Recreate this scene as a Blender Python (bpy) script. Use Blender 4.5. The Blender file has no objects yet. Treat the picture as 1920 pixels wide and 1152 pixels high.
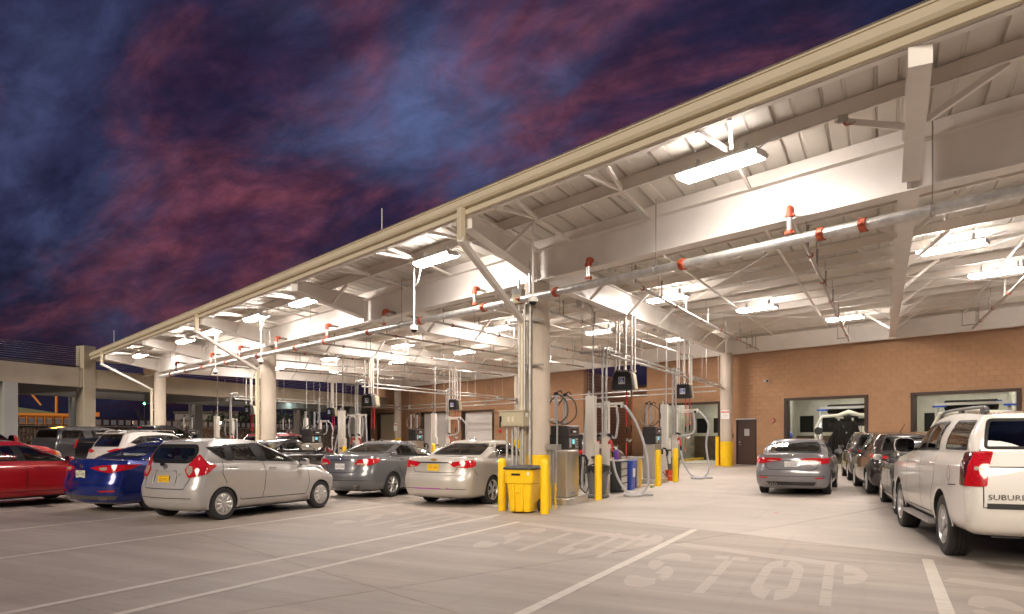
import bpy, bmesh, math, random
from mathutils import Vector, Matrix, geometry
from mathutils.bvhtree import BVHTree
random.seed(7)
SC = bpy.context.scene
COL = SC.collection

# ---------------------------------------------------------------- camera
TH = math.radians(27.3267)
CAM_H = 1.53
cd = bpy.data.cameras.new('camera')
cd.sensor_width = 36.0
cd.lens = 36.0 * 1345.0 / 1920.0
cd.shift_y = 246.0 / 1920.0
cd.clip_start = 0.1
cd.clip_end = 3000.0
cam = bpy.data.objects.new('camera', cd)
COL.objects.link(cam)
cam.location = (0, 0, CAM_H)
cam.rotation_euler = (math.pi / 2, 0, TH)
SC.camera = cam

# ---------------------------------------------------------------- world: dusk sky with torn red and blue clouds
world = bpy.data.worlds.new('World')
SC.world = world
world.use_nodes = True
SUN_ELEV, SUN_AZ = math.radians(25), math.radians(8)   # weak warm light from the lot lamps behind the camera


def build_world():
    nt = world.node_tree
    nt.nodes.clear()
    N, L = nt.nodes.new, nt.links.new
    out = N('ShaderNodeOutputWorld')
    bg = N('ShaderNodeBackground')
    sky = N('ShaderNodeTexSky')
    sky.sky_type = 'NISHITA'
    sky.sun_disc = False
    sky.sun_elevation = math.radians(-10)
    sky.sun_rotation = math.radians(200)
    tc = N('ShaderNodeTexCoord')
    sep = N('ShaderNodeSeparateXYZ')
    L(tc.outputs['Generated'], sep.inputs[0])

    def m(op, a, b=None, c=None):
        n = N('ShaderNodeMath')
        n.operation = op
        for i, v in enumerate((a, b, c)):
            if v is None:
                continue
            if isinstance(v, (int, float)):
                n.inputs[i].default_value = v
            else:
                L(v, n.inputs[i])
        return n.outputs[0]
    z = m('MAXIMUM', sep.outputs[2], 0.0)
    zz = m('ADD', z, 0.34)
    px = m('DIVIDE', sep.outputs[0], zz)
    py = m('DIVIDE', sep.outputs[1], zz)
    comb = N('ShaderNodeCombineXYZ')
    L(px, comb.inputs[0])
    L(py, comb.inputs[1])
    mp = N('ShaderNodeMapping')
    mp.inputs['Rotation'].default_value = (0, 0, math.radians(62))
    mp.inputs['Scale'].default_value = (0.85, 1.45, 1)
    mp.inputs['Location'].default_value = (-9, 9, 0)
    L(comb.outputs[0], mp.inputs[0])

    def noise(scale, det, rough, dist, off):
        a = N('ShaderNodeVectorMath')
        a.operation = 'ADD'
        a.inputs[1].default_value = off
        L(mp.outputs[0], a.inputs[0])
        n = N('ShaderNodeTexNoise')
        n.inputs['Scale'].default_value = scale
        n.inputs['Detail'].default_value = det
        n.inputs['Roughness'].default_value = rough
        n.inputs['Distortion'].default_value = dist
        L(a.outputs[0], n.inputs['Vector'])
        return n.outputs['Fac']

    def ramp(f, a, b):
        r = N('ShaderNodeMapRange')
        r.interpolation_type = 'SMOOTHSTEP'
        r.inputs['From Min'].default_value = a
        r.inputs['From Max'].default_value = b
        L(f, r.inputs['Value'])
        return r.outputs[0]

    def mix(f, a, b, mode='MIX'):
        n = N('ShaderNodeMix')
        n.data_type = 'RGBA'
        n.blend_type = mode
        if isinstance(f, float):
            n.inputs[0].default_value = f
        else:
            L(f, n.inputs[0])
        for i, v in ((6, a), (7, b)):
            if isinstance(v, tuple):
                n.inputs[i].default_value = v + (1,)
            else:
                L(v, n.inputs[i])
        return n.outputs[2]
    def blob(px_, py_, inner, outer):
        """1 round the direction of a place in the sky, 0 beyond; angles in degrees"""
        x, y, zz_ = (px_ - 960) / 1345, 1.0, (822 - py_) / 1345
        d = Vector((-math.sin(TH), math.cos(TH), 0)) + Vector((math.cos(TH), math.sin(TH), 0)) * x + Vector((0, 0, zz_))
        d.normalize()
        n = N('ShaderNodeVectorMath')
        n.operation = 'DOT_PRODUCT'
        n.inputs[1].default_value = d
        L(tc.outputs['Generated'], n.inputs[0])
        return ramp(n.outputs['Value'], math.cos(math.radians(outer)), math.cos(math.radians(inner)))

    def total(lst):
        t = 0.0
        for wgt, args in lst:
            t = m('ADD', m('MULTIPLY', blob(*args), wgt * 0.55), t)
        return t
    red_b = total([(0.15, (600, 350, 3, 14)), (0.10, (1010, 130, 2, 11)), (0.13, (130, 420, 3, 15)), (0.10, (950, 290, 1, 7)), (-0.16, (840, 250, 1, 7)), (-0.14, (250, 120, 6, 16)), (-0.12, (60, 640, 4, 12)), (0.06, (420, 480, 3, 12))])
    blue_b = total([(0.18, (830, 235, 1, 8)), (0.10, (330, 70, 3, 12)), (0.10, (120, 230, 3, 11)), (-0.16, (430, 170, 2, 8)), (-0.12, (270, 300, 2, 8)), (-0.25, (1500, 30, 8, 20)), (-0.15, (60, 640, 4, 14)), (0.05, (620, 100, 2, 9))])
    n1 = noise(1.25, 8, 0.58, 0.7, (0, 0, 0))
    n2 = noise(1.5, 8, 0.60, 0.9, (7.3, 2.2, 3))
    n3 = noise(4.6, 8, 0.64, 0.4, (1.3, 9.1, 5))
    n4 = noise(1.1, 6, 0.55, 0.5, (4.4, 5.2, 8))
    c = mix(ramp(m('ADD', n1, blue_b), 0.36, 0.72), (0.0120, 0.0125, 0.036), (0.068, 0.088, 0.190))
    redf = m('MULTIPLY', ramp(m('ADD', m('ADD', n2, m('MULTIPLY', m('SUBTRACT', n3, 0.5), 0.25)), red_b), 0.42, 0.74), 0.86)
    redc = mix(ramp(n3, 0.35, 0.7), (0.060, 0.018, 0.038), (0.185, 0.050, 0.066))
    c = mix(redf, c, redc)
    c = mix(m('MULTIPLY', ramp(n4, 0.50, 0.72), 0.62), c, (0.014, 0.010, 0.034))
    n5 = noise(9.5, 9, 0.66, 0.5, (2.2, 6.1, 1))
    g = N('ShaderNodeVectorMath')
    g.operation = 'SCALE'
    L(c, g.inputs[0])
    L(ramp(n5, 0.28, 0.72), (mr := N('ShaderNodeMapRange')).inputs[0])
    mr.inputs['To Min'].default_value = 0.72
    mr.inputs['To Max'].default_value = 1.26
    L(mr.outputs[0], g.inputs['Scale'])
    c = g.outputs[0]
    # the sky darkens towards the horizon
    c = mix(m('MULTIPLY', m('SUBTRACT', 1.0, ramp(sep.outputs[2], 0.0, 0.30)), 0.94), c, (0.0050, 0.0034, 0.0080))
    L(c, bg.inputs[0])
    bg.inputs[1].default_value = 0.75
    bg2 = N('ShaderNodeBackground')
    L(sky.outputs[0], bg2.inputs[0])
    bg2.inputs[1].default_value = 0.05
    add = N('ShaderNodeAddShader')
    L(bg.outputs[0], add.inputs[0])
    L(bg2.outputs[0], add.inputs[1])
    L(add.outputs[0], out.inputs[0])


build_world()
sl = bpy.data.lights.new('sun', 'SUN')
sl.energy = 1.5
sl.angle = math.radians(26)
sl.color = (1.0, 0.87, 0.70)
sun = bpy.data.objects.new('sun', sl)
COL.objects.link(sun)
# light travels forward (+y), to the right, and down
_d = Vector((math.sin(-SUN_AZ) * math.cos(SUN_ELEV), math.cos(SUN_AZ) * math.cos(SUN_ELEV), -math.sin(SUN_ELEV)))
sun.rotation_euler = _d.to_track_quat('-Z', 'Y').to_euler()
SC.view_settings.view_transform = 'Standard'
SC.view_settings.look = 'None'
SC.view_settings.exposure = 0.85
SC.view_settings.gamma = 1.0
SC.view_settings.use_curve_mapping = False
SC.render.engine = 'CYCLES'
SC.cycles.use_denoising = True
SC.cycles.max_bounces = 9
SC.cycles.diffuse_bounces = 7
SC.cycles.glossy_bounces = 3
SC.cycles.transmission_bounces = 4
SC.cycles.transparent_max_bounces = 10
SC.cycles.caustics_reflective = False
SC.cycles.caustics_refractive = False
SC.cycles.sample_clamp_indirect = 4.0

# ---------------------------------------------------------------- the site's own axes
ANG = math.radians(68.419)
UD = Vector((-math.sin(ANG), math.cos(ANG), 0))      # along the canopy eave, to the far left
VD = Vector((0, 1, 0))                               # along the lanes, away
WD = Vector((math.cos(ANG), math.sin(ANG), 0))       # square to the eave, away
C1 = Vector((-6.724, 14.208, 0))


def P(s, q, z=0.0):
    p = C1 + UD * s + VD * q
    p.z = z
    return p


def SQ(x, y):
    s = (x - C1.x) / UD.x
    return s, y - C1.y - UD.y * s


def gz(x, y):
    s, q = SQ(x, y)
    return 0.0108 * min(max(0.0, q - 1.0), 21.5) + 0.012 * min(max(0.0, -x - 15.0), 12.0)


# ---------------------------------------------------------------- materials
MATS = {}


def mat(name, col=(0.5, 0.5, 0.5), rough=0.5, metal=0.0, coat=0.0, noise=None, bump=None, emit=None, spec=0.5):
    """noise=(scale, amount[, stretch xyz]) varies the colour; bump=(scale, strength[, stretch])"""
    if name in MATS:
        return MATS[name]
    mt = bpy.data.materials.new(name)
    mt.use_nodes = True
    nt = mt.node_tree
    b = nt.nodes['Principled BSDF']
    b.inputs['Base Color'].default_value = tuple(col) + (1,)
    b.inputs['Roughness'].default_value = rough
    b.inputs['Metallic'].default_value = metal
    b.inputs['Coat Weight'].default_value = coat
    b.inputs['Coat Roughness'].default_value = 0.04
    b.inputs['Specular IOR Level'].default_value = spec
    if emit:
        b.inputs['Emission Color'].default_value = tuple(emit[0]) + (1,)
        b.inputs['Emission Strength'].default_value = emit[1]
    if noise or bump:
        tc = nt.nodes.new('ShaderNodeTexCoord')

        def nz(scale, stretch, det=5):
            mp = nt.nodes.new('ShaderNodeMapping')
            mp.inputs['Scale'].default_value = stretch
            n = nt.nodes.new('ShaderNodeTexNoise')
            n.inputs['Scale'].default_value = scale
            n.inputs['Detail'].default_value = det
            n.inputs['Roughness'].default_value = 0.6
            nt.links.new(tc.outputs['Object'], mp.inputs[0])
            nt.links.new(mp.outputs[0], n.inputs['Vector'])
            return n.outputs['Fac']
        if noise:
            f = nz(noise[0], noise[2] if len(noise) > 2 else (1, 1, 1))
            mr = nt.nodes.new('ShaderNodeMapRange')
            mr.inputs['From Min'].default_value = 0.3
            mr.inputs['From Max'].default_value = 0.7
            mr.inputs['To Min'].default_value = 1 - noise[1]
            mr.inputs['To Max'].default_value = 1 + noise[1]
            nt.links.new(f, mr.inputs[0])
            mx = nt.nodes.new('ShaderNodeVectorMath')
            mx.operation = 'SCALE'
            mx.inputs[0].default_value = tuple(col)
            nt.links.new(mr.outputs[0], mx.inputs['Scale'])
            nt.links.new(mx.outputs[0], b.inputs['Base Color'])
            mr2 = nt.nodes.new('ShaderNodeMapRange')
            mr2.inputs['To Min'].default_value = max(0.02, rough - 0.08)
            mr2.inputs['To Max'].default_value = min(1, rough + 0.12)
            nt.links.new(f, mr2.inputs[0])
            nt.links.new(mr2.outputs[0], b.inputs['Roughness'])
        if bump:
            f = nz(bump[0], bump[2] if len(bump) > 2 else (1, 1, 1))
            bp = nt.nodes.new('ShaderNodeBump')
            bp.inputs['Strength'].default_value = bump[1]
            bp.inputs['Distance'].default_value = 0.02
            nt.links.new(f, bp.inputs['Height'])
            nt.links.new(bp.outputs[0], b.inputs['Normal'])
    MATS[name] = mt
    return mt


def glass_mat(name, tint=(0.5, 0.55, 0.52), refl=1.0):
    if name in MATS:
        return MATS[name]
    mt = bpy.data.materials.new(name)
    mt.use_nodes = True
    nt = mt.node_tree
    nt.nodes.clear()
    out = nt.nodes.new('ShaderNodeOutputMaterial')
    tr = nt.nodes.new('ShaderNodeBsdfTransparent')
    tr.inputs[0].default_value = tint + (1,)
    gl = nt.nodes.new('ShaderNodeBsdfGlossy')
    gl.inputs['Roughness'].default_value = 0.015
    fr = nt.nodes.new('ShaderNodeFresnel')
    fr.inputs[0].default_value = 1.52
    mu = nt.nodes.new('ShaderNodeMath')
    mu.operation = 'MULTIPLY_ADD'
    mu.use_clamp = True
    mu.inputs[1].default_value = 1.3 * refl
    mu.inputs[2].default_value = 0.02
    mx = nt.nodes.new('ShaderNodeMixShader')
    nt.links.new(fr.outputs[0], mu.inputs[0])
    nt.links.new(mu.outputs[0], mx.inputs[0])
    nt.links.new(tr.outputs[0], mx.inputs[1])
    nt.links.new(gl.outputs[0], mx.inputs[2])
    nt.links.new(mx.outputs[0], out.inputs[0])
    MATS[name] = mt
    return mt


# ---------------------------------------------------------------- object helpers
def tag(o, label=None, cat=None, group=None, kind=None):
    if label:
        o['label'] = label
    if cat:
        o['category'] = cat
    if group:
        o['group'] = group
    if kind:
        o['kind'] = kind
    return o


def empty(name, loc=(0, 0, 0), rz=0.0, label=None, cat=None, group=None, kind=None):
    o = bpy.data.objects.new(name, None)
    o.empty_display_size = 0.2
    o.location = loc
    o.rotation_euler = (0, 0, rz)
    COL.objects.link(o)
    return tag(o, label, cat, group, kind)


def obj(name, me, parent=None, loc=None, rz=None):
    o = bpy.data.objects.new(name, me)
    COL.objects.link(o)
    if parent is not None:
        o.parent = parent
    if loc is not None:
        o.location = loc
    if rz is not None:
        o.rotation_euler = (0, 0, rz)
    return o


def copy_tree(o, parent=None):
    c = o.copy()
    COL.objects.link(c)
    if parent is not None:
        c.parent = parent
    for ch in list(o.children):
        copy_tree(ch, c)
    return c


class MB:
    """collects shapes, then becomes ONE mesh object"""

    def __init__(self):
        self.v, self.f, self.mi, self.cur = [], [], [], 0

    def m(self, i):
        self.cur = i
        return self

    def add(self, vs, fs):
        b = len(self.v)
        self.v += [tuple(p) for p in vs]
        self.f += [tuple(b + i for i in f) for f in fs]
        self.mi += [self.cur] * len(fs)
        return self

    def box(self, c, s, ax=None):
        c = Vector(c)
        X, Y, Z = ax if ax else (Vector((1, 0, 0)), Vector((0, 1, 0)), Vector((0, 0, 1)))
        h = [s[0] / 2, s[1] / 2, s[2] / 2]
        vs = [c + X * (h[0] * a) + Y * (h[1] * b) + Z * (h[2] * d) for d in (-1, 1) for b in (-1, 1) for a in (-1, 1)]
        return self.add(vs, [(0, 2, 3, 1), (4, 5, 7, 6), (0, 1, 5, 4), (2, 6, 7, 3), (0, 4, 6, 2), (1, 3, 7, 5)])

    def b2(self, lo, hi):
        return self.box([(a + b) / 2 for a, b in zip(lo, hi)], [abs(b - a) for a, b in zip(lo, hi)])

    def bar(self, a, b, w, h, up=(0, 0, 1)):
        a, b, up = Vector(a), Vector(b), Vector(up)
        d = b - a
        n = d.normalized()
        if abs(n.dot(up)) > 0.99:
            up = Vector((1, 0, 0))
        s = n.cross(up).normalized()
        u = s.cross(n)
        return self.box((a + b) / 2, (w, d.length, h), (s, n, u))

    def tube(self, pts, r, n=8, cap=True, closed=False):
        pts = [Vector(p) for p in pts]
        m = len(pts)
        rs = r if isinstance(r, (list, tuple)) else [r] * m
        vs, fs = [], []
        pu = None
        for i, p in enumerate(pts):
            a, b = pts[max(i - 1, 0)], pts[min(i + 1, m - 1)]
            t = (b - a).normalized() if (b - a).length > 1e-9 else Vector((0, 0, 1))
            if pu is None:
                pu = Vector((0, 0, 1)) if abs(t.z) < 0.9 else Vector((1, 0, 0))
            u = (pu - t * pu.dot(t))
            u = u.normalized() if u.length > 1e-6 else t.orthogonal().normalized()
            pu = u
            w = t.cross(u)
            for k in range(n):
                an = 2 * math.pi * k / n
                vs.append(p + u * (math.cos(an) * rs[i]) + w * (math.sin(an) * rs[i]))
        for i in range(m - 1):
            for k in range(n):
                k2 = (k + 1) % n
                fs.append((i * n + k, i * n + k2, (i + 1) * n + k2, (i + 1) * n + k))
        if cap:
            fs.append(tuple(range(n - 1, -1, -1)))
            fs.append(tuple((m - 1) * n + k for k in range(n)))
        return self.add(vs, fs)

    def cyl(self, c, r, h, n=16, r2=None):
        c = Vector(c)
        return self.tube([c, c + Vector((0, 0, h))], [r, r if r2 is None else r2], n)

    def lathe(self, prof, n=24, c=(0, 0, 0), ax='z', closed=False):
        """prof: list of (radius, height)"""
        c = Vector(c)
        vs, fs = [], []
        m = len(prof)
        for r, h in prof:
            for k in range(n):
                a = 2 * math.pi * k / n
                x, y = r * math.cos(a), r * math.sin(a)
                vs.append(c + (Vector((x, y, h)) if ax == 'z' else Vector((h, x, y)) if ax == 'x' else Vector((x, h, y))))
        for i in range(m if closed else m - 1):
            i2 = (i + 1) % m
            for k in range(n):
                k2 = (k + 1) % n
                fs.append((i * n + k, i * n + k2, i2 * n + k2, i2 * n + k))
        return self.add(vs, fs)

    def prism(self, poly, a, b, X, Z):
        """2-D outline in (X, Z) swept from a to b"""
        a, b = Vector(a), Vector(b)
        n = len(poly)
        vs = [a + X * p[0] + Z * p[1] for p in poly] + [b + X * p[0] + Z * p[1] for p in poly]
        fs = [(i, (i + 1) % n, n + (i + 1) % n, n + i) for i in range(n)]
        fs += [tuple(range(n - 1, -1, -1)), tuple(range(n, 2 * n))]
        return self.add(vs, fs)

    def ibeam(self, a, b, w, h, tf=0.02, tw=0.014):
        """a, b: mid-line of the top face"""
        a, b = Vector(a), Vector(b)
        up = Vector((0, 0, 1))
        self.bar(a - up * tf / 2, b - up * tf / 2, w, tf)
        self.bar(a - up * h / 2, b - up * h / 2, tw, h - 2 * tf)
        self.bar(a - up * (h - tf / 2), b - up * (h - tf / 2), w, tf)
        return self

    def mesh(self, name, mats, smooth=False, angle=35):
        me = bpy.data.meshes.new(name)
        me.from_pydata(self.v, [], self.f)
        for x in (mats if isinstance(mats, (list, tuple)) else [mats]):
            me.materials.append(x)
        if any(self.mi):
            me.polygons.foreach_set('material_index', self.mi)
        bm = bmesh.new()
        bm.from_mesh(me)
        bmesh.ops.recalc_face_normals(bm, faces=bm.faces)
        bm.to_mesh(me)
        bm.free()
        if smooth:
            me.polygons.foreach_set('use_smooth', [True] * len(me.polygons))
            me.set_sharp_from_angle(angle=math.radians(angle))
        me.update()
        return me

    def build(self, name, mats, parent=None, smooth=False, bevel=None, loc=None, rz=None, angle=35):
        o = obj(name, self.mesh(name, mats, smooth, angle), parent, loc, rz)
        if bevel:
            md = o.modifiers.new('bevel', 'BEVEL')
            md.width = bevel
            md.segments = 2
            md.limit_method = 'ANGLE'
            md.angle_limit = math.radians(40)
            md.harden_normals = False
        return o


def curve_pts(ctrl, n=8):
    """Catmull-Rom through the control points"""
    c = [Vector(p) for p in ctrl]
    c = [c[0] * 2 - c[1]] + c + [c[-1] * 2 - c[-2]]
    out = []
    for i in range(1, len(c) - 2):
        p0, p1, p2, p3 = c[i - 1:i + 3]
        for k in range(n):
            t = k / n
            out.append(0.5 * ((2 * p1) + (p2 - p0) * t + (2 * p0 - 5 * p1 + 4 * p2 - p3) * t * t + (3 * p1 - p0 - 3 * p2 + p3) * t ** 3))
    out.append(c[-2])
    return out


_TXT = {}


def text_geo(body, size, depth=0.0):
    """letters as mesh in the XY plane, centred"""
    k = (body, size, depth)
    if k not in _TXT:
        cu = bpy.data.curves.new('lettering', 'FONT')
        cu.body = body
        cu.size = size
        cu.align_x = 'CENTER'
        cu.align_y = 'CENTER'
        cu.extrude = depth
        cu.resolution_u = 3
        o = bpy.data.objects.new('lettering', cu)
        COL.objects.link(o)
        bpy.context.view_layer.update()
        dg = bpy.context.evaluated_depsgraph_get()
        me = o.evaluated_get(dg).to_mesh()
        _TXT[k] = ([tuple(v.co) for v in me.vertices], [tuple(p.vertices) for p in me.polygons])
        o.evaluated_get(dg).to_mesh_clear()
        bpy.data.objects.remove(o)
        bpy.data.curves.remove(cu)
    return _TXT[k]


def text_obj(name, body, size, origin, X, Z, material, parent=None, sx=1.0):
    vs, fs = text_geo(body, size)
    o_, X, Z = Vector(origin), Vector(X), Vector(Z)
    mb = MB().add([o_ + X * (v[0] * sx) + Z * v[1] for v in vs], fs)
    return mb.build(name, material, parent)
M_GUM = mat('window rubber', (0.012, 0.012, 0.013), 0.5, spec=0.25)
M_PLASTIC = mat('black grained plastic', (0.02, 0.02, 0.021), 0.55, bump=(120, 0.1))
M_INKB = mat('plate blue ink', (0.02, 0.03, 0.12), 0.5)
# ================================================================ ground
def concrete_mat(name, col, amount=0.13, streak=0.125):
    mt = bpy.data.materials.new(name)
    mt.use_nodes = True
    nt = mt.node_tree
    b = nt.nodes['Principled BSDF']
    N, L = nt.nodes.new, nt.links.new
    geo = N('ShaderNodeNewGeometry')

    def nz(scale, stretch, rot, det, rough, dist=0.0):
        mp = N('ShaderNodeMapping')
        mp.inputs['Rotation'].default_value = (0, 0, rot)
        mp.inputs['Scale'].default_value = stretch
        n = N('ShaderNodeTexNoise')
        n.inputs['Scale'].default_value = scale
        n.inputs['Detail'].default_value = det
        n.inputs['Roughness'].default_value = rough
        n.inputs['Distortion'].default_value = dist
        L(geo.outputs['Position'], mp.inputs[0])
        L(mp.outputs[0], n.inputs['Vector'])
        return n.outputs['Fac']

    def rng(f, a, b_, lo, hi):
        r = N('ShaderNodeMapRange')
        r.inputs['From Min'].default_value = a
        r.inputs['From Max'].default_value = b_
        r.inputs['To Min'].default_value = lo
        r.inputs['To Max'].default_value = hi
        L(f, r.inputs[0])
        return r.outputs[0]

    def mul(a, c):
        m = N('ShaderNodeMath')
        m.operation = 'MULTIPLY'
        L(a, m.inputs[0])
        L(c, m.inputs[1])
        return m.outputs[0]
    rot = math.radians(21.58)          # broom marks run along the building front
    broom = nz(9.0, (0.16, 6.0, 1), rot, 4, 0.7)
    streakn = nz(0.9, (0.22, 2.6, 1), rot, 6, 0.65, 0.3)
    blot = nz(0.35, (1, 1, 1), 0.3, 7, 0.62, 0.4)
    spot = nz(2.3, (1, 1, 1), 0.0, 5, 0.75)
    fine = nz(45, (1, 1, 1), 0, 3, 0.7)
    f = mul(mul(rng(broom, 0.3, 0.7, 1 - streak, 1 + streak * 0.7), rng(streakn, 0.3, 0.75, 1 + streak * 0.7, 1 - streak * 1.9)),
            mul(rng(blot, 0.3, 0.7, 1 - amount, 1 + amount), rng(fine, 0.2, 0.8, 0.94, 1.06)))
    f = mul(f, rng(spot, 0.60, 0.80, 1.0, 0.66))
    drip = nz(5.5, (1, 1, 1), 0.8, 3, 0.6)
    f = mul(f, rng(drip, 0.70, 0.80, 1.0, 0.55))
    tyre = nz(0.55, (9.0, 0.10, 1), 0.0, 3, 0.5, 0.15)
    f = mul(f, rng(tyre, 0.60, 0.78, 1.0, 0.86))
    sc = N('ShaderNodeVectorMath')
    sc.operation = 'SCALE'
    sc.inputs[0].default_value = col
    L(f, sc.inputs['Scale'])
    L(sc.outputs[0], b.inputs['Base Color'])
    L(rng(blot, 0.2, 0.8, 0.48, 0.78), b.inputs['Roughness'])
    bp = N('ShaderNodeBump')
    bp.inputs['Strength'].default_value = 0.25
    bp.inputs['Distance'].default_value = 0.004
    L(broom, bp.inputs['Height'])
    L(bp.outputs[0], b.inputs['Normal'])
    return mt


M_SLAB = [concrete_mat('broomed concrete', (0.37, 0.315, 0.27)), concrete_mat('broomed concrete b', (0.355, 0.305, 0.262)), concrete_mat('broomed concrete c', (0.385, 0.325, 0.278))]
M_SLAB_IN = [concrete_mat('smooth concrete', (0.46, 0.405, 0.365), 0.2, 0.045), concrete_mat('smooth concrete b', (0.475, 0.42, 0.375), 0.2, 0.045)]
M_DIRT = mat('dark joint earth', (0.05, 0.042, 0.035), 0.95, noise=(3, 0.3))


def ground_sheet():
    mb = MB()
    xs = [-900, -300, -120, -70] + [-60 + 3 * i for i in range(31)] + [60, 150, 400, 900]
    ys = [-500, -120, -30] + [-12 + 3 * i for i in range(31)] + [110, 200, 500, 1000]
    n = len(ys)
    mb.add([(x, y, gz(x, y) - 0.03) for x in xs for y in ys], [(i * n + j, (i + 1) * n + j, (i + 1) * n + j + 1, i * n + j + 1) for i in range(len(xs) - 1) for j in range(n - 1)])
    tag(mb.build('ground', M_DIRT), kind='structure')


ground_sheet()


def lift(p, dz):
    return (p[0], p[1], gz(p[0], p[1]) + dz)


def slabs():
    root = empty('concrete_pavement', kind='structure')
    w0 = Vector((-2.83, 12.16, 0)).dot(WD)     # the long joint under the canopy edge
    u0 = Vector((-4.0, 7.1, 0)).dot(UD)
    SW, SU = 6.5, 6.2
    for i in range(-4, 4):
        for j in range(-6, 8):
            a0, a1 = u0 + j * SU, u0 + (j + 1) * SU
            b0, b1 = w0 + i * SW, w0 + (i + 1) * SW
            g = 0.008
            n = 8
            vs, fs = [], []
            for k in range(n + 1):
                for l in range(n + 1):
                    p = UD * (a0 + g + (a1 - a0 - 2 * g) * k / n) + WD * (b0 + g + (b1 - b0 - 2 * g) * l / n)
                    vs.append(lift(p, 0.0))
            for k in range(n):
                for l in range(n):
                    fs.append((k * (n + 1) + l, k * (n + 1) + l + 1, (k + 1) * (n + 1) + l + 1, (k + 1) * (n + 1) + l))
            edge = [k * (n + 1) for k in range(n + 1)] + [n * (n + 1) + l for l in range(1, n + 1)] + [k * (n + 1) + n for k in range(n - 1, -1, -1)] + [l for l in range(n - 1, 0, -1)]
            b = len(vs)
            m = len(edge)
            vs += [(vs[e][0], vs[e][1], vs[e][2] - 0.028) for e in edge]
            fs += [(edge[q], edge[(q + 1) % m], b + (q + 1) % m, b + q) for q in range(m)]
            MB().add(vs, fs).build('concrete_slab', random.choice(M_SLAB_IN if i >= 0 else M_SLAB), root)


slabs()

# ---------------------------------------------------------------- painted markings
def worn_paint(name, col, cover):
    mt = mat(name, col, 0.6)
    nt = mt.node_tree
    b = nt.nodes['Principled BSDF']
    geo = nt.nodes.new('ShaderNodeNewGeometry')
    mp = nt.nodes.new('ShaderNodeMapping')
    mp.inputs['Rotation'].default_value = (0, 0, math.radians(21.6))
    mp.inputs['Scale'].default_value = (0.6, 3.0, 1)
    n = nt.nodes.new('ShaderNodeTexNoise')
    n.inputs['Scale'].default_value = 3.5
    n.inputs['Detail'].default_value = 8
    n.inputs['Roughness'].default_value = 0.75
    r = nt.nodes.new('ShaderNodeMapRange')
    r.inputs['From Min'].default_value = cover - 0.22
    r.inputs['From Max'].default_value = cover + 0.22
    mx = nt.nodes.new('ShaderNodeMix')
    mx.data_type = 'RGBA'
    mx.inputs[6].default_value = tuple(col) + (1,)
    mx.inputs[7].default_value = (0.37, 0.315, 0.27, 1)
    nt.links.new(geo.outputs['Position'], mp.inputs[0])
    nt.links.new(mp.outputs[0], n.inputs['Vector'])
    nt.links.new(n.outputs['Fac'], r.inputs[0])
    nt.links.new(r.outputs[0], mx.inputs[0])
    nt.links.new(mx.outputs[2], b.inputs['Base Color'])
    return mt


M_LINE = worn_paint('white line paint', (0.60, 0.55, 0.48), 0.66)
M_FAINT = worn_paint('worn line paint', (0.47, 0.41, 0.355), 0.50)
M_YLINE = worn_paint('worn yellow paint', (0.60, 0.40, 0.14), 0.55)


def sheet(mb, pts, dz=0.004):
    """outline on the ground, cut up so that it follows the slope"""
    return mb.add([lift(p, dz) for p in pts], [tuple(range(len(pts)))])


def stripe(name, a, b, w, m_, dz=0.004):
    a, b = Vector(a), Vector(b)
    d = (b - a).normalized()
    s = Vector((-d.y, d.x)) * (w / 2)
    k = max(1, int((b - a).length / 0.8))
    mb = MB()
    vs, fs = [], []
    for i in range(k + 1):
        p = a.lerp(b, i / k)
        vs += [lift(p + s, dz), lift(p - s, dz)]
    mb.add(vs, [(2 * i, 2 * i + 1, 2 * i + 3, 2 * i + 2) for i in range(k)])
    return tag(mb.build(name, m_), kind='structure')


for x, y0, y1, w in ((-2.79, -4, 12.08, 0.115), (-5.90, -4, 11.7, 0.105), (-6.80, -4, 12.6, 0.105), (-9.97, -4, 14.2, 0.10), (-12.92, -4, 15.6, 0.10), (-16.1, 0, 16.6, 0.10), (-20.6, 2, 18.5, 0.10), (-24.2, 4, 20, 0.1), (0.50, -4, 10.45, 0.125), (3.6, -4, 9.6, 0.12)):
    stripe('lane_line', (x, y0), (x, y1), w, M_LINE)
for a, b in (((-2.62, 10.32), (-0.5, 9.50)), ((-5.7, 11.55), (-3.0, 10.45)), ((0.62, 9.05), (2.6, 8.25)), ((-9.2, 12.95), (-6.95, 12.05)), ((-12.6, 14.2), (-10.2, 13.25))):
    stripe('stop_bar', a, b, 0.30, M_FAINT, 0.0036)
for q in (19.3, 20.3):
    stripe('bay_line', P(-12, q).xy, P(4, q).xy, 0.10, M_YLINE)


def arc(cx, cy, rx, ry, a0, a1, n=10):
    return [(cx + rx * math.cos(math.radians(a0 + (a1 - a0) * i / n)), cy + ry * math.sin(math.radians(a0 + (a1 - a0) * i / n))) for i in range(n + 1)]


def band(cx, cy, rx, ry, t, a0, a1):
    o, i = arc(cx, cy, rx, ry, a0, a1), arc(cx, cy, rx - t, ry - t * 1.9, a0, a1)
    return [(o[k], o[k + 1], i[k + 1], i[k]) for k in range(len(o) - 1)]


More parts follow.
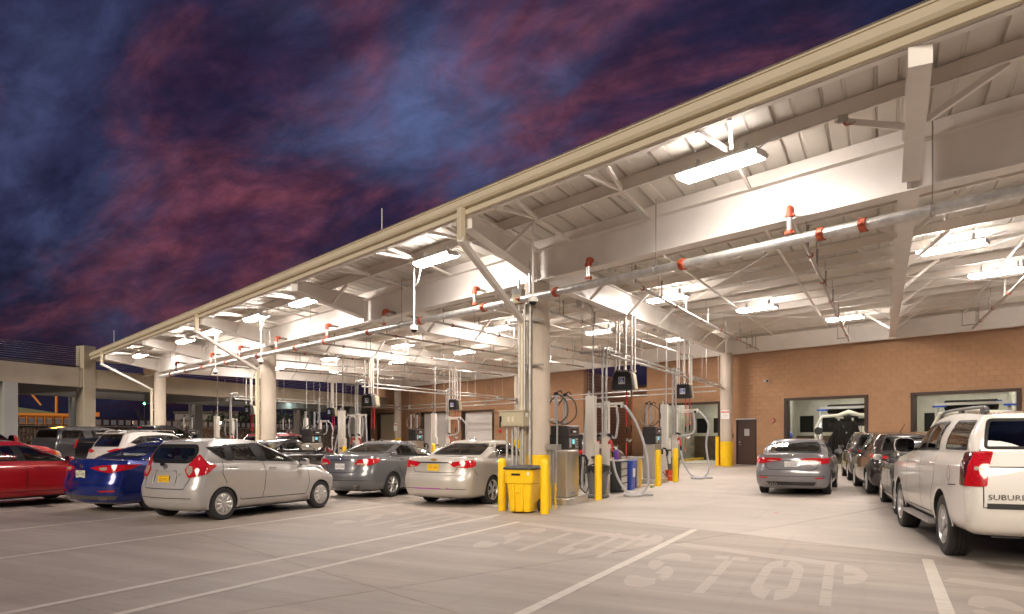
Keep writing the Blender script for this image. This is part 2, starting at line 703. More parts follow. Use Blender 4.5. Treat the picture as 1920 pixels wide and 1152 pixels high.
T = 0.115
LETTERS = {'S': band(0.25, 0.715, 0.25, 0.285, T, 10, 168) + band(0.25, 0.715, 0.25, 0.285, T, 185, 262) + band(0.25, 0.285, 0.25, 0.285, T, 82, -20) + band(0.25, 0.285, 0.25, 0.285, T, -40, -170),
           'T': [[(0.02, 0.90), (0.22, 0.90), (0.22, 1.0), (0.02, 1.0)], [(0.26, 0.90), (0.48, 0.90), (0.48, 1.0), (0.26, 1.0)], [(0.19, 0.0), (0.31, 0.0), (0.31, 0.40), (0.19, 0.40)], [(0.19, 0.44), (0.31, 0.44), (0.31, 0.86), (0.19, 0.86)]],
           'O': band(0.25, 0.72, 0.25, 0.28, T, 100, 180) + band(0.25, 0.72, 0.25, 0.28, T, 0, 80) + band(0.25, 0.28, 0.25, 0.28, T, 180, 260) + band(0.25, 0.28, 0.25, 0.28, T, 280, 360)
           + [[(0, 0.28), (T, 0.28), (T, 0.49), (0, 0.49)], [(0, 0.52), (T, 0.52), (T, 0.72), (0, 0.72)], [(0.5 - T, 0.28), (0.5, 0.28), (0.5, 0.49), (0.5 - T, 0.49)], [(0.5 - T, 0.52), (0.5, 0.52), (0.5, 0.72), (0.5 - T, 0.72)]],
           'P': [[(0, 0), (T, 0), (T, 0.30), (0, 0.30)], [(0, 0.33), (T, 0.33), (T, 0.64), (0, 0.64)], [(0, 0.67), (T, 0.67), (T, 1.0), (0, 1.0)]] + band(0.22, 0.735, 0.28, 0.265, T, -88, 88)}


def stop_word(x, y, w, h):
    root = empty('stop_marking', kind='structure')
    for k, ch in enumerate('STOP'):
        mb = MB()
        for q in LETTERS[ch]:
            sheet(mb, [(x + k * w + a * w * 1.35 - (b - 0.5) * 0.10, y + b * h) for a, b in q], 0.0034)
        mb.build('letter', M_FAINT, root)


for x, y in ((-2.55, 7.12), (-5.32, 8.68), (0.72, 5.9), (-8.95, 9.9), (-12.1, 11.3)):
    stop_word(x, y, 0.66, 2.4)
# small marks and litter
stripe('floor_drain', (-17.6, 9.6), (-16.2, 9.25), 0.35, mat('drain iron', (0.10, 0.09, 0.085), 0.6, noise=(40, 0.3)), 0.005)
tag(MB().add([(-1.9 + 0.05 * math.cos(a), 15.3 + 0.06 * math.sin(a), gz(-1.9, 15.3) + 0.006) for a in [k * 0.9 for k in range(7)]], [tuple(range(7))]).build('litter', mat('scrap red', (0.6, 0.03, 0.02), 0.5)), 'small red scrap lying on the open concrete lane', 'litter')
# ================================================================ brown block building along the back
QW = 21.89
WN = -WD                                   # out of the wall, towards the lanes


def W(s, z, d=0.0):
    """on the wall face: s along the canopy axis, z above the lane level, d in front of the face"""
    p = P(s, QW, z)
    return p + (WN * d if d > -0.30 else WN * -0.30 + VD * (-0.30 - d))


GW = 0.226                                  # floor level at the wall
M_MORTAR = mat('block mortar', (0.405, 0.236, 0.134), 0.95, noise=(14, 0.15))


def block_mat(name, k):
    mt = mat(name, (0.415 * k, 0.242 * k, 0.138 * k), 0.92, noise=(38, 0.16), bump=(90, 0.4))
    return mt


M_BLOCK = [block_mat('split face block ' + n, k) for n, k in (('tan', 1.0), ('tan light', 1.035), ('tan dark', 0.96), ('tan mid', 0.985))]
M_BRONZE = mat('dark bronze metal', (0.055, 0.035, 0.028), 0.45, 0.4)
M_DOORP = mat('brown door paint', (0.075, 0.042, 0.033), 0.45)
M_BAYWALL = mat('ribbed bay wall', (0.50, 0.49, 0.45), 0.22, noise=(2, 0.12))
M_BAYCEIL = mat('bay ceiling', (0.42, 0.40, 0.30), 0.7)
M_BAYFLOOR = mat('wet bay floor', (0.28, 0.26, 0.22), 0.15, noise=(2, 0.2))
M_ALU = mat('alloy', (0.62, 0.62, 0.63), 0.32, 0.8)
M_WHITEP = mat('white gloss paint', (0.72, 0.70, 0.67), 0.35)
M_BLKBRUSH = mat('black brush cloth', (0.016, 0.013, 0.012), 0.95, noise=(20, 0.4), bump=(30, 0.6))
M_BLUEP = mat('blue plastic', (0.015, 0.07, 0.42), 0.35)
M_YELLOW = mat('safety yellow', (0.88, 0.56, 0.006), 0.38, noise=(6, 0.05))
M_PAPER = mat('white notice', (0.78, 0.77, 0.74), 0.6)
M_REDP = mat('signal red', (0.55, 0.02, 0.015), 0.4)
M_ROLL = mat('white roller curtain', (0.74, 0.70, 0.66), 0.5)
M_ROLLC = mat('cream roller curtain', (0.62, 0.57, 0.42), 0.5)

OPEN_R = [(-6.65, -2.92, 3.25), (-12.05, -8.32, 3.25), (0.42, 4.15, 3.25), (-1.52, -0.44, 2.44)]
OPEN_L = [(18.0, 21.6, 3.37), (23.1, 26.8, 3.42), (29.6, 33.3, 3.5), (14.7, 15.8, 2.5)]
building = empty('block_building', P(-4, QW, GW), label='long single storey building of tan concrete blocks behind the fuelling canopy', cat='building')
B_INV = Matrix.Translation(-building.location)


def bpart(mb, name, m_, parent=None, **kw):
    """building part given in world coordinates"""
    mb.v = [tuple(Vector(v) - building.location) for v in mb.v]
    return mb.build(name, m_, parent or building, **kw)


def in_open(ops, s0, s1, z0, z1):
    return any(s1 > a and s0 < b and z0 < t for a, b, t in ops)


def wall_core(s0, s1, ops, top, name='mortar_wall'):
    mb = MB()
    cuts = sorted([s0, s1] + [v for a, b, t in ops for v in (a, b)])
    for a, b in zip(cuts, cuts[1:]):
        if b - a < 1e-4:
            continue
        zb = max([t for oa, ob, t in ops if oa <= a + 1e-6 and ob >= b - 1e-6] or [0.0])
        if zb == 0.0:
            zb = GW - 0.1
        q = [W(a, zb, -0.006), W(b, zb, -0.006), W(b, top, -0.006), W(a, top, -0.006)]
        r = [p - WN * 0.28 for p in q]
        mb.add(q + r, [(0, 1, 2, 3), (7, 6, 5, 4), (0, 4, 5, 1), (1, 5, 6, 2), (2, 6, 7, 3), (3, 7, 4, 0)])
    return bpart(mb, name, M_MORTAR)


def lay_blocks(s0, s1, ops, top):
    """every block as a box; returns list of (s0, s1, z0, z1)"""
    out = []
    bh, bl, j = 0.203, 0.406, 0.010
    nrow = int((top - GW) / bh)
    for r in range(nrow + 1):
        z0, z1 = GW + r * bh, min(GW + (r + 1) * bh - j, top)
        if z1 - z0 < 0.04:
            continue
        x = s0 - (bl / 2 if r % 2 else 0)
        while x < s1:
            segs = [(max(x, s0), min(x + bl - j, s1))]
            x += bl
            for a, b, t in ops:
                nz0 = z0
                new = []
                for p, q in segs:
                    if z0 >= t - 0.02 or q <= a or p >= b:
                        new.append((p, q))
                    else:
                        if p < a:
                            new.append((p, a))
                        if q > b:
                            new.append((b, q))
                segs = new
            for p, q in segs:
                if q - p > 0.03:
                    zz = z0
                    for a, b, t in ops:
                        if q > a and p < b and z0 < t < z1:
                            zz = t
                    out.append((p, q, zz, z1))
    return out


def block_shape(mb, p, q, z0, z1, d=0.0):
    e = 0.004
    f = [W(p + e, z0 + e, d), W(q - e, z0 + e, d), W(q - e, z1 - e, d), W(p + e, z1 - e, d)]
    b = [W(p, z0, -0.008), W(q, z0, -0.008), W(q, z1, -0.008), W(p, z1, -0.008)]
    mb.add(f + b, [(0, 1, 2, 3), (0, 4, 5, 1), (1, 5, 6, 2), (2, 6, 7, 3), (3, 7, 4, 0)])


def walls():
    wall_core(-15.5, 4.99, OPEN_R, 5.68)
    wall_core(9.7, 34.4, OPEN_L, 5.75)
    R_ = lay_blocks(-15.5, 4.99, OPEN_R, 5.68)

    def px(b):
        p = W((b[0] + b[1]) / 2, (b[2] + b[3]) / 2)
        r = Vector((math.cos(TH), math.sin(TH), 0))
        f = Vector((-math.sin(TH), math.cos(TH), 0))
        t = p.dot(f)
        return abs(p.dot(r) / t) < 0.716, t
    R_.sort(key=lambda b: (not px(b)[0], px(b)[1]))
    shared = {}
    near, rest = R_[:300], R_[300:]
    for b in near:
        w, h = round(b[1] - b[0], 3), round(b[3] - b[2], 3)
        d = random.uniform(-0.002, 0.004)
        k = (w, h)
        if k not in shared:
            mb = MB()
            o = W(0, 0)
            block_shape(mb, 0, w, 0, h)
            mb.v = [tuple(Vector(v) - o) for v in mb.v]
            shared[k] = [mb.mesh('block', m_) for m_ in M_BLOCK]
        ob = obj('block', random.choice(shared[k]), building)
        ob.location = W(b[0], b[2], d) - building.location
    for lst, nm in ((rest, 'block_courses'), (lay_blocks(9.7, 34.4, OPEN_L, 5.75), 'block_courses')):
        mb = MB()
        for b in lst:
            mb.m(random.randrange(4))
            block_shape(mb, *b, random.uniform(-0.002, 0.004))
        tag(bpart(mb, nm, M_BLOCK), kind='stuff')
    # cap flashing under the roof beam
    bpart(MB().bar(W(-15.5, 5.70, 0.01), W(4.99, 5.70, 0.01), 0.06, 0.05), 'cap_flashing', M_BRONZE)
    bpart(MB().bar(W(9.7, 5.77, 0.01), W(34.4, 5.77, 0.01), 0.06, 0.05), 'cap_flashing', M_BRONZE)


walls()


def opening_frame(s0, s1, top, w=0.14, dep=0.10):
    mb = MB()
    for s in (s0, s1):
        sg = 1 if s == s0 else -1
        mb.bar(W(s + sg * w / 2, GW, -0.10), W(s + sg * w / 2, top - 0.002, -0.10), 0.30, w, up=UD)
    mb.bar(W(s0, top + 0.055, -0.02), W(s1, top + 0.055, -0.02), 0.16, 0.11)
    return bpart(mb, 'opening_frame', M_BRONZE)


for a, b, t in (OPEN_R[:3] + OPEN_L[:3]):
    opening_frame(a, b, t)

M_BAYLIGHT = mat('bay lamp tube', (1, 1, 1), 0.4, emit=((1.0, 0.94, 0.78), 26.0))


def wash_bay(s0, s1, depth, h, lightz, where, ext=0.75):
    """the room behind an opening: side walls of ribbed sheet, ceiling, floor"""
    a, b = s0 - ext, s1 + 0.68
    bay = MB()
    n = 34
    for (sa, sb_) in ((a, None), (b, None)):
        pts = []
        for k in range(n * 2 + 1):
            d = -0.34 - depth * k / (2 * n)
            off = 0.03 * (1 if (k // 1) % 4 in (1, 2) else 0) * (1 if sa == a else -1)
            pts.append((sa + off, d))
        vs = []
        for s, d in pts:
            vs += [W(s, GW, d), W(s, h, d)]
        bay.add(vs, [(2 * i, 2 * i + 1, 2 * i + 3, 2 * i + 2) for i in range(len(pts) - 1)])
    bay.add([W(a, GW, -0.34 - depth), W(b, GW, -0.34 - depth), W(b, h, -0.34 - depth), W(a, h, -0.34 - depth)], [(0, 1, 2, 3)])
    bpart(bay, 'bay_lining', M_BAYWALL)
    bpart(MB().add([W(a, h, -0.3), W(b, h, -0.3), W(b, h, -0.34 - depth), W(a, h, -0.34 - depth)], [(0, 1, 2, 3)]), 'bay_ceiling', M_BAYCEIL)
    bpart(MB().add([W(a, GW + 0.003, -0.05), W(b, GW + 0.003, -0.05), W(b, GW + 0.003, -0.34 - depth), W(a, GW + 0.003, -0.34 - depth)], [(0, 1, 2, 3)]), 'bay_floor', M_BAYFLOOR)
    beam = MB()
    for d in (-2.0, -5.0, -8.0):
        beam.bar(W(a + 0.04, h - 0.16, d), W(b - 0.04, h - 0.16, d), 0.14, 0.3)
    bpart(beam, 'bay_beam', M_BAYCEIL)
    for d, dn in ((-3.2, 'front'), (-7.2, 'rear')):
        for s, sn in ((s0 + 0.6, 'right'), (s1 - 0.6, 'left')):
            lamp = tag(MB().bar(W(s - 0.6, lightz, d), W(s + 0.6, lightz, d), 0.16, 0.08).build('bay_light', M_BAYLIGHT), 'tube light, %s %s, in the wash bay %s' % (dn, sn, where), 'light fitting', 'tube lights in the wash bays')


def bay_fitout(s0, s1, depth):
    a, b = s0 - 0.7, s1 + 0.62
    d = -0.34 - depth + 0.02
    o = MB()
    for k in range(4):
        x = a + (b - a) * (k + 0.2) / 4
        o.bar(W(x, 2.35, d), W(x + (b - a) * 0.16, 2.35, d), 0.02, 0.95)
    bpart(o, 'bay_window', M_GUM)
    bpart(MB().bar(W(a, 0.95, d + 0.01), W(b, 0.95, d + 0.01), 0.02, 1.45), 'bay_dado', mat('brown bay dado', (0.10, 0.07, 0.045), 0.6, noise=(6, 0.3)))
    p = MB()
    for z in (3.55, 3.72, 3.86):
        p.tube([W(a + 0.1, z, -1.4), W(b - 0.1, z, -1.4 - 0.3 * z)], 0.03, 6)
    for dd in (-1.5, -4.0, -6.5):
        p.tube([W(b - 0.08, GW, dd), W(b - 0.08, 4.0, dd)], 0.035, 6)
        p.tube([W(a + 0.08, GW, dd), W(a + 0.08, 4.0, dd)], 0.035, 6)
    bpart(p, 'bay_pipes', M_ALU)
    h = MB()
    for dd in (-1.0, -1.9):
        h.tube(curve_pts([W(b - 0.12, 3.7, dd), W(b - 0.16, 2.6, dd - 0.1), W(b - 0.12, 1.9, dd - 0.3), W(b - 0.16, 2.6, dd - 0.5), W(b - 0.3, 3.5, dd - 0.6)], 6), 0.018, 6)
    h.tube(curve_pts([W(a + 0.5, 3.95, -1.6), W((a + b) / 2, 3.35, -1.7), W(b - 0.5, 3.9, -1.6)], 8), 0.02, 6)
    bpart(h, 'bay_hose', M_BLUEP)
    c = MB()
    for k in range(3):
        c.bar(W(a + 0.25 + 0.5 * k, GW + 0.5, d + 0.5), W(a + 0.65 + 0.5 * k, GW + 0.5, d + 0.5), 0.4, 1.0)
    bpart(c, 'bay_cabinet', M_GREYC)
    bpart(MB().bar(W(b - 1.2, GW + 0.05, -3.0), W(b - 1.2, GW + 0.05, -7.5), 0.18, 0.12).bar(W(a + 0.9, GW + 0.05, -3.0), W(a + 0.9, GW + 0.05, -7.5), 0.18, 0.12), 'guide_rail', M_YELLOW)


M_GREYC = mat('bay grey cabinet', (0.22, 0.22, 0.23), 0.4)
for (a, b, t) in OPEN_R[:3]:
    bay_fitout(a, b, 9.5)
for (a, b, t), wn in zip(OPEN_R[:3], ('behind the slate grey sedan', 'behind the big white SUV', 'left of the brown door')):
    wash_bay(a, b, 9.5, 4.3, 4.1, wn, 2.2 if a > 0 else 0.75)


def wash_gantry(s0, s1, d, label, brushes=True):
    g = empty('wash_gantry', W((s0 + s1) / 2, GW, d), math.atan2(UD.y, UD.x), label, 'wash gantry')
    # local x runs along UD (to the left in the picture), y towards the back... built in world, shifted
    def w(s, z, dd=0.0):
        p = W(s, z, d + dd) - g.location
        return Matrix.Rotation(-math.atan2(UD.y, UD.x), 3, 'Z') @ p
    arch = MB()
    arch.tube([w(s0 + 0.15, GW), w(s0 + 0.15, 2.0), w(s0 + 0.32, 2.62), w((s0 + s1) / 2 - 0.5, 2.66), w((s0 + s1) / 2, 2.80), w((s0 + s1) / 2 + 0.5, 2.66), w(s1 - 0.45, 2.62), w(s1 - 0.15, 2.0), w(s1 - 0.15, GW)], [0.09, 0.09, 0.085, 0.085, 0.13, 0.085, 0.085, 0.09, 0.09], 8)
    arch.build('arch', M_WHITEP, g, smooth=True)
    legs = MB()
    for s in (s0 + 0.35, s1 - 0.35):
        legs.bar(w(s, GW, -0.5), w(s, 3.0, -0.5), 0.12, 0.12)
    legs.bar(w(s0 + 0.3, 3.06, -0.5), w(s1 - 0.3, 3.06, -0.5), 0.12, 0.12)
    legs.build('frame', M_ALU, g)
    top = MB().tube([w(s0 + 0.75, 3.0, -0.9), w(s1 - 0.75, 3.0, -0.9)], 0.24, 14)
    top.build('top_brush', M_BLKBRUSH, g, smooth=True)
    fl = MB()
    n = 22
    for k in range(n):
        a = s0 + 0.8 + (s1 - s0 - 1.6) * k / n
        fl.add([w(a, 2.5, -0.2), w(a + 0.14, 2.5, -0.2), w(a + 0.14, 2.16 - random.uniform(0, 0.06), -0.2 + random.uniform(-0.05, 0.05)), w(a, 2.16, -0.2)], [(0, 1, 2, 3)])
    fl.build('curtain', M_BLKBRUSH, g)
    if brushes:
        for sc, dd in ((s0 + 1.55, 0.9), (s0 + 2.2, 1.1)):
            br = MB()
            for k in range(64):
                a = 2 * math.pi * random.random()
                z1 = random.uniform(0.35, 1.0) + GW
                r = random.uniform(0.25, 0.52)
                c = Vector(w(sc, 0, dd))
                t0 = c + Vector((0.05 * math.cos(a), 0.05 * math.sin(a), random.uniform(1.7, 2.15) + GW))
                t1 = c + Vector((r * 0.75 * math.cos(a), r * 0.75 * math.sin(a), (1.9 + z1) / 2))
                t2 = c + Vector((r * math.cos(a + 0.2), r * math.sin(a + 0.2), z1))
                br.tube([t0, t1, t2], [0.05, 0.075, 0.06], 5)
            br.build('brush', M_BLKBRUSH, g, smooth=True)
            MB().tube([w(sc, 1.8, dd), w(sc, 2.5, dd)], 0.05, 8).build('brush_hub', M_WHITEP, g)
    for s in (s0 + 0.30, s1 - 0.45):
        MB().b2(Vector(w(s, 2.95, -0.35)) - Vector((0.28, 0.05, 0.04)), Vector(w(s, 2.95, -0.35)) + Vector((0.28, 0.05, 0.04))).build('blue_fitting', M_BLUEP, g)
    for s, z in ((s0 + 0.9, 3.16), (s1 - 1.0, 3.16)):
        MB().box(w(s, z, -0.9), (0.6, 0.2, 0.06)).build('blue_fitting', M_BLUEP, g)
    MB().box(w(s1 - 0.9, 1.25, -0.3), (0.34, 0.14, 0.16)).build('blue_fitting', M_BLUEP, g)
    pad = MB().tube([w(s1 - 0.28, 1.9, 0.0), w(s1 - 0.28, 1.9, 0.10)], 0.20, 16).build('nozzle_disc', M_PLASTIC, g)
    return g


wash_gantry(-7.3, -3.75, -4.6, 'white wash gantry with hanging black cloth brushes, behind the slate grey sedan')
wash_gantry(-12.6, -9.1, -4.6, 'white wash gantry partly hidden by the big white SUV', False)
wash_gantry(-1.7, 1.55, -4.6, 'white wash gantry in the pale bay left of the column with the notice', False)
# hose reel on the left lining of the first bay
t = tag(MB().lathe([(0.02, 0.0), (0.20, 0.0), (0.20, 0.12), (0.06, 0.12), (0.06, 0.16), (0.02, 0.16)], 18, ax='y').build('hose_reel', M_BLUEP, None, smooth=True), 'round blue hose reel inside the wash bay behind the slate grey sedan', 'hose reel')
t.location = W(-2.75, 1.62, -2.2)
t.rotation_euler = (0, 0, math.radians(-70))

for s, d, z, w_ in ((-2.30, -1.6, 2.15, 'nearest the doorway, behind the slate grey sedan'), (-2.30, -3.1, 2.12, 'farther in, behind the slate grey sedan'), (4.75, -2.0, 2.2, 'in the bay left of the brown door')):
    l = empty('bay_wall_lamp', W(s, z, d), 0, 'bright wall lamp on the bay lining, ' + w_, 'light fitting', 'wall lamps inside the wash bays')
    MB().b2((-0.06, -0.16, -0.2), (0.04, 0.16, 0.2)).build('housing', M_ALU, l, bevel=0.01)
    MB().b2((0.041, -0.12, -0.16), (0.06, 0.12, 0.16)).build('lens', mat('bay wall lens', (1, 1, 1), 0.3, emit=((1.0, 0.97, 0.88), 30.0)), l)

# curtains and doors of the left wing
for (a, b, t), m_ in zip(OPEN_L[:3], (M_ROLL, M_ROLL, M_ROLLC)):
    mb = MB()
    n = 18
    for k in range(n):
        z0, z1 = GW + (t - GW) * k / n, GW + (t - GW) * (k + 1) / n
        mb.add([W(a + 0.05, z0, -0.22), W(b - 0.05, z0, -0.22), W(b - 0.05, z1, -0.214), W(a + 0.05, z1, -0.214)], [(0, 1, 2, 3)])
    tag(bpart(mb, 'roller_curtain', m_), kind='stuff')


def door(s0, s1, top, notice=True):
    d = bpart(MB().add([W(s0 + 0.05, GW + 0.02, -0.05), W(s1 - 0.05, GW + 0.02, -0.05), W(s1 - 0.05, top - 0.06, -0.05), W(s0 + 0.05, top - 0.06, -0.05)], [(0, 1, 2, 3)]), 'door', M_DOORP)
    fr = MB()
    for s in (s0 + 0.025, s1 - 0.025):
        fr.bar(W(s, GW, -0.03), W(s, top - 0.002, -0.03), 0.1, 0.05, up=UD)
    fr.bar(W(s0, top - 0.03, -0.03), W(s1, top - 0.03, -0.03), 0.1, 0.056)
    bpart(fr, 'door_frame', M_BRONZE)
    bpart(MB().bar(W(s0, top + 0.01, 0.02), W(s1, top + 0.01, 0.02), 0.06, 0.05), 'drip_cap', M_ALU)
    bpart(MB().bar(W(s0 + 0.03, GW + 0.02, 0.0), W(s1 - 0.03, GW + 0.02, 0.0), 0.12, 0.03), 'threshold', M_ALU)
    h = MB().tube([W(s1 - 0.16, GW + 1.0, -0.05), W(s1 - 0.16, GW + 1.0, 0.04), W(s1 - 0.28, GW + 1.0, 0.04)], 0.013, 6)
    h.tube([W(s1 - 0.16, GW + 1.12, -0.05), W(s1 - 0.16, GW + 1.12, 0.0)], 0.03, 10)
    bpart(h, 'door_handle', M_ALU)
    hg = MB()
    for z in (0.25, 1.1, 1.95):
        hg.bar(W(s0 + 0.055, GW + z - 0.06, -0.035), W(s0 + 0.055, GW + z + 0.06, -0.035), 0.03, 0.03)
    bpart(hg, 'hinge', M_ALU)
    if notice:
        m = (s0 + s1) / 2
        bpart(MB().add([W(m - 0.13, GW + 1.42, -0.044), W(m + 0.13, GW + 1.42, -0.044), W(m + 0.13, GW + 1.75, -0.044), W(m - 0.13, GW + 1.75, -0.044)], [(0, 1, 2, 3)]), 'notice', M_PAPER)
        X, o = -UD, W(m, GW + 1.60, -0.040) - building.location
        for k in range(6):
            text_obj('lettering', ('AUTHORIZED', 'PERSONNEL', 'ONLY', 'KEEP DOOR', 'CLOSED', 'AT ALL TIMES')[k], 0.032, o + Vector((0, 0, 0.10 - 0.045 * k)), X, (0, 0, 1), M_INKB, building)


door(*OPEN_R[3])
door(*OPEN_L[3], notice=False)


def small(name, mb, m_, label, cat, group=None, **kw):
    return tag(mb.build(name, m_, **kw), label, cat, group)


def cam_dome(s, z, label):
    c = empty('security_camera', W(s, z, 0.0), math.atan2(UD.y, UD.x), label, 'security camera', 'security cameras on the block walls')
    MB().tube([(0, 0.0, 0), (0, 0.14, 0.0)], [0.06, 0.05], 10).build('bracket', M_WHITEP, c)
    MB().tube([(0.02, 0.12, -0.02), (-0.16, 0.26, -0.06)], [0.07, 0.08], 10).build('housing', M_WHITEP, c, smooth=True)
    MB().tube([(-0.16, 0.26, -0.06), (-0.175, 0.27, -0.065)], 0.055, 10).build('lens', M_GUM, c)


cam_dome(-2.05, 4.25, 'white security camera high on the block wall to the right of the brown door')
cam_dome(22.4, 4.25, 'white security camera between the two white roller curtains')
cam_dome(33.9, 4.35, 'white security camera near the far left end of the block wall')
small('fire_bell', MB().tube([W(-2.35, 2.35, 0.0), W(-2.35, 2.35, 0.10)], [0.13, 0.11], 14), mat('bell red grey', (0.42, 0.18, 0.15), 0.4, 0.3), 'round reddish fire bell on the block wall right of the brown door', 'fire bell', smooth=True)
small('card_reader', MB().b2((-0.07, -0.03, -0.1), (0.07, 0.03, 0.1)), M_GUM, 'small black card reader on the wall between the column and the brown door', 'card reader', loc=W(-0.22, 1.65, 0.03), rz=math.atan2(UD.y, UD.x))
small('fire_bell', MB().tube([W(17.3, 2.0, 0.0), W(17.3, 2.0, 0.10)], [0.12, 0.10], 12), M_REDP, 'small red alarm box on the wall between the two white roller curtains', 'alarm box')

# ---------------------------------------------------------------- the alley between the wings
ALD = -9.0
alley = empty('alley_wall', W(7.3, GW, ALD), label='dark block wall set back in the alley between the two wings', cat='wall')
mb = MB()
o = alley.location
for r in range(24):
    for k in range(13):
        a = 4.90 + 0.406 * k - (0.203 if r % 2 else 0)
        z0 = GW + 0.203 * r
        vs = []
        e = 0.006
        f = [W(a + e, z0 + e, ALD), W(a + 0.39, z0 + e, ALD), W(a + 0.39, z0 + 0.188, ALD), W(a + e, z0 + 0.188, ALD)]
        g_ = [W(a, z0, ALD - 0.014), W(a + 0.396, z0, ALD - 0.014), W(a + 0.396, z0 + 0.194, ALD - 0.014), W(a, z0 + 0.194, ALD - 0.014)]
        mb.m(random.randrange(4)).add([p - o for p in f + g_], [(0, 1, 2, 3), (0, 4, 5, 1), (1, 5, 6, 2), (2, 6, 7, 3), (3, 7, 4, 0)])
tag(mb.build('block_courses', M_BLOCK, alley), kind='stuff')
MB().add([p - o for p in (W(4.9, GW, ALD - 0.014), W(9.8, GW, ALD - 0.014), W(9.8, 5.1, ALD - 0.014), W(4.9, 5.1, ALD - 0.014))], [(0, 1, 2, 3)]).build('mortar_face', M_MORTAR, alley)
MB().bar(W(4.9, 5.15, ALD) - o, W(9.8, 5.15, ALD) - o, 0.3, 0.1).build('coping', M_BRONZE, alley)
MB().bar(W(6.4, GW, ALD + 0.03) - o, W(6.4, GW + 2.15, ALD + 0.03) - o, 0.95, 0.05, up=WN).build('door', M_DOORP, alley)
for s in (4.99, 9.7):
    sg = -1 if s < 7 else 1
    mb = MB()
    for r in range(26):
        for k in range(22):
            d0 = -0.29 - 0.406 * k + (0.203 if r % 2 else 0)
            d0 = min(d0, -0.285)
            d1 = max(d0 - 0.396, ALD)
            if d0 <= ALD + 0.02:
                continue
            z0 = GW + 0.203 * r
            x = s + sg * 0.02
            mb.m(random.randrange(4)).add([W(s, z0 + 0.004, d0), W(s, z0 + 0.004, d1), W(s, z0 + 0.19, d1), W(s, z0 + 0.19, d0)], [(0, 1, 2, 3)])
    mb.cur = 0
    tag(bpart(mb, 'alley_side_wall', M_BLOCK), kind='stuff')
wl = empty('wall_light', W(6.9, 3.55, ALD), math.atan2(UD.y, UD.x), 'small lit wall lamp in the dark alley', 'wall light')
MB().b2((-0.14, 0.0, -0.06), (0.14, 0.14, 0.08)).build('housing', M_BRONZE, wl, bevel=0.01)
MB().b2((-0.11, 0.02, -0.075), (0.11, 0.13, -0.062)).build('lens', mat('wall lamp lens', (1, 1, 1), 0.4, emit=((1.0, 0.72, 0.32), 45.0)), wl)
pipe = MB()
for z in (4.5, 4.62, 4.74):
    pipe.tube([W(5.0, z, ALD + 0.12), W(9.6, z, ALD + 0.12)], 0.035, 6)
pipe.tube([W(5.3, GW, ALD + 0.15), W(5.3, 4.4, ALD + 0.15)], 0.05, 8)
small('wall_pipes', pipe, mat('painted brown pipe', (0.12, 0.07, 0.05), 0.5), 'brown pipes running across the dark alley wall', 'pipes', smooth=True)
# ================================================================ steel canopy
M_STEEL = mat('cream steel paint', (0.83, 0.775, 0.715), 0.42, noise=(1.6, 0.05))
M_STEELW = mat('white steel paint', (0.84, 0.795, 0.745), 0.38, noise=(1.6, 0.05))
M_DECK = mat('galvanised deck', (0.74, 0.71, 0.65), 0.42, 0.0, noise=(1.2, 0.07))
M_GUTTER = mat('tan gutter metal', (0.64, 0.56, 0.41), 0.45, noise=(1.5, 0.04))
M_GALV = mat('galvanised pipe', (0.55, 0.54, 0.52), 0.34, 0.7, noise=(7, 0.22, (1, 1, 1)))
M_GALVD = mat('dull steel pipe', (0.36, 0.34, 0.31), 0.4, 0.7, noise=(6, 0.15))
M_ORANGE = mat('orange pipe coupling', (0.36, 0.058, 0.020), 0.5)
M_ROD = mat('hanger rod', (0.30, 0.27, 0.25), 0.5, 0.6)
M_CONCOL = mat('column concrete', (0.52, 0.445, 0.37), 0.8, noise=(2.2, 0.12, (1, 1, 0.35)), bump=(25, 0.12))

SL, SR = 31.9, -17.0        # canopy ends along the eave
QB = 21.3                   # back beam
FR = [-15.3, -7.6, 0.0, 7.33, 14.67, 21.7, 28.72]
COLS = {0.0, 14.67, 28.72, -15.3}


def zdk(q):
    return 5.86 + 0.030 * max(q, 0.0)


canopy = empty('canopy', P(7, 8, 5.0), label='long cream steel canopy with exposed beams roofing the fuelling lanes', cat='canopy')
CO = canopy.location.copy()


def cpart(mb, name, m_, parent=None, **kw):
    mb.v = [tuple(Vector(v) - CO) for v in mb.v]
    return mb.build(name, m_, canopy if parent is None else parent, **kw)


# roof sheets, each with its standing rib
def roof_panels():
    pw = 0.66
    n = int((SL - SR) / pw)
    q0, q1, q2 = -3.05, 0.0, QB + 0.5
    o = P(SR, 0, 0)
    mb = MB()
    for qa, qb in ((q0, q1), (q1, q2)):
        za, zb_ = zdk(qa), zdk(qb)

        def pt(s, q, dz):
            return P(SR + s, q, (za if q == qa else zb_) + dz) - o
        g = 0.004
        prof = [(g, 0.0), (0.30, 0.0), (0.315, 0.018), (0.345, 0.018), (0.36, 0.0), (pw - 0.075, 0.0), (pw - 0.06, 0.055), (pw - 0.03, 0.055), (pw - 0.022, 0.0), (pw - g, 0.0)]
        vs = [pt(s, q, dz) for q in (qa, qb) for s, dz in prof]
        m = len(prof)
        mb.add(vs, [(i, i + 1, m + i + 1, m + i) for i in range(m - 1)])
        vs2 = [pt(s, q, 0.09) for q in (qa, qb) for s in (0, pw)]
        mb.add(vs2, [(0, 1, 3, 2)])
    me = mb.mesh('roof_panel', M_DECK)
    for k in range(n):
        ob = obj('roof_panel', me, canopy)
        ob.location = P(SR, 0, 0) + UD * (pw * k) - CO


roof_panels()

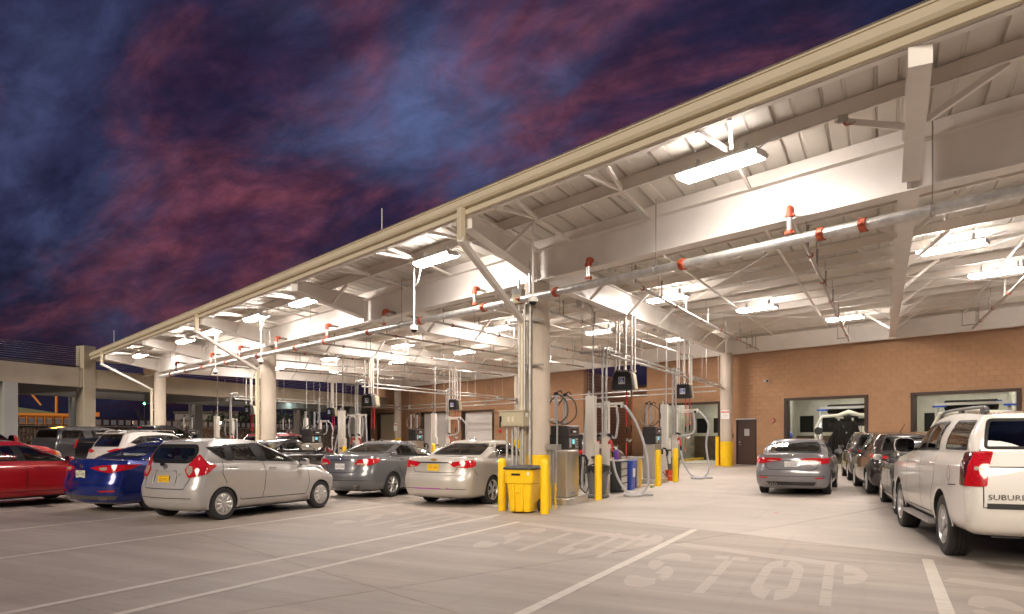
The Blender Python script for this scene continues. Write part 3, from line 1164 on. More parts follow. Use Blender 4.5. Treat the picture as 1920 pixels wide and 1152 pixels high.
# purlins (Z sections) along the eave direction
PQ = [-1.62, 0.0] + [1.55 * k for k in range(1, 14)]
for q in PQ:
    mb = MB()
    z = zdk(q) - 0.004
    s0, s1 = SR, SL
    wdir = WD
    a, b = P(s0, q, z - 0.115), P(s1, q, z - 0.115)
    mb.bar(a, b, 0.012, 0.222)
    mb.bar(a + wdir * 0.036 + Vector((0, 0, 0.1085)), b + wdir * 0.036 + Vector((0, 0, 0.1085)), 0.06, 0.012)
    mb.bar(a - wdir * 0.036 - Vector((0, 0, 0.108)), b - wdir * 0.036 - Vector((0, 0, 0.108)), 0.06, 0.012)
    cpart(mb, 'purlin', M_STEEL)
    for sj in FR:      # lapped splice with bolts
        if q < 8:
            mb = MB().bar(P(sj - 0.55, q, z - 0.115) - wdir * 0.010, P(sj + 0.55, q, z - 0.115) - wdir * 0.010, 0.006, 0.20)
            for ds in (-0.5, 0.5):
                for dz in (-0.06, 0.06):
                    p = P(sj + ds, q, z - 0.115 + dz) - wdir * 0.014
                    mb.tube([p, p - wdir * 0.012], 0.014, 6)
            cpart(mb, 'purlin_splice', M_STEEL)

# eave strut and gutter
zt = zdk(-3)
ev0, ev1 = P(SR, -3.0, 0), P(SL, -3.0, 0)
N_OUT = -WD
UP = Vector((0, 0, 1))
cpart(MB().prism([(0.0, zt - 0.005), (0.012, zt - 0.005), (0.012, zt - 0.30), (-0.10, zt - 0.30), (-0.10, zt - 0.312), (0.0, zt - 0.312)], ev0, ev1, N_OUT, UP), 'eave_strut', M_STEELW)
cpart(MB().prism([(0.014, zt - 0.200), (0.060, zt - 0.200), (0.064, zt - 0.290), (0.014, zt - 0.297)], ev0, ev1, N_OUT, UP), 'eave_trim', M_GUTTER)
cpart(MB().prism([(0.016, zt + 0.03), (0.095, zt + 0.04), (0.105, zt + 0.03), (0.105, zt + 0.012), (0.088, zt + 0.006), (0.100, zt - 0.008), (0.108, zt - 0.105), (0.085, zt - 0.150), (0.016, zt - 0.158)], ev0, ev1, N_OUT, UP), 'gutter', M_GUTTER)
for s in range(-14, 31, 6):
    p = P(s, -3.0, 0)
    cpart(MB().prism([(0.1015, zt - 0.012), (0.1045, zt - 0.012), (0.1115, zt - 0.10), (0.1085, zt - 0.10)], p, p + UD * 0.12, N_OUT, UP), 'gutter_joint', M_GUTTER)
# end rake at the far left
cpart(MB().bar(P(SL + 0.02, -3.1, zt - 0.15), P(SL + 0.02, 0, zt - 0.15), 0.03, 0.36).bar(P(SL + 0.02, 0, zdk(0) - 0.15), P(SL + 0.02, QB, zdk(QB) - 0.15), 0.03, 0.36), 'rake_trim', M_GUTTER)

# main beam over the front columns, back beam
cpart(MB().ibeam(P(SR, 0, zdk(0) - 0.245), P(SL, 0, zdk(0) - 0.245), 0.30, 0.68), 'main_beam', M_STEELW)
cpart(MB().ibeam(P(SR, QB, zdk(QB) - 0.245), P(SL, QB, zdk(QB) - 0.245), 0.26, 0.72), 'back_beam', M_STEELW)
cpart(MB().bar(P(SR, QB + 0.16, zdk(QB) - 0.40), P(SL, QB + 0.16, zdk(QB) - 0.40), 0.02, 0.86), 'closure_panel', M_STEELW)
for s in FR:
    # stiffeners on the main beam
    mb = MB()
    for sd in (-1, 1):
        mb.box(P(s, 0, zdk(0) - 0.585) + WD * (0.075 * sd), (0.012, 0.13, 0.63), (UD, WD, UP))
    cpart(mb, 'stiffener', M_STEELW)
    # roof girder from the main beam to the back
    qa, qb = 0.19, QB - 0.16
    cpart(MB().ibeam(P(s, qa, zdk(qa) - 0.245), P(s, qb, zdk(qb) - 0.245), 0.24, 0.66), 'girder', M_STEELW)
    # tapering cantilever out to the eave
    a, b = P(s, -0.19, 0), P(s, -2.97, 0)
    X = (b - a).normalized()
    L_ = (b - a).length
    zt0, zb0, zb1 = zdk(0) - 0.245, zdk(0) - 0.80, zdk(0) - 0.50
    mb = MB()
    side = VD.cross(UP)
    mb.prism([(0, zt0), (L_, zt0), (L_, zb1), (0, zb0)], a - side * 0.007, a + side * 0.007, X, UP)
    mb.prism([(0, zt0 + 0.018), (L_, zt0 + 0.018), (L_, zt0 + 0.001), (0, zt0 + 0.001)], a - side * 0.11, a + side * 0.11, X, UP)
    mb.prism([(0, zb0 - 0.001), (L_, zb1 - 0.001), (L_, zb1 - 0.018), (0, zb0 - 0.018)], a - side * 0.11, a + side * 0.11, X, UP)
    mb.prism([(L_ + 0.001, zt0 + 0.018), (L_ + 0.015, zt0 + 0.018), (L_ + 0.015, zb1 - 0.018), (L_ + 0.001, zb1 - 0.018)], a - side * 0.11, a + side * 0.11, X, UP)
    mb.bar(b + Vector((0, 0, zt0 + 0.02)) - X * 0.06, b + Vector((0, 0, zt - 0.02)) - X * 0.06, 0.12, 0.1)
    cpart(mb, 'cantilever', M_STEELW)
    # fly braces: thin angles from the purlins down to the bottom flange
    for q in [-1.62] + PQ[3::2]:
        zb_ = (zdk(q) - 0.245 - 0.63) if q > 0 else zb0 + (zb1 - zb0) * (-q - 0.2) / 2.8 + 0.03
        for sd in (-1, 1):
            mb = MB().bar(P(s + sd * 0.02, q, zb_), P(s + sd * 0.95, q, zdk(q) - 0.22), 0.008, 0.07)
            mb.bar(P(s + sd * 0.02, q, zb_ - 0.036) + VD * 0.03, P(s + sd * 0.95, q, zdk(q) - 0.256) + VD * 0.03, 0.06, 0.007)
            cpart(mb, 'fly_brace', M_STEELW)
# kickers between eave strut and first purlin
for k in range(24):
    s = SR + 1.6 + k * 2.05
    if min(abs(s - f) for f in FR) < 0.5:
        continue
    mb = MB()
    mb.bar(P(s + 0.24, -2.95, zt - 0.30), P(s, -1.66, zt - 0.21), 0.05, 0.06)
    mb.bar(P(s - 0.24, -2.95, zt - 0.30), P(s, -1.66, zt - 0.21), 0.05, 0.06)
    cpart(mb, 'kicker', M_STEELW)
    cpart(MB().bar(P(s, -1.58, zt - 0.21), P(s - 0.02, -0.16, zdk(0) - 0.27), 0.045, 0.045), 'kicker', M_STEELW)
# sag angles and crossed rods under the purlins
for f0, f1 in zip(FR, FR[1:]):
    for t in (0.34, 0.67):
        s = f0 + (f1 - f0) * t
        cpart(MB().bar(P(s, 0.2, zdk(0.2) - 0.262), P(s, QB - 0.2, zdk(QB - 0.2) - 0.262), 0.05, 0.045), 'sag_angle', M_STEELW)
    for qa, qb in ((1.2, 10.4), (10.6, 20.2)):
        for a, b in ((f0 + 0.2, f1 - 0.2), (f1 - 0.2, f0 + 0.2)):
            cpart(MB().tube([P(a, qa, zdk(qa) - 0.30), P(b, qb, zdk(qb) - 0.30 - (0.03 if a < b else 0))], 0.013, 5), 'bracing_rod', M_STEELW)
# ---------------------------------------------------------------- columns
M_YCOL = M_YELLOW


def column(s, q, label, ztop=None, yellow=1.17):
    p = P(s, q)
    z0 = gz(p.x, p.y)
    c = empty('column', (p.x, p.y, z0), math.atan2(UD.y, UD.x), label, 'column', 'round concrete columns under the canopy')
    zt_ = (ztop or zdk(q) - 0.245 - 0.69) - z0
    MB().lathe([(0.282, 0.0), (0.282, yellow), (0.285, yellow + 0.002)], 32).build('painted_base', M_YCOL, c, smooth=True)
    MB().lathe([(0.279, yellow), (0.279, zt_ - 0.03), (0.275, zt_ - 0.02), (0.0, zt_ - 0.02)], 32).build('shaft', M_CONCOL, c, smooth=True)
    pl = MB().b2((-0.2, -0.2, zt_ - 0.02), (0.2, 0.2, zt_))
    for a in (-0.15, 0.15):
        for b in (-0.15, 0.15):
            pl.cyl((a, b, zt_), 0.018, 0.05, 8)
    pl.build('cap_plate', M_STEELW, c)
    return c


c1 = column(0.0, 0.0, 'round concrete column with yellow base behind the yellow trash bin')
column(14.67, 0.0, 'round concrete column behind the silver hatchback, in the middle of the front row')
column(28.72, 0.0, 'round concrete column at the far left end of the front row')
column(-15.3, 0.0, 'round concrete column out at the right end of the front row')
c2 = column(-0.22, 20.43, 'round concrete column with yellow base beside the brown door')
column(14.6, 20.6, 'round concrete column near the block wall, just left of the grey electrical cabinet')
column(28.7, 20.6, 'round concrete column near the block wall behind the graphite sedan')
# sign on the column by the brown door
sg = empty('column_sign', tuple(P(-0.22, 20.43, gz(*P(-0.22, 20.43).xy) + 2.42) + (-VD * 0.27).xyz), 0, 'white notice with a red band on the column by the brown door', 'sign')
MB().b2((-0.19, -0.035, -0.2), (0.19, -0.02, 0.2)).build('board', M_PAPER, sg)
MB().b2((-0.17, -0.040, 0.09), (0.17, -0.036, 0.15)).build('red_band', M_REDP, sg)
text_obj('lettering', 'NOTICE', 0.05, (0, -0.0415, 0.12), (1, 0, 0), (0, 0, 1), M_PAPER, sg)
for k, tx in enumerate(('NO SMOKING', 'STOP ENGINE', 'WHILE FUELING')):
    text_obj('lettering', tx, 0.036, (0, -0.038, 0.03 - 0.07 * k), (1, 0, 0), (0, 0, 1), M_INKB, sg)
sg2 = empty('column_sign', tuple(P(28.7, 20.6, 2.4) - VD * 0.27), 0, 'white and red notice on the far column behind the graphite sedan', 'sign')
MB().b2((-0.16, -0.035, -0.3), (0.16, -0.02, 0.3)).build('board', M_PAPER, sg2)
MB().b2((-0.15, -0.040, 0.12), (0.15, -0.036, 0.2)).build('red_band', M_REDP, sg2)


# downspouts: box section from the gutter, slanting back to the column and down it
def downspout(s, label):
    d = empty('downspout', P(s, -3.0, 0), 0, label, 'downspout', 'downspouts from the canopy gutter')
    o = d.location
    w = 0.115
    top = P(s, -3.0, 0) + N_OUT * 0.12
    foot = P(s, 0, 0) - VD * 0.36 - Vector((0.17, 0, 0))
    g0 = gz(foot.x, foot.y)
    A, B = top + Vector((0, 0, zt - 0.17)), top + Vector((0, 0, 5.10))
    Cc, Dd = foot + Vector((0, 0, 4.05)), foot + Vector((0, 0, g0 + 0.02))
    MB().bar(A - o, B - o, w, w, up=WD).build('drop', M_GUTTER, d, bevel=0.008)
    MB().bar(B - o - Vector((0, 0, 0.0)) + (B - Cc).normalized() * 0.05, Cc - o - (B - Cc).normalized() * 0.05, w, w * 0.94).build('offset', M_STEELW, d, bevel=0.008)
    MB().bar(Cc - o, Dd - o, w, w, up=WD).build('leader', M_GUTTER, d, bevel=0.008)
    st = MB()
    for z in (1.6, 3.0):
        st.bar(foot - o + Vector((-0.07, 0.03, z)), foot - o + Vector((0.07, 0.03, z)), 0.14, 0.03)
    st.build('strap', M_GUTTER, d)


downspout(0.0, 'tan downspout slanting from the gutter to the column by the yellow bin')
downspout(14.67, 'tan downspout slanting to the middle front column')
downspout(28.72, 'tan downspout slanting to the column at the far left end')
# lightning rods on the roof edge
for s in (3.07, 27.2):
    small('lightning_rod', MB().tube([P(s, -2.9, zt + 0.02), P(s, -2.9, zt + 0.62 if s < 9 else zt + 0.72)], 0.011, 6), M_STEELW, 'thin white rod standing on the roof edge ' + ('near the middle of the eave' if s < 9 else 'at the far left end of the eave'), 'lightning rod')

# ---------------------------------------------------------------- light fittings
M_LENS = mat('lit lamp lens', (1, 1, 1), 0.3, emit=((1.0, 0.91, 0.835), 76.0))
M_HOUS = mat('lamp housing', (0.74, 0.74, 0.74), 0.35, noise=(20, 0.05))


def light_fitting(proto, s, q, label, cond=True):
    z = zdk(q) - (0.27 if q < 0 else 0.33)
    ang = math.atan2(UD.y, UD.x)
    l = empty('light_fitting', P(s, q, z), ang, label, 'light fitting', 'long lit fittings under the canopy')
    # slight pitch of the roof
    if proto:
        for ch in proto.children:
            copy_tree(ch, l)
        return l
    MB().prism([(-0.172, -0.102), (-0.15, -0.055), (0.15, -0.055), (0.172, -0.102)], (-0.64, 0, 0), (0.64, 0, 0), Vector((0, 1, 0)), UP).build('housing', M_HOUS, l)
    mb = MB().prism([(-0.160, -0.104), (-0.188, -0.124), (-0.165, -0.150), (-0.11, -0.178), (0.11, -0.178), (0.165, -0.150), (0.188, -0.124), (0.160, -0.104)], (-0.62, 0, 0), (0.62, 0, 0), Vector((0, 1, 0)), UP)
    mb.build('lens', M_LENS, l, smooth=True, angle=50)
    for x in (-0.645, 0.645):
        e = MB()
        e.prism([(-0.175, -0.095), (0.175, -0.095), (0.13, -0.165), (-0.13, -0.165)], (x - 0.02, 0, 0), (x + 0.02, 0, 0), Vector((0, 1, 0)), UP)
        e.tube(curve_pts([(x, 0.05, -0.08), (x * 1.15, 0.09, -0.04), (x * 1.35, 0.10, -0.02), (x * 1.6, 0.10, 0.0)], 4), 0.014, 6)
        e.build('end_cap', M_HOUS, l)
    for x in (-0.4, 0.4):
        MB().b2((x - 0.02, -0.05, -0.055), (x + 0.02, 0.05, 0.10)).build('hanger', M_HOUS, l)
    return l


names = [(-12.1, -1.75), (-4.98, -1.75), (2.17, -1.75), (8.77, -1.75), (12.35, -1.75), (16.4, -1.75), (19.75, -1.75), (26.55, -1.75)]
where = ['out past the right edge', 'largest and nearest, hanging before the white SUV', 'left of the nearest column', 'above the silver sedan', 'above the silver hatchback', 'above the middle front column', 'left of the middle front column', 'nearest to the far left column']
proto = None
for (s, q), w_ in zip(names, where):
    l = light_fitting(proto, s, q, 'lit fitting along the eave, ' + w_)
    proto = proto or l
for qi, (q, row) in enumerate(((6.95, (-8.65, -1.24, 6.4, 13.04, 19.9, 26.6)), (11.4, (-10.06, -3.33, 3.45, 12.3, 18.5, 25.5)), (16.8, (-12.6, -5.93, 1.3, 8.6, 16.0, 23.0)))):
    for k, s in enumerate(row):
        light_fitting(proto, s, q, 'lit fitting, %s row behind the columns, %s' % (('first', 'second', 'third')[qi], ('over the far right lane', 'over the lane with the white SUV queue', 'beside the nearest column line', 'over the graphite sedan', 'over the dark red crossover', 'over the far left lanes')[k]))

# ---------------------------------------------------------------- sprinkler main, risers, branches
QM = -0.52
ZM = 4.50


def zm(s):
    return ZM + (0.0035 * s if s > 0 else 0)


main = empty('sprinkler_main', P(0, QM, ZM), 0, 'thick galvanised sprinkler pipe with orange couplings running along the front columns', 'pipe')
mo = main.location
s = -17.0
seg = [-17.0, -13.2, -9.7, -6.98, -6.38, -3.97, -0.9, 0.19, 1.43, 3.98, 6.6, 9.28, 11.39, 14.6, 17.83, 20.6, 22.9, 25.2, 27.2]
for a, b in zip(seg, seg[1:]):
    MB().tube([P(a + 0.02, QM, zm(a)) - mo, P(b - 0.02, QM, zm(b)) - mo], 0.078, 16).build('pipe_length', M_GALV, main, smooth=True)
for a in seg[1:-1]:
    c = MB()
    p = P(a, QM, zm(a)) - mo
    c.tube([p - UD * 0.05, p - UD * 0.045, p + UD * 0.045, p + UD * 0.05], [0.08, 0.099, 0.099, 0.08], 16)
    for sg_ in (-1, 1):
        c.box(p + WD * (0.108 * sg_), (0.045, 0.05, 0.03), (UD, WD, UP))
        c.tube([p + WD * (0.118 * sg_) - UD * 0.045, p + WD * (0.118 * sg_) + UD * 0.045], 0.012, 6)
    c.build('coupling', M_ORANGE, main, smooth=True)
# seismic hangers: thin rods up to the roof
for k, s in enumerate((-15.5, -7.85, -3.4, 0.75, 4.9, 10.3, 15.2, 20, 25.4)):
    r = MB().tube([P(s, QM, zm(s) + 0.09), P(s, QM, 5.75)], 0.009, 5).tube([P(s, QM, zm(s)) + WD * (0.095 * math.cos(t)) + UP * (0.095 * math.sin(t)) for t in [math.pi * j / 8 - 0.3 for j in range(13)]], 0.008, 5)
    r.v = [tuple(Vector(v) - mo) for v in r.v]
    r.build('hanger', M_ROD, main)

BR = [(-10.4, 0), (-5.89, 0.6), (-1.78, 0.55), (1.79, 0.5), (5.8, 0.45), (9.17, 0.4), (13.0, 0.4), (16.45, 0.4), (19.7, 0.4), (24.5, 0.4)]
bdesc = ['over the far right lane', 'below the biggest lit fitting', 'just right of the nearest column', 'just left of the nearest column', 'over the silver sedan', 'over the graphite sedan', 'right of the middle front column', 'left of the middle front column', 'over the white crossover', 'at the far left end']
for (s, rise), w_ in zip(BR, bdesc):
    rise = 0.48
    b = empty('sprinkler_branch', P(s, QM, zm(s)), 0, 'thin sprinkler branch with orange riser, ' + w_, 'pipe', 'sprinkler branch pipes under the purlins')
    o = b.location
    up0, up1 = P(s, QM, zm(s) + 0.09) - o, P(s, QM, zm(s) + rise) - o
    MB().tube([up0, up1 - UP * 0.06], 0.040, 10).build('riser', M_GALV, b, smooth=True)
    f = MB()
    for z in (0.13, rise - 0.09):
        p = P(s, QM, zm(s) + z) - o
        f.tube([p - UP * 0.035, p - UP * 0.03, p + UP * 0.03, p + UP * 0.035], [0.046, 0.060, 0.060, 0.046], 12)
        for sg_ in (-1, 1):
            f.box(p + UD * (0.064 * sg_), (0.035, 0.028, 0.035), (UD, WD, UP))
    f.tube(curve_pts([up1 - UP * 0.07, up1 - UP * 0.02, up1 + VD * 0.03 + UP * 0.02, up1 + VD * 0.10 + UP * 0.025], 4), 0.050, 10)
    p = up1 + VD * 0.13 + UP * 0.025
    f.tube([p - VD * 0.03, p + VD * 0.03], 0.058, 12)
    f.build('riser_fitting', M_ORANGE, b, smooth=True)
    qs = [QM + 0.16, 3.0, 6.1, 9.2, 12.3, 15.4, 18.5, 20.9]

    def bz(q):
        return zm(s) + rise + 0.025 + 0.030 * max(q, 0) * 0.92
    for a, c in zip(qs, qs[1:]):
        MB().tube([P(s, a, bz(a)) - o, P(s, c, bz(c)) - o], 0.036, 10).build('pipe_length', M_GALV if s < 5 else M_GALVD, b, smooth=True)
    cp, hg, hd = MB(), MB(), MB()
    for a in qs[1:-1]:
        p = P(s, a, bz(a)) - o
        cp.tube([p - VD * 0.03, p - VD * 0.026, p + VD * 0.026, p + VD * 0.03], [0.04, 0.056, 0.056, 0.04], 10)
    tag(cp.build('coupling', M_ORANGE, b, smooth=True), kind='stuff')
    for a in (0.0, 2.2, 4.4, 7.0, 9.9, 12.9, 16.0, 19.0):
        p = P(s, a, bz(a)) - o
        hg.tube([p + UP * 0.03, p + UP * (zdk(a) - 0.20 - bz(a))], 0.006, 5)
        q_ = p + VD * 0.28
        hd.tube([q_ + UP * 0.02, q_ + UP * 0.40], 0.018, 6)
        hd.tube([q_ + UP * 0.40, q_ + UP * 0.47], 0.026, 6)
    tag(hg.build('hanger', M_ROD, b), kind='stuff')
    tag(hd.build('sprinkler_head', M_GALVD, b), kind='stuff')
    # trapeze at the wall end
    if s < 3:
        tr = MB()
        e = P(s, 20.0, bz(20)) - o
        for sd in (-0.02, 0.42):
            tr.tube([e + UD * sd + UP * 0.03, e + UD * sd + UP * 0.55], 0.014, 6)
        tr.bar(e + UD * -0.05 + UP * 0.05, e + UD * 0.45 + UP * 0.05, 0.03, 0.03)
        tr.build('trapeze', M_ROD, b)
# strut channels below the first purlin
for s in (-3.0, 4.9, 10.4, 17.3, 22.6):
    small('strut_channel', MB().bar(P(s, -1.6, zdk(0) - 0.27), P(s - 0.15, -0.2, zdk(0) - 0.29), 0.041, 0.041), M_GALV, 'short strut channel under the roof edge, ' + {-3.0: 'near the big long light', 4.9: 'left of the nearest column', 10.4: 'over the silver hatchback', 17.3: 'left of the middle front column', 22.6: 'near the far left column'}[s], 'strut')
# conduit along the eave purlin, junction box hanging open
cond = MB()
for a, b in ((-4.3, 1.5), (-16.5, -5.7), (2.9, 8.1), (9.4, 11.7), (13.0, 19.1), (20.4, 25.9)):
    cond.tube([P(a, -1.70, zdk(0) - 0.235), P(b, -1.70, zdk(0) - 0.235)], 0.013, 6)
small('conduit_run', cond, M_GALV, 'thin steel conduit linking the fittings along the eave purlin', 'conduit')
jb = empty('junction_box', P(-6.75, -1.74, zdk(0) - 0.29), 0, 'open grey junction box with loose red and green wires near the big end post', 'junction box')
MB().b2((-0.06, -0.03, -0.05), (0.06, 0.03, 0.05)).build('box', M_GALVD, jb, bevel=0.01)
for k, (m_, dx) in enumerate(((M_REDP, 0.03), (mat('green wire', (0.02, 0.25, 0.06), 0.5), 0.05), (M_REDP, 0.08))):
    MB().tube(curve_pts([(0, 0, -0.04), (dx, -0.02, -0.10), (dx * 1.5 + 0.03, -0.02, -0.07)], 4), 0.005, 5).build('wire', m_, jb)


# ---------------------------------------------------------------- dome cameras on white drop rods
def drop_camera(s, q, z0, z1, label, elbow=True):
    c = empty('dome_camera', P(s, q, z0), 0, label, 'dome camera', 'dome cameras hanging on white rods')
    m_ = MB().tube([(0, 0, 0.06), (0, 0, z1 - z0)], 0.021, 8)
    if elbow:
        m_.tube(curve_pts([(0, 0, (z1 - z0) * 0.62), tuple(UD * -0.16 + UP * (z1 - z0) * 0.70), tuple(UD * -0.26 + UP * (z1 - z0) * 0.86), tuple(UD * -0.30 + UP * (z1 - z0) * 0.98)], 5), 0.012, 6)
    m_.build('drop_rod', M_WHITEP, c, smooth=True)
    MB().lathe([(0.0, 0.10), (0.04, 0.095), (0.085, 0.05), (0.095, 0.0), (0.085, -0.03)], 18).build('dome_cap', M_WHITEP, c, smooth=True)
    MB().lathe([(0.075, -0.025), (0.06, -0.065), (0.03, -0.085), (0.0, -0.09)], 16).build('dome_lens', M_GUM, c, smooth=True)


drop_camera(-0.95, -1.70, 4.12, 5.57, 'white dome camera on a rod just right of the nearest column', False)
drop_camera(3.08, -1.70, 4.05, 5.57, 'white dome camera on a rod left of the nearest column')
drop_camera(12.05, -1.70, 4.02, 5.57, 'white dome camera on a rod right of the middle front column')
drop_camera(16.3, -1.70, 3.98, 5.57, 'white dome camera on a rod left of the middle front column')
# ================================================================ cars
def lerp_tab(tab, y):
    if isinstance(tab, (int, float)):
        return tab
    if y <= tab[0][0]:
        return tab[0][1]
    for (a, za), (b, zb) in zip(tab, tab[1:]):
        if y <= b:
            t = (y - a) / (b - a)
            return za + (zb - za) * t
    return tab[-1][1]


def half_ring(L, nside):
    yr, yf, w, zc, rr, rf, br, bf, tr, tf = L
    ym = (yr + yf) / 2
    pts = []

    def wid(y):
        if y < ym:
            return w * (1 - tr * abs((ym - y) / (ym - yr)) ** 2.6)
        return w * (1 - tf * abs((y - ym) / (yf - ym)) ** 2.6)
    wr_, wf_ = wid(yr + br + rr[1]), wid(yf - bf - rf[1])
    xa = max(wr_ - rr[0], 0.02)
    for i in range(6):
        x = xa * i / 6
        pts.append((x, yr + br * (x / xa) ** 2))
    for i in range(8):
        a = math.pi / 2 * i / 8
        pts.append((xa + (wr_ - xa) * math.sin(a), yr + br + rr[1] * (1 - math.cos(a))))
    y0, y1 = yr + br + rr[1], yf - bf - rf[1]
    for i in range(nside + 1):
        y = y0 + (y1 - y0) * i / nside
        pts.append((wid(y), y))
    xb = max(wf_ - rf[0], 0.02)
    for i in range(1, 9):
        a = math.pi / 2 * (1 - i / 8)
        pts.append((xb + (wf_ - xb) * math.sin(a), yf - bf - rf[1] * (1 - math.cos(a))))
    for i in range(5, -1, -1):
        x = xb * i / 6
        pts.append((x, yf - bf * (x / xb) ** 2))
    return [Vector((x, y, lerp_tab(zc, y))) for x, y in pts]


def cr(p0, p1, p2, p3, t):
    return 0.5 * ((2 * p1) + (p2 - p0) * t + (2 * p0 - 5 * p1 + 4 * p2 - p3) * t * t + (3 * p1 - p0 - 3 * p2 + p3) * t ** 3)


def loft(levels, nsub, nside):
    rings = [half_ring(L, nside) for L in levels]
    rows = []
    for i in range(len(rings) - 1):
        a, b, c, d = rings[max(i - 1, 0)], rings[i], rings[i + 1], rings[min(i + 2, len(rings) - 1)]
        for k in range(nsub):
            t = k / nsub
            rows.append([cr(a[j], b[j], c[j], d[j], t) for j in range(len(b))])
    rows.append(rings[-1])
    return rows


def pip(poly, x, y):
    ins = False
    n = len(poly)
    for i in range(n):
        x1, y1 = poly[i]
        x2, y2 = poly[(i + 1) % n]
        if (y1 > y) != (y2 > y) and x < (x2 - x1) * (y - y1) / (y2 - y1) + x1:
            ins = not ins
    return ins


def rnd(poly, r=0.04, k=4):
    """round every corner of an outline"""
    out = []
    n = len(poly)
    for i in range(n):
        p0, p1, p2 = Vector(poly[i - 1]), Vector(poly[i]), Vector(poly[(i + 1) % n])
        a, b = p0 - p1, p2 - p1
        d = min(r, a.length * 0.45, b.length * 0.45)
        A, B = p1 + a.normalized() * d, p1 + b.normalized() * d
        for j in range(k + 1):
            t = j / k
            q = A * (1 - t) ** 2 + p1 * 2 * t * (1 - t) + B * t * t
            out.append((q.x, q.y))
    return out


def area2(poly):
    return sum(poly[i][0] * poly[(i + 1) % len(poly)][1] - poly[(i + 1) % len(poly)][0] * poly[i][1] for i in range(len(poly)))


def inset(poly, d):
    if area2(poly) < 0:
        poly = poly[::-1]
    n = len(poly)
    out = []
    for i in range(n):
        p0, p1, p2 = Vector(poly[i - 1]), Vector(poly[i]), Vector(poly[(i + 1) % n])
        e1, e2 = (p1 - p0), (p2 - p1)
        e1 = e1.normalized() if e1.length > 1e-9 else Vector((1, 0))
        e2 = e2.normalized() if e2.length > 1e-9 else e1
        n1, n2 = Vector((-e1.y, e1.x)), Vector((-e2.y, e2.x))
        nn = n1 + n2
        nn = nn.normalized() if nn.length > 1e-6 else n1
        c = max(nn.dot(n1), 0.35)
        q = p1 + nn * (d / c)
        out.append((q.x, q.y))
    return poly, out


def clip_cell(poly, x0, x1, y0, y1):
    def cut(ps, f, ix):
        out = []
        for i in range(len(ps)):
            a, b = ps[i - 1], ps[i]
            fa, fb = f(a), f(b)
            if (fa >= 0) != (fb >= 0):
                t = fa / (fa - fb)
                out.append((a[0] + (b[0] - a[0]) * t, a[1] + (b[1] - a[1]) * t))
            if fb >= 0:
                out.append(b)
        return out
    ps = poly
    for f in (lambda p: p[0] - x0, lambda p: x1 - p[0], lambda p: p[1] - y0, lambda p: y1 - p[1]):
        ps = cut(ps, f, 0)
        if len(ps) < 3:
            return []
    return ps


R2 = math.sqrt(0.5)
VIEWS = {'R': (lambda u, v: Vector((4, u, v)), Vector((-1, 0, 0))),
         'L': (lambda u, v: Vector((-4, u, v)), Vector((1, 0, 0))),
         'B': (lambda u, v: Vector((u, -6, v)), Vector((0, 1, 0))),
         'F': (lambda u, v: Vector((u, 10, v)), Vector((0, -1, 0))),
         'T': (lambda u, v: Vector((u, v, 5)), Vector((0, 0, -1))),
         'C': (lambda u, v: Vector((u * R2 + 6 * R2, u * R2 - 6 * R2, v)), Vector((-R2, R2, 0))),
         'D': (lambda u, v: Vector((u * R2 + 6 * R2, -u * R2 + 6 * R2, v)), Vector((-R2, -R2, 0)))}


def cu(x, y):
    """(x, y) near the rear right corner -> u of view C"""
    return (x + y) * R2


def du(x, y):
    return (x - y) * R2


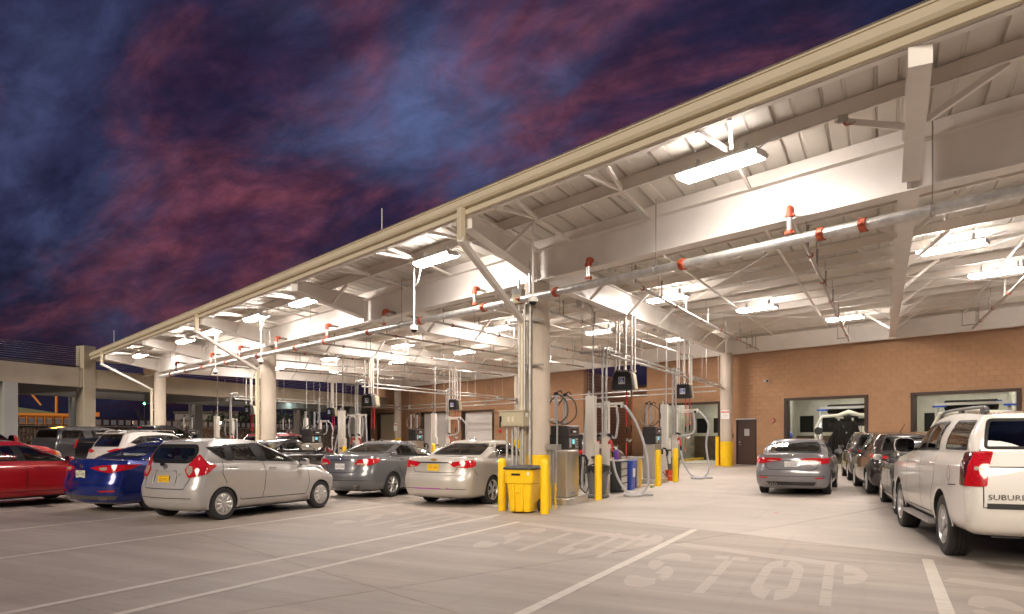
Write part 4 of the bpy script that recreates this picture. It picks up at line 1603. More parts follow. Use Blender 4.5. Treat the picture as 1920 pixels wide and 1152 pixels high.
class Skin:
    """casts flat outlines on to a car body"""

    def __init__(self, verts, faces):
        self.t = BVHTree.FromPolygons(verts, faces)

    def hit(self, view, u, v, off):
        fo, d = VIEWS[view]
        o = fo(u, v)
        loc, n, i, dist = self.t.ray_cast(o, d)
        if loc is None:
            loc, n, i, dist = self.t.find_nearest(o + d * 5)
        if n.dot(d) > 0:
            n = -n
        return loc + n * off

    def patch(self, mb, view, poly, g=0.06, off=0.004, skirt=0.0, mirror=False):
        xs, ys = [p[0] for p in poly], [p[1] for p in poly]
        idx, vs, fs = {}, [], []

        def vid(p):
            k = (round(p[0], 4), round(p[1], 4))
            if k not in idx:
                idx[k] = len(vs)
                h = self.hit(view, k[0], k[1], off)
                vs.append(Vector((-h.x, h.y, h.z)) if mirror else h)
            return idx[k]
        i0, i1 = math.floor(min(xs) / g), math.floor(max(xs) / g)
        j0, j1 = math.floor(min(ys) / g), math.floor(max(ys) / g)
        for i in range(i0, i1 + 1):
            for j in range(j0, j1 + 1):
                ps = clip_cell(poly, i * g, (i + 1) * g, j * g, (j + 1) * g)
                if ps:
                    f = []
                    for p in ps:
                        k = vid(p)
                        if not f or (f[-1] != k and f[0] != k):
                            f.append(k)
                    if len(f) >= 3:
                        fs.append(tuple(f))
        mb.add(vs, fs)
        if skirt:
            n = len(poly)
            ring = []
            for i in range(n):
                a, b = Vector(poly[i]), Vector(poly[(i + 1) % n])
                k = max(1, int((b - a).length / g))
                for t in range(k):
                    ring.append(a.lerp(b, t / k))
            top = [self.hit(view, p.x, p.y, off) for p in ring]
            bot = [self.hit(view, p.x, p.y, off - skirt) for p in ring]
            if mirror:
                top = [Vector((-p.x, p.y, p.z)) for p in top]
                bot = [Vector((-p.x, p.y, p.z)) for p in bot]
            m = len(ring)
            mb.add(top + bot, [(i, (i + 1) % m, m + (i + 1) % m, m + i) for i in range(m)])
        return mb

    def ring(self, mb, view, poly, w, g=0.06, off=0.006, mirror=False, outer=0.0):
        po, pi_ = inset(poly, w)
        if outer:
            po = inset(poly, -outer)[1]
        n = len(po)
        A, B = [], []
        for i in range(n):
            a, b = Vector(po[i]), Vector(po[(i + 1) % n])
            c, d = Vector(pi_[i]), Vector(pi_[(i + 1) % n])
            k = max(1, int((b - a).length / g))
            for t in range(k):
                A.append(a.lerp(b, t / k))
                B.append(c.lerp(d, t / k))
        vs = [self.hit(view, p.x, p.y, off) for p in A] + [self.hit(view, p.x, p.y, off) for p in B]
        if mirror:
            vs = [Vector((-p.x, p.y, p.z)) for p in vs]
        m = len(A)
        return mb.add(vs, [(i, (i + 1) % m, m + (i + 1) % m, m + i) for i in range(m)])

    def line(self, mb, view, pts, w=0.012, g=0.07, off=0.003, mirror=False):
        P2 = [Vector(p) for p in pts]
        fine = []
        for a, b in zip(P2, P2[1:]):
            k = max(1, int((b - a).length / g))
            for t in range(k):
                fine.append(a.lerp(b, t / k))
        fine.append(P2[-1])
        L_, R_ = [], []
        for i, p in enumerate(fine):
            d = fine[min(i + 1, len(fine) - 1)] - fine[max(i - 1, 0)]
            d = d.normalized() if d.length > 1e-9 else Vector((1, 0))
            n = Vector((-d.y, d.x)) * (w / 2)
            L_.append(self.hit(view, p.x + n.x, p.y + n.y, off))
            R_.append(self.hit(view, p.x - n.x, p.y - n.y, off))
        vs = L_ + R_
        if mirror:
            vs = [Vector((-p.x, p.y, p.z)) for p in vs]
        m = len(fine)
        return mb.add(vs, [(i, i + 1, m + i + 1, m + i) for i in range(m - 1)])


M_TYRE = mat('tyre rubber', (0.022, 0.021, 0.021), 0.75, noise=(9, 0.25), bump=(60, 0.15))
M_RIM = mat('wheel silver', (0.62, 0.61, 0.60), 0.28, 0.75)
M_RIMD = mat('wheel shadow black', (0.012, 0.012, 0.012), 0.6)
M_GUM = mat('window rubber', (0.012, 0.012, 0.013), 0.35)
M_PLASTIC = mat('black grained plastic', (0.02, 0.02, 0.021), 0.55, bump=(120, 0.1))
M_CHROME = mat('chrome', (0.82, 0.81, 0.80), 0.09, 1.0)
M_GLASS = glass_mat('car glass', (0.80, 0.84, 0.81), 0.9)
M_DARKGLASS = glass_mat('tinted car glass', (0.10, 0.095, 0.10), 1.25)
M_RED = mat('tail lamp red', (0.42, 0.006, 0.010), 0.08, coat=1.0, noise=(45, 0.45), emit=((0.6, 0.01, 0.012), 0.05))
M_REDD = mat('reflector red', (0.45, 0.01, 0.012), 0.15)
M_LAMPW = mat('lamp clear', (0.36, 0.29, 0.23), 0.2, coat=0.4, noise=(50, 0.4))
M_AMBER = mat('lamp amber', (0.75, 0.22, 0.02), 0.1, coat=1.0)
M_SEAT = mat('car seat cloth', (0.045, 0.042, 0.040), 0.9, noise=(30, 0.2))
M_SEATL = mat('grey car seat cloth', (0.22, 0.21, 0.19), 0.9, noise=(30, 0.2))
M_CABIN = mat('cabin plastic', (0.10, 0.095, 0.09), 0.7)
M_LINER = mat('headliner', (0.42, 0.40, 0.36), 0.9)
M_UNDER = mat('underbody', (0.018, 0.017, 0.016), 0.8)
M_PLATEW = mat('plate white', (0.72, 0.71, 0.68), 0.4)
M_PLATEC = mat('plate cream', (0.62, 0.60, 0.46), 0.4)
M_PLATEY = mat('plate yellow', (0.80, 0.52, 0.02), 0.4)
M_INKR = mat('plate red ink', (0.45, 0.03, 0.02), 0.5)
M_INKB = mat('plate blue ink', (0.02, 0.03, 0.12), 0.5)
M_SEAM = mat('panel gap', (0.008, 0.008, 0.008), 0.9)
M_EXH = mat('exhaust steel', (0.5, 0.47, 0.42), 0.3, 1.0)


def paint(name, col, metal=0.0, rough=0.32):
    mt = mat(name, col, rough, metal, coat=1.0, noise=(260, 0.06))
    return mt


_WHEEL = {}


def wheel_meshes(R, wd, rimR, style):
    k = (R, wd, rimR, style)
    if k in _WHEEL:
        return _WHEEL[k]
    h = wd / 2
    t = MB()
    prof = [(rimR * 0.97, -h * 0.85), (rimR, -h * 0.95), ((R + rimR) / 2, -h), (R - 0.03, -h * 0.96), (R - 0.006, -h * 0.80)]
    ng = 4
    for i in range(ng):       # circumferential tread grooves
        a = -h * 0.78 + i * (h * 1.56 / ng)
        b = a + h * 1.56 / ng
        prof += [(R, a + 0.008), (R, b - 0.010), (R - 0.009, b - 0.008), (R - 0.009, b - 0.001)]
    prof[-2:] = []
    prof += [(R - 0.006, h * 0.80), (R - 0.03, h * 0.96), ((R + rimR) / 2 + 0.02, h * 1.01), ((R + rimR) / 2, h * 0.985), (rimR, h * 0.95), (rimR * 0.97, h * 0.85)]
    t.lathe(prof, 40, ax='x')
    tm = t.mesh('tyre', M_TYRE, True, 30)
    r = MB()
    r.m(0).lathe([(rimR * 0.97, h * 0.90), (rimR * 1.0, h * 0.98), (rimR * 0.955, h * 0.99), (rimR * 0.92, h * 0.88), (rimR * 0.90, h * 0.45)], 40, ax='x')
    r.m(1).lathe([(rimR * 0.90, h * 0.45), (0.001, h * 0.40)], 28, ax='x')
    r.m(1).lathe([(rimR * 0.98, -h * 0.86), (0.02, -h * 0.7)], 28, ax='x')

    def spoke(an, w0, w1, r0, r1, x0, x1, th=0.022):
        ca, sa = math.cos(an), math.sin(an)
        rad, tan = Vector((0, ca, sa)), Vector((0, -sa, ca))
        vs = []
        for (rr_, w, x) in ((r0, w0, x0), ((r0 + r1) / 2, (w0 + w1) / 2, (x0 + x1) / 2 + 0.012), (r1, w1, x1)):
            for sgn in (-1, 1):
                vs.append(rad * rr_ + tan * (w * sgn) + Vector((x - 0.006, 0, 0)))
            for sgn in (1, -1):
                vs.append(rad * rr_ + tan * (w * sgn * 0.45) + Vector((x + th * 0.4, 0, 0)))
        fs = []
        for i in range(2):
            for a_, b_ in ((0, 3), (3, 2), (2, 1)):
                fs.append((i * 4 + a_, i * 4 + b_, i * 4 + 4 + b_, i * 4 + 4 + a_))
        r.m(0).add(vs, fs)
    xo = h * 0.86
    if style == 'cap10':
        r.m(0).lathe([(rimR * 0.96, xo), (rimR * 0.80, xo + 0.008), (rimR * 0.79, xo - 0.03)], 40, ax='x')
        for i in range(10):
            spoke(2 * math.pi * i / 10, 0.030, 0.044, 0.05, rimR * 0.84, xo + 0.012, xo + 0.004)
    elif style == 'multi':
        for i in range(8):
            a = 2 * math.pi * i / 8
            spoke(a - 0.12, 0.013, 0.015, 0.05, rimR * 0.93, xo, xo - 0.01)
            spoke(a + 0.12, 0.013, 0.015, 0.05, rimR * 0.93, xo, xo - 0.01)
    elif style == 'five':
        for i in range(5):
            a = 2 * math.pi * i / 5 + 0.3
            spoke(a - 0.17, 0.018, 0.022, 0.05, rimR * 0.93, xo, xo - 0.012)
            spoke(a + 0.17, 0.018, 0.022, 0.05, rimR * 0.93, xo, xo - 0.012)
    elif style == 'six':
        for i in range(6):
            a = 2 * math.pi * i / 6 + 0.2
            spoke(a, 0.035, 0.030, 0.05, rimR * 0.6, xo - 0.03, xo - 0.012)
            spoke(a - 0.20, 0.020, 0.022, rimR * 0.42, rimR * 0.93, xo - 0.015, xo - 0.012)
            spoke(a + 0.20, 0.020, 0.022, rimR * 0.42, rimR * 0.93, xo - 0.015, xo - 0.012)
    r.m(0).lathe([(0.062, xo - 0.03), (0.060, xo + 0.012), (0.045, xo + 0.02), (0.001, xo + 0.021)], 18, ax='x')
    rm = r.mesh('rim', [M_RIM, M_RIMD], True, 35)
    _WHEEL[k] = (tm, rm)
    return _WHEEL[k]


def seat(mb, x, y, z, w=0.5, back=0.62, lean=0.16, head=True):
    mb.b2((x - w / 2, y - 0.02, z), (x + w / 2, y + 0.50, z + 0.16))
    X, n = Vector((1, 0, 0)), Vector((0, -lean, 1)).normalized()
    Y = n.cross(X)
    for k in range(6):
        ww = w * (1.0, 1.02, 1.0, 0.96, 0.9, 0.8)[k]
        mb.box(Vector((x, y, z + 0.10)) + n * (back * (k + 0.5) / 6), (ww, 0.14 - 0.012 * k, back / 6), (X, Y, n))
    if not head:
        return
    for dx in (-0.07, 0.07):
        mb.box(Vector((x + dx, y, z + 0.10)) + n * (back + 0.04), (0.014, 0.014, 0.12), (X, Y, n))
    for k, ww in enumerate((0.24, 0.27, 0.26, 0.21)):
        mb.box(Vector((x, y, z + 0.10)) + n * (back + 0.075 + 0.045 * k), (ww, 0.09, 0.045), (X, Y, n))


def plate_part(car, sk, body, ink, plate_mat, z, x=0.0, w=0.305, h=0.152, tilt=0.0, front=False):
    lo = sk.hit('B', x, z, 0.012)
    X = Vector((1, 0, 0))
    Z = Vector((0, math.sin(tilt), math.cos(tilt)))
    p = MB().box(lo, (w, 0.006, h), (X, Vector((0, 1, 0)), Z)).build('number_plate', plate_mat, car, bevel=0.003)
    text_obj('lettering', body, 0.085, lo - Vector((0, 0.0045, 0)) + Z * -0.008, X, Z, ink, p, 0.80)
    text_obj('lettering', 'NEW MEXICO USA' if plate_mat is M_PLATEY else 'CALIFORNIA' if plate_mat is M_PLATEW else 'ARIZONA',
             0.028, lo - Vector((0, 0.0045, 0)) + Z * 0.058, X, Z, ink, p)
    return p


def make_car(spec, x, y, yaw, label, group=None, name='parked_car', cat='car'):
    g = spec
    hw, H, wb, ro, fo = g['W'] / 2, g['H'], g['wb'], g['ro'], g['fo']
    car = empty(name, (x, y, gz(x, y)), math.radians(yaw), label, cat, group)
    zl = g.get('zl', (0.19, 0.25, 0.42, 0.60, 0.77))
    rr, rf = g.get('rr', (0.34, 0.22)), g.get('rf', (0.42, 0.42))
    br, bf = g.get('br', 0.07), g.get('bf', 0.12)
    zd, zb, zc, zn = g['zdeck'], g['zbelt'], g['zcowl'], g['znose']
    rg0, rg1, wsb, wst = g['rg0'], g['rg1'], g['wsb'], g['wst']
    tr, tf = g.get('tr', 0.03), g.get('tf', 0.05)
    ye = wb + fo
    top = g.get('top') or [(-ro, zd), (rg0 - 0.05, zd - 0.01), (rg0 + 0.5, zb), (wsb - 0.7, zb), (wsb, zc), (ye - 0.35, zn + 0.08), (ye, zn + 0.02)]
    mid = [(yy, zz - 0.11 if zz > zn + 0.1 else zz - 0.07) for yy, zz in top]
    low = [(-ro + 0.20, ye - 0.25, hw - 0.14, zl[0], rr, rf, br, bf, tr, tf),
           (-ro + 0.08, ye - 0.10, hw - 0.045, zl[1], rr, rf, br, bf, tr, tf),
           (-ro + 0.012, ye - 0.02, hw - 0.006, zl[2], rr, rf, br, bf, tr, tf),
           (-ro, ye, hw, zl[3], rr, rf, br, bf, tr, tf),
           (-ro + g.get('tuck', 0.06), ye - 0.05, hw, [(-ro, zl[4]), (wb, zl[4] - 0.03), (ye, min(zl[4] - 0.05, zn - 0.06))], rr, rf, br, bf, tr, tf),
           (-ro + g.get('tuck', 0.06) + 0.03, ye - 0.17, hw - 0.012, mid, rr, rf, br, bf, tr, tf),
           (-ro + g.get('tuck', 0.06) + 0.07, ye - 0.32, hw - 0.055, top, rr, rf, br, bf, tr, tf)]
    gr, gf = g.get('gr', (0.18, 0.10)), g.get('gf', (0.30, 0.40))
    tum = g.get('tum', 0.20)          # how far the roof edge leans in
    ze = H - g.get('crown', 0.075)    # roof edge height

    def gl(t, yr, yf, w, z0, zm, z1):
        return (yr, yf, w, [(yr, z0), (yr + 0.28 * (yf - yr), zm - (zm - z0) * 0.12), (0.5 * (yr + yf), zm), (yf, z1)], gr, gf, g.get('gbr', 0.05), g.get('gbf', 0.16), 0.02, 0.04)
    lr = g.get('zroofr', H - 0.09)    # roof height at the rear edge
    lf = g.get('zrooff', H - 0.10)
    b0 = [(rg0, zd - 0.05), (rg0 + 0.5, zb - 0.05), (wsb - 0.6, zb - 0.06), (wsb, zc - 0.05)]
    gh = [(rg0, wsb, hw - 0.075, b0, gr, gf, g.get('gbr', 0.05), g.get('gbf', 0.16), 0.02, 0.04)]
    for t, it in ((0.34, 0.12), (0.70, 0.48), (0.92, 0.82), (1.0, 1.12)):
        e = t if t < 0.99 else 1.0
        yr = rg0 + (rg1 - rg0) * e ** 0.95
        yf = wsb + (wst - wsb) * e ** 0.92
        zb_, zr_, zf_ = zb + (ze - zb) * t, zd + (lr - zd) * t, zc + (lf - zc) * t
        if t > 0.99:
            zb_, zr_, zf_ = H - 0.018, lr + 0.012, lf + 0.012
        gh.append(gl(t, yr, yf, hw - 0.075 - tum * it, zr_, zb_, zf_))
    R_l = loft(low, 4, 58)
    R_g = loft(gh, 5, 58)
    nl = len(R_l[0])
    V, F, kindf = [], [], []

    def addrows(rows, flip):
        base = len(V)
        n = len(rows[0])
        for row in rows:
            for p in row:
                V.append(Vector((-p.x, p.y, p.z)) if flip else p.copy())
        fs = []
        for i in range(len(rows) - 1):
            for j in range(n - 1):
                f = (base + i * n + j, base + i * n + j + 1, base + (i + 1) * n + j + 1, base + (i + 1) * n + j)
                fs.append(f[::-1] if flip else f)
        return fs

    def cap(row, crown, skip=None):
        base = len(V)
        nx = 8
        for p in row:
            for k in range(nx + 1):
                t = -1 + 2 * k / nx
                c = crown(p.y) if callable(crown) else crown
                c *= min(1.0, p.x / 0.5)
                V.append(Vector((p.x * t, p.y, p.z + c * (1 - t * t))))
        fs = []
        for j in range(len(row) - 1):
            if skip and skip[0] < 0.5 * (row[j].y + row[j + 1].y) < skip[1]:
                continue
            for k in range(nx):
                fs.append((base + j * (nx + 1) + k, base + (j + 1) * (nx + 1) + k, base + (j + 1) * (nx + 1) + k + 1, base + j * (nx + 1) + k + 1))
        return fs
    # wheel arches: pull the grid on to the arch circle, then open it
    Ra = g['R'] + g.get('gap', 0.045)
    zw = g['R']
    for row in R_l:
        for p in row:
            for wy in (0.0, wb):
                d = Vector((p.y - wy, p.z - zw))
                if p.x > hw * 0.6 and 1e-6 < d.length and abs(d.length - Ra) < 0.045:
                    d = d.normalized() * Ra
                    p.y, p.z = wy + d.x, zw + d.y
    Fl = addrows(R_l, False) + addrows(R_l, True)

    def arch(f):
        c = sum((V[i] for i in f), Vector()) / len(f)
        return abs(c.x) > hw * 0.6 and any(math.hypot(c.y - wy, c.z - zw) < Ra - 0.004 for wy in (0.0, wb))
    Fl = [f for f in Fl if not arch(f)]
    Fl += cap(R_l[-1], lambda yy: g.get('hoodc', 0.05) if yy > wsb - 0.3 else 0.03, (rg0 + 0.12, wsb - 0.25))
    Fg = addrows(R_g, False) + addrows(R_g, True)
    Fc = cap(R_g[-1], 0.022)
    full = Skin(V, Fl + Fg + Fc)
    # openings for the glass
    side = [rnd([(a, min(b, ze - 0.028)) for a, b in w], g.get('wr', 0.035)) for w in g['side']]
    side_in = [inset(w, 0.018)[1] for w in side]
    rear_w = [(a, min(b, lr - 0.028)) for a, b in g['rear']]
    wind = [(a, min(b, lf - 0.028)) for a, b in g['wind']]
    rear_w = rnd(rear_w, 0.06)
    rear_in = inset(rear_w, 0.025)[1]
    wind = rnd(wind, 0.06)
    wind_in = inset(wind, 0.025)[1]
    keep = []
    for f in Fg + Fc:
        c = sum((V[i] for i in f), Vector()) / len(f)
        n = (V[f[1]] - V[f[0]]).cross(V[f[2]] - V[f[0]])
        n = n.normalized() if n.length > 1e-12 else Vector((0, 0, 1))
        if n.z < -0.2:
            n = -n
        if abs(n.x) > 0.55 and any(pip(w, c.y, c.z) for w in side_in):
            continue
        if c.y < rg1 + 0.12 and abs(n.x) < 0.6 and pip(rear_in, c.x, c.z):
            continue
        if c.y > wst - 0.05 and abs(n.x) < 0.75 and pip(wind_in, c.x, c.z):
            continue
        keep.append(f)
    mb = MB().add(V, Fl + keep)
    bodyo = mb.build('body', spec['paint'], car, smooth=True, angle=50)
    # glass, rubber
    gl_side = g.get('glass', [M_GLASS] * len(side))
    tr_ = g.get('trim', M_GUM)
    for w, gm in zip(side, gl_side):
        for mir in (False, True):
            p = MB()
            full.patch(p, 'R', inset(w, 0.012)[1], 0.09, 0.001, 0, mir)
            p.build('side_window', gm, car, smooth=True)
            full.ring(MB(), 'R', w, g.get('rub', 0.042), 0.09, 0.005, mir).build('window_surround', tr_, car, smooth=True)
    p = MB()
    full.patch(p, 'B', inset(rear_w, 0.012)[1], 0.09, 0.002)
    p.build('rear_window', g.get('rearglass', M_GLASS), car, smooth=True)
    full.ring(MB(), 'B', rear_w, g.get('rubr', 0.036), 0.09, 0.005).build('window_surround', M_GUM, car, smooth=True)
    p = MB()
    full.patch(p, 'F', inset(wind, 0.012)[1], 0.09, 0.002)
    p.build('windscreen', M_GLASS, car, smooth=True)
    full.ring(MB(), 'F', wind, 0.05, 0.09, 0.005).build('window_surround', M_GUM, car, smooth=True)
    for w in g.get('pillar', []):
        for mir in (False, True):
            full.patch(MB(), 'R', w, 0.09, 0.004, 0, mir).build('door_pillar', M_GUM, car, smooth=True)
    # arch lips and wells
    for wy in (0.0, wb):
        for mir in (False, True):
            lip, well = MB(), MB()
            A, B, C_ = [], [], []
            for k in range(29):
                a = math.radians(-28 + 236 * k / 28)
                ca, sa = math.cos(a), math.sin(a)
                for lst, rad, off in ((A, Ra - 0.028, 0.0), (B, Ra - 0.018, 0.010), (C_, Ra + 0.03, 0.004)):
                    yy, zz = wy + ca * rad, zw + sa * rad
                    h_ = full.hit('R', wy + ca * (Ra + 0.05), max(zw + sa * (Ra + 0.05), zl[1] + 0.01), off)
                    h2 = full.hit('R', wy + ca * (Ra + 0.11), max(zw + sa * (Ra + 0.11), zl[1] + 0.01), off)
                    xx = h_.x + max(-0.03, min(0.03, h_.x - h2.x)) * (0.05 - (rad - Ra)) / 0.06 * 0.5
                    lst.append(Vector((-xx if mir else xx, yy, max(zz, zl[0] + 0.03))))
            m_ = len(A)
            lip.add(A + B + C_, [(i, i + 1, m_ + i + 1, m_ + i) for i in range(m_ - 1)] + [(m_ + i, m_ + i + 1, 2 * m_ + i + 1, 2 * m_ + i) for i in range(m_ - 1)])
            D = [Vector((v.x * (1 - 0.34 / abs(v.x)), v.y, v.z)) for v in A]
            well.add(A + D, [(i, i + 1, m_ + i + 1, m_ + i) for i in range(m_ - 1)])
            b0_ = len(well.v)
            well.add(D, [tuple(range(m_))])
            lip.build('wheel_arch', g.get('lipmat', spec['paint']), car, smooth=True, angle=60)
            well.build('wheel_well', M_UNDER, car)
    un = MB().b2((-hw + 0.32, -ro + 0.42, zl[0] - 0.02), (hw - 0.32, ye - 0.45, zl[0] + 0.06))
    un.b2((-hw + 0.10, Ra, zl[0] - 0.01), (hw - 0.10, wb - Ra, zl[0] + 0.05))
    un.bar((-hw + 0.2, 0, zw), (hw - 0.2, 0, zw), 0.10, 0.10).bar((-hw + 0.2, wb, zw), (hw - 0.2, wb, zw), 0.08, 0.08)
    un.tube([(0.15, wb - 0.6, zl[0] - 0.03), (0.15, 0.5, zl[0] - 0.04), (0.35, -ro + 0.5, zl[0] - 0.01)], 0.03)
    un.build('underbody', M_UNDER, car)
    # wheels
    tm, rm = wheel_meshes(g['R'], g['tw'], g['rim'], g['style'])
    for wy in (0.0, wb):
        for sgn in (1, -1):
            wh = empty('wheel', (sgn * (hw - g['tw'] / 2 - g.get('wi', 0.015)), wy, zw), 0 if sgn > 0 else math.pi)
            wh.parent = car
            wh.rotation_euler = (random.uniform(0, 1.2), 0, 0 if sgn > 0 else math.pi)
            obj('tyre', tm, wh)
            obj('rim', rm, wh)
    # cabin
    cab = MB()
    fz = zl[1] + 0.08
    cab.b2((-hw + 0.12, rg0 + 0.2, fz - 0.04), (hw - 0.12, wsb - 0.35, fz))
    for sgn in (-1, 1):
        cab.b2((sgn * (hw - 0.13), rg0 + 0.1, fz), (sgn * (hw - 0.16), wsb - 0.5, zb - 0.06))
    cab.b2((-hw + 0.16, wsb - 0.75, fz), (hw - 0.16, wsb - 0.4, zc - 0.07))
    cab.bar((-hw + 0.17, wsb - 0.74, zc - 0.10), (hw - 0.17, wsb - 0.74, zc - 0.10), 0.22, 0.08)
    cab.b2((-hw + 0.16, rg0 + 0.10, zd - 0.12), (hw - 0.16, rg0 + g.get('shelf', 0.55), zd - 0.09))
    dy = wsb - 1.02
    st = [Vector((-0.37 + 0.18 * math.cos(a), dy + 0.06 * math.sin(a), zb - 0.02 + 0.17 * math.sin(a))) for a in [2 * math.pi * k / 16 for k in range(17)]]
    cab.tube(st, 0.016, 6)
    cab.tube([(-0.37, dy, zb - 0.02), (-0.37, dy + 0.3, zb - 0.08)], 0.03, 6)
    cab.build('cabin', M_CABIN, car)
    ln = MB()
    top_row = R_g[-5]
    base = [Vector((p.x * 0.97, p.y, p.z - 0.02)) for p in top_row]
    m_ = len(base)
    ln.add(base + [Vector((-p.x, p.y, p.z)) for p in base], [(i, i + 1, m_ + i + 1, m_ + i) for i in range(m_ - 1)])
    ln.build('headliner', M_LINER, car)
    ss = MB()
    sy = g.get('seaty', wsb - 1.62)
    for sx in (-0.37, 0.37):
        seat(ss, sx, sy, fz + 0.14, back=g.get('sb', 0.60), head=g.get('hr', True))
    ry = g.get('rseaty', sy - 0.86)
    for sx in (-0.40, 0.0, 0.40):
        seat(ss, sx, ry, fz + 0.12, 0.42, g.get('rsb', g.get('sb', 0.60) - 0.08), head=g.get('rhr', True))
    ss.build('seats', g.get('seatmat', M_SEAT), car, bevel=0.02)
    # panel gaps
    for view, pts in g.get('gaps', []):
        full.line(MB(), view, pts).build('panel_gap', M_SEAM, car)
        if view in ('R', 'C', 'D'):
            full.line(MB(), view, pts, mirror=True).build('panel_gap', M_SEAM, car)
    # handles, mirrors
    for (hy, hz) in g.get('handles', []):
        for mir in (1, -1):
            h_ = full.hit('R', hy, hz, 0.0)
            o_ = MB()
            o_.tube(curve_pts([(h_.x * mir - 0.01 * mir, hy - 0.10, hz), (h_.x * mir + 0.028 * mir, hy - 0.06, hz), (h_.x * mir + 0.030 * mir, hy + 0.06, hz + 0.003), (h_.x * mir - 0.01 * mir, hy + 0.10, hz)], 4), 0.013, 6)
            o_.build('door_handle', g.get('handlemat', spec['paint']), car, smooth=True)
    my, mz = g['mirror']
    h_ = full.hit('R', my, mz - 0.06, 0.0)
    for mir in (1, -1):
        o_ = MB()
        mm = g.get('msize', (0.20, 0.14))
        cx_, cy_ = mir * (h_.x + 0.06 + mm[0] / 2), my - 0.02
        n8 = 10
        rings = []
        for (dy_, sc) in ((-0.055, 0.94), (-0.03, 1.0), (0.02, 0.95), (0.06, 0.72), (0.08, 0.3)):
            rings.append([Vector((cx_ + math.copysign(abs(math.cos(a)) ** 0.6, math.cos(a)) * mm[0] / 2 * sc, cy_ + dy_, mz + math.copysign(abs(math.sin(a)) ** 0.6, math.sin(a)) * mm[1] / 2 * sc)) for a in [2 * math.pi * k / n8 for k in range(n8)]])
        vs = [p for r_ in rings for p in r_]
        fs = [(i * n8 + k, i * n8 + (k + 1) % n8, (i + 1) * n8 + (k + 1) % n8, (i + 1) * n8 + k) for i in range(4) for k in range(n8)]
        fs += [tuple(4 * n8 + k for k in range(n8))]
        o_.m(0).add(vs, fs)
        o_.m(1).add([p + Vector((0, 0.004, 0)) for p in rings[0]], [tuple(range(n8))])
        o_.m(2).bar((mir * (h_.x - 0.03), my + 0.02, mz - 0.07), (cx_ - mir * mm[0] * 0.2, cy_ + 0.02, mz - 0.05), 0.05, 0.035)
        o_.build('mirror', [g.get('mirrormat', spec['paint']), M_DARKGLASS if g.get('mdark') else M_CHROME, M_GUM], car, smooth=True)
    # lamps
    for (view, poly, mm, off) in g.get('lamps', []):
        q = rnd(poly, 0.025, 3)
        for mir in (False, True):
            o_ = MB()
            full.patch(o_, view, q, 0.05, off, off + 0.01, mir)
            o_.build('tail_lamp' if mm in (M_RED,) else 'lamp', mm, car, smooth=True, angle=30)
    for (view, poly, mm, off, nm, sym) in g.get('patches', []):
        for mir in ((False, True) if sym else (False,)):
            o_ = MB()
            full.patch(o_, view, poly, 0.06, off, off + 0.008, mir)
            o_.build(nm, mm, car, smooth=True, angle=30)
    return car, full
P_SILVER = paint('paint warm silver', (0.46, 0.44, 0.42), 0.25, 0.30)
P_CHAMP = paint('paint pale silver', (0.50, 0.465, 0.42), 0.25, 0.30)
P_GREY = paint('paint graphite grey', (0.15, 0.15, 0.158), 0.35, 0.28)
P_SLATE = paint('paint slate grey', (0.19, 0.185, 0.20), 0.35, 0.28)
P_BLUE = paint('paint deep blue', (0.006, 0.020, 0.17), 0.35, 0.25)
P_RED = paint('paint bright red', (0.50, 0.010, 0.016), 0.1, 0.25)
P_DRED = paint('paint dark red', (0.22, 0.008, 0.014), 0.2, 0.25)
P_BLACK = paint('paint black', (0.010, 0.010, 0.012), 0.1, 0.2)
P_BROWN = paint('paint black brown', (0.030, 0.022, 0.020), 0.3, 0.25)
P_WHITE = paint('paint white', (0.74, 0.71, 0.66), 0.0, 0.35)
P_PEARL = paint('paint pearl white', (0.66, 0.62, 0.58), 0.1, 0.32)


M_LAMPD = mat('smoked lamp edge', (0.06, 0.008, 0.010), 0.1, coat=1.0, noise=(60, 0.6))


def sym(half):
    """outline from its right half, bottom centre to top centre"""
    return half + [(-x, z) for x, z in half[::-1]]


def C(pts):
    return [(cu(x, y), z) for x, y, z in pts]


def D(pts):
    return [(du(x, y), z) for x, y, z in pts]


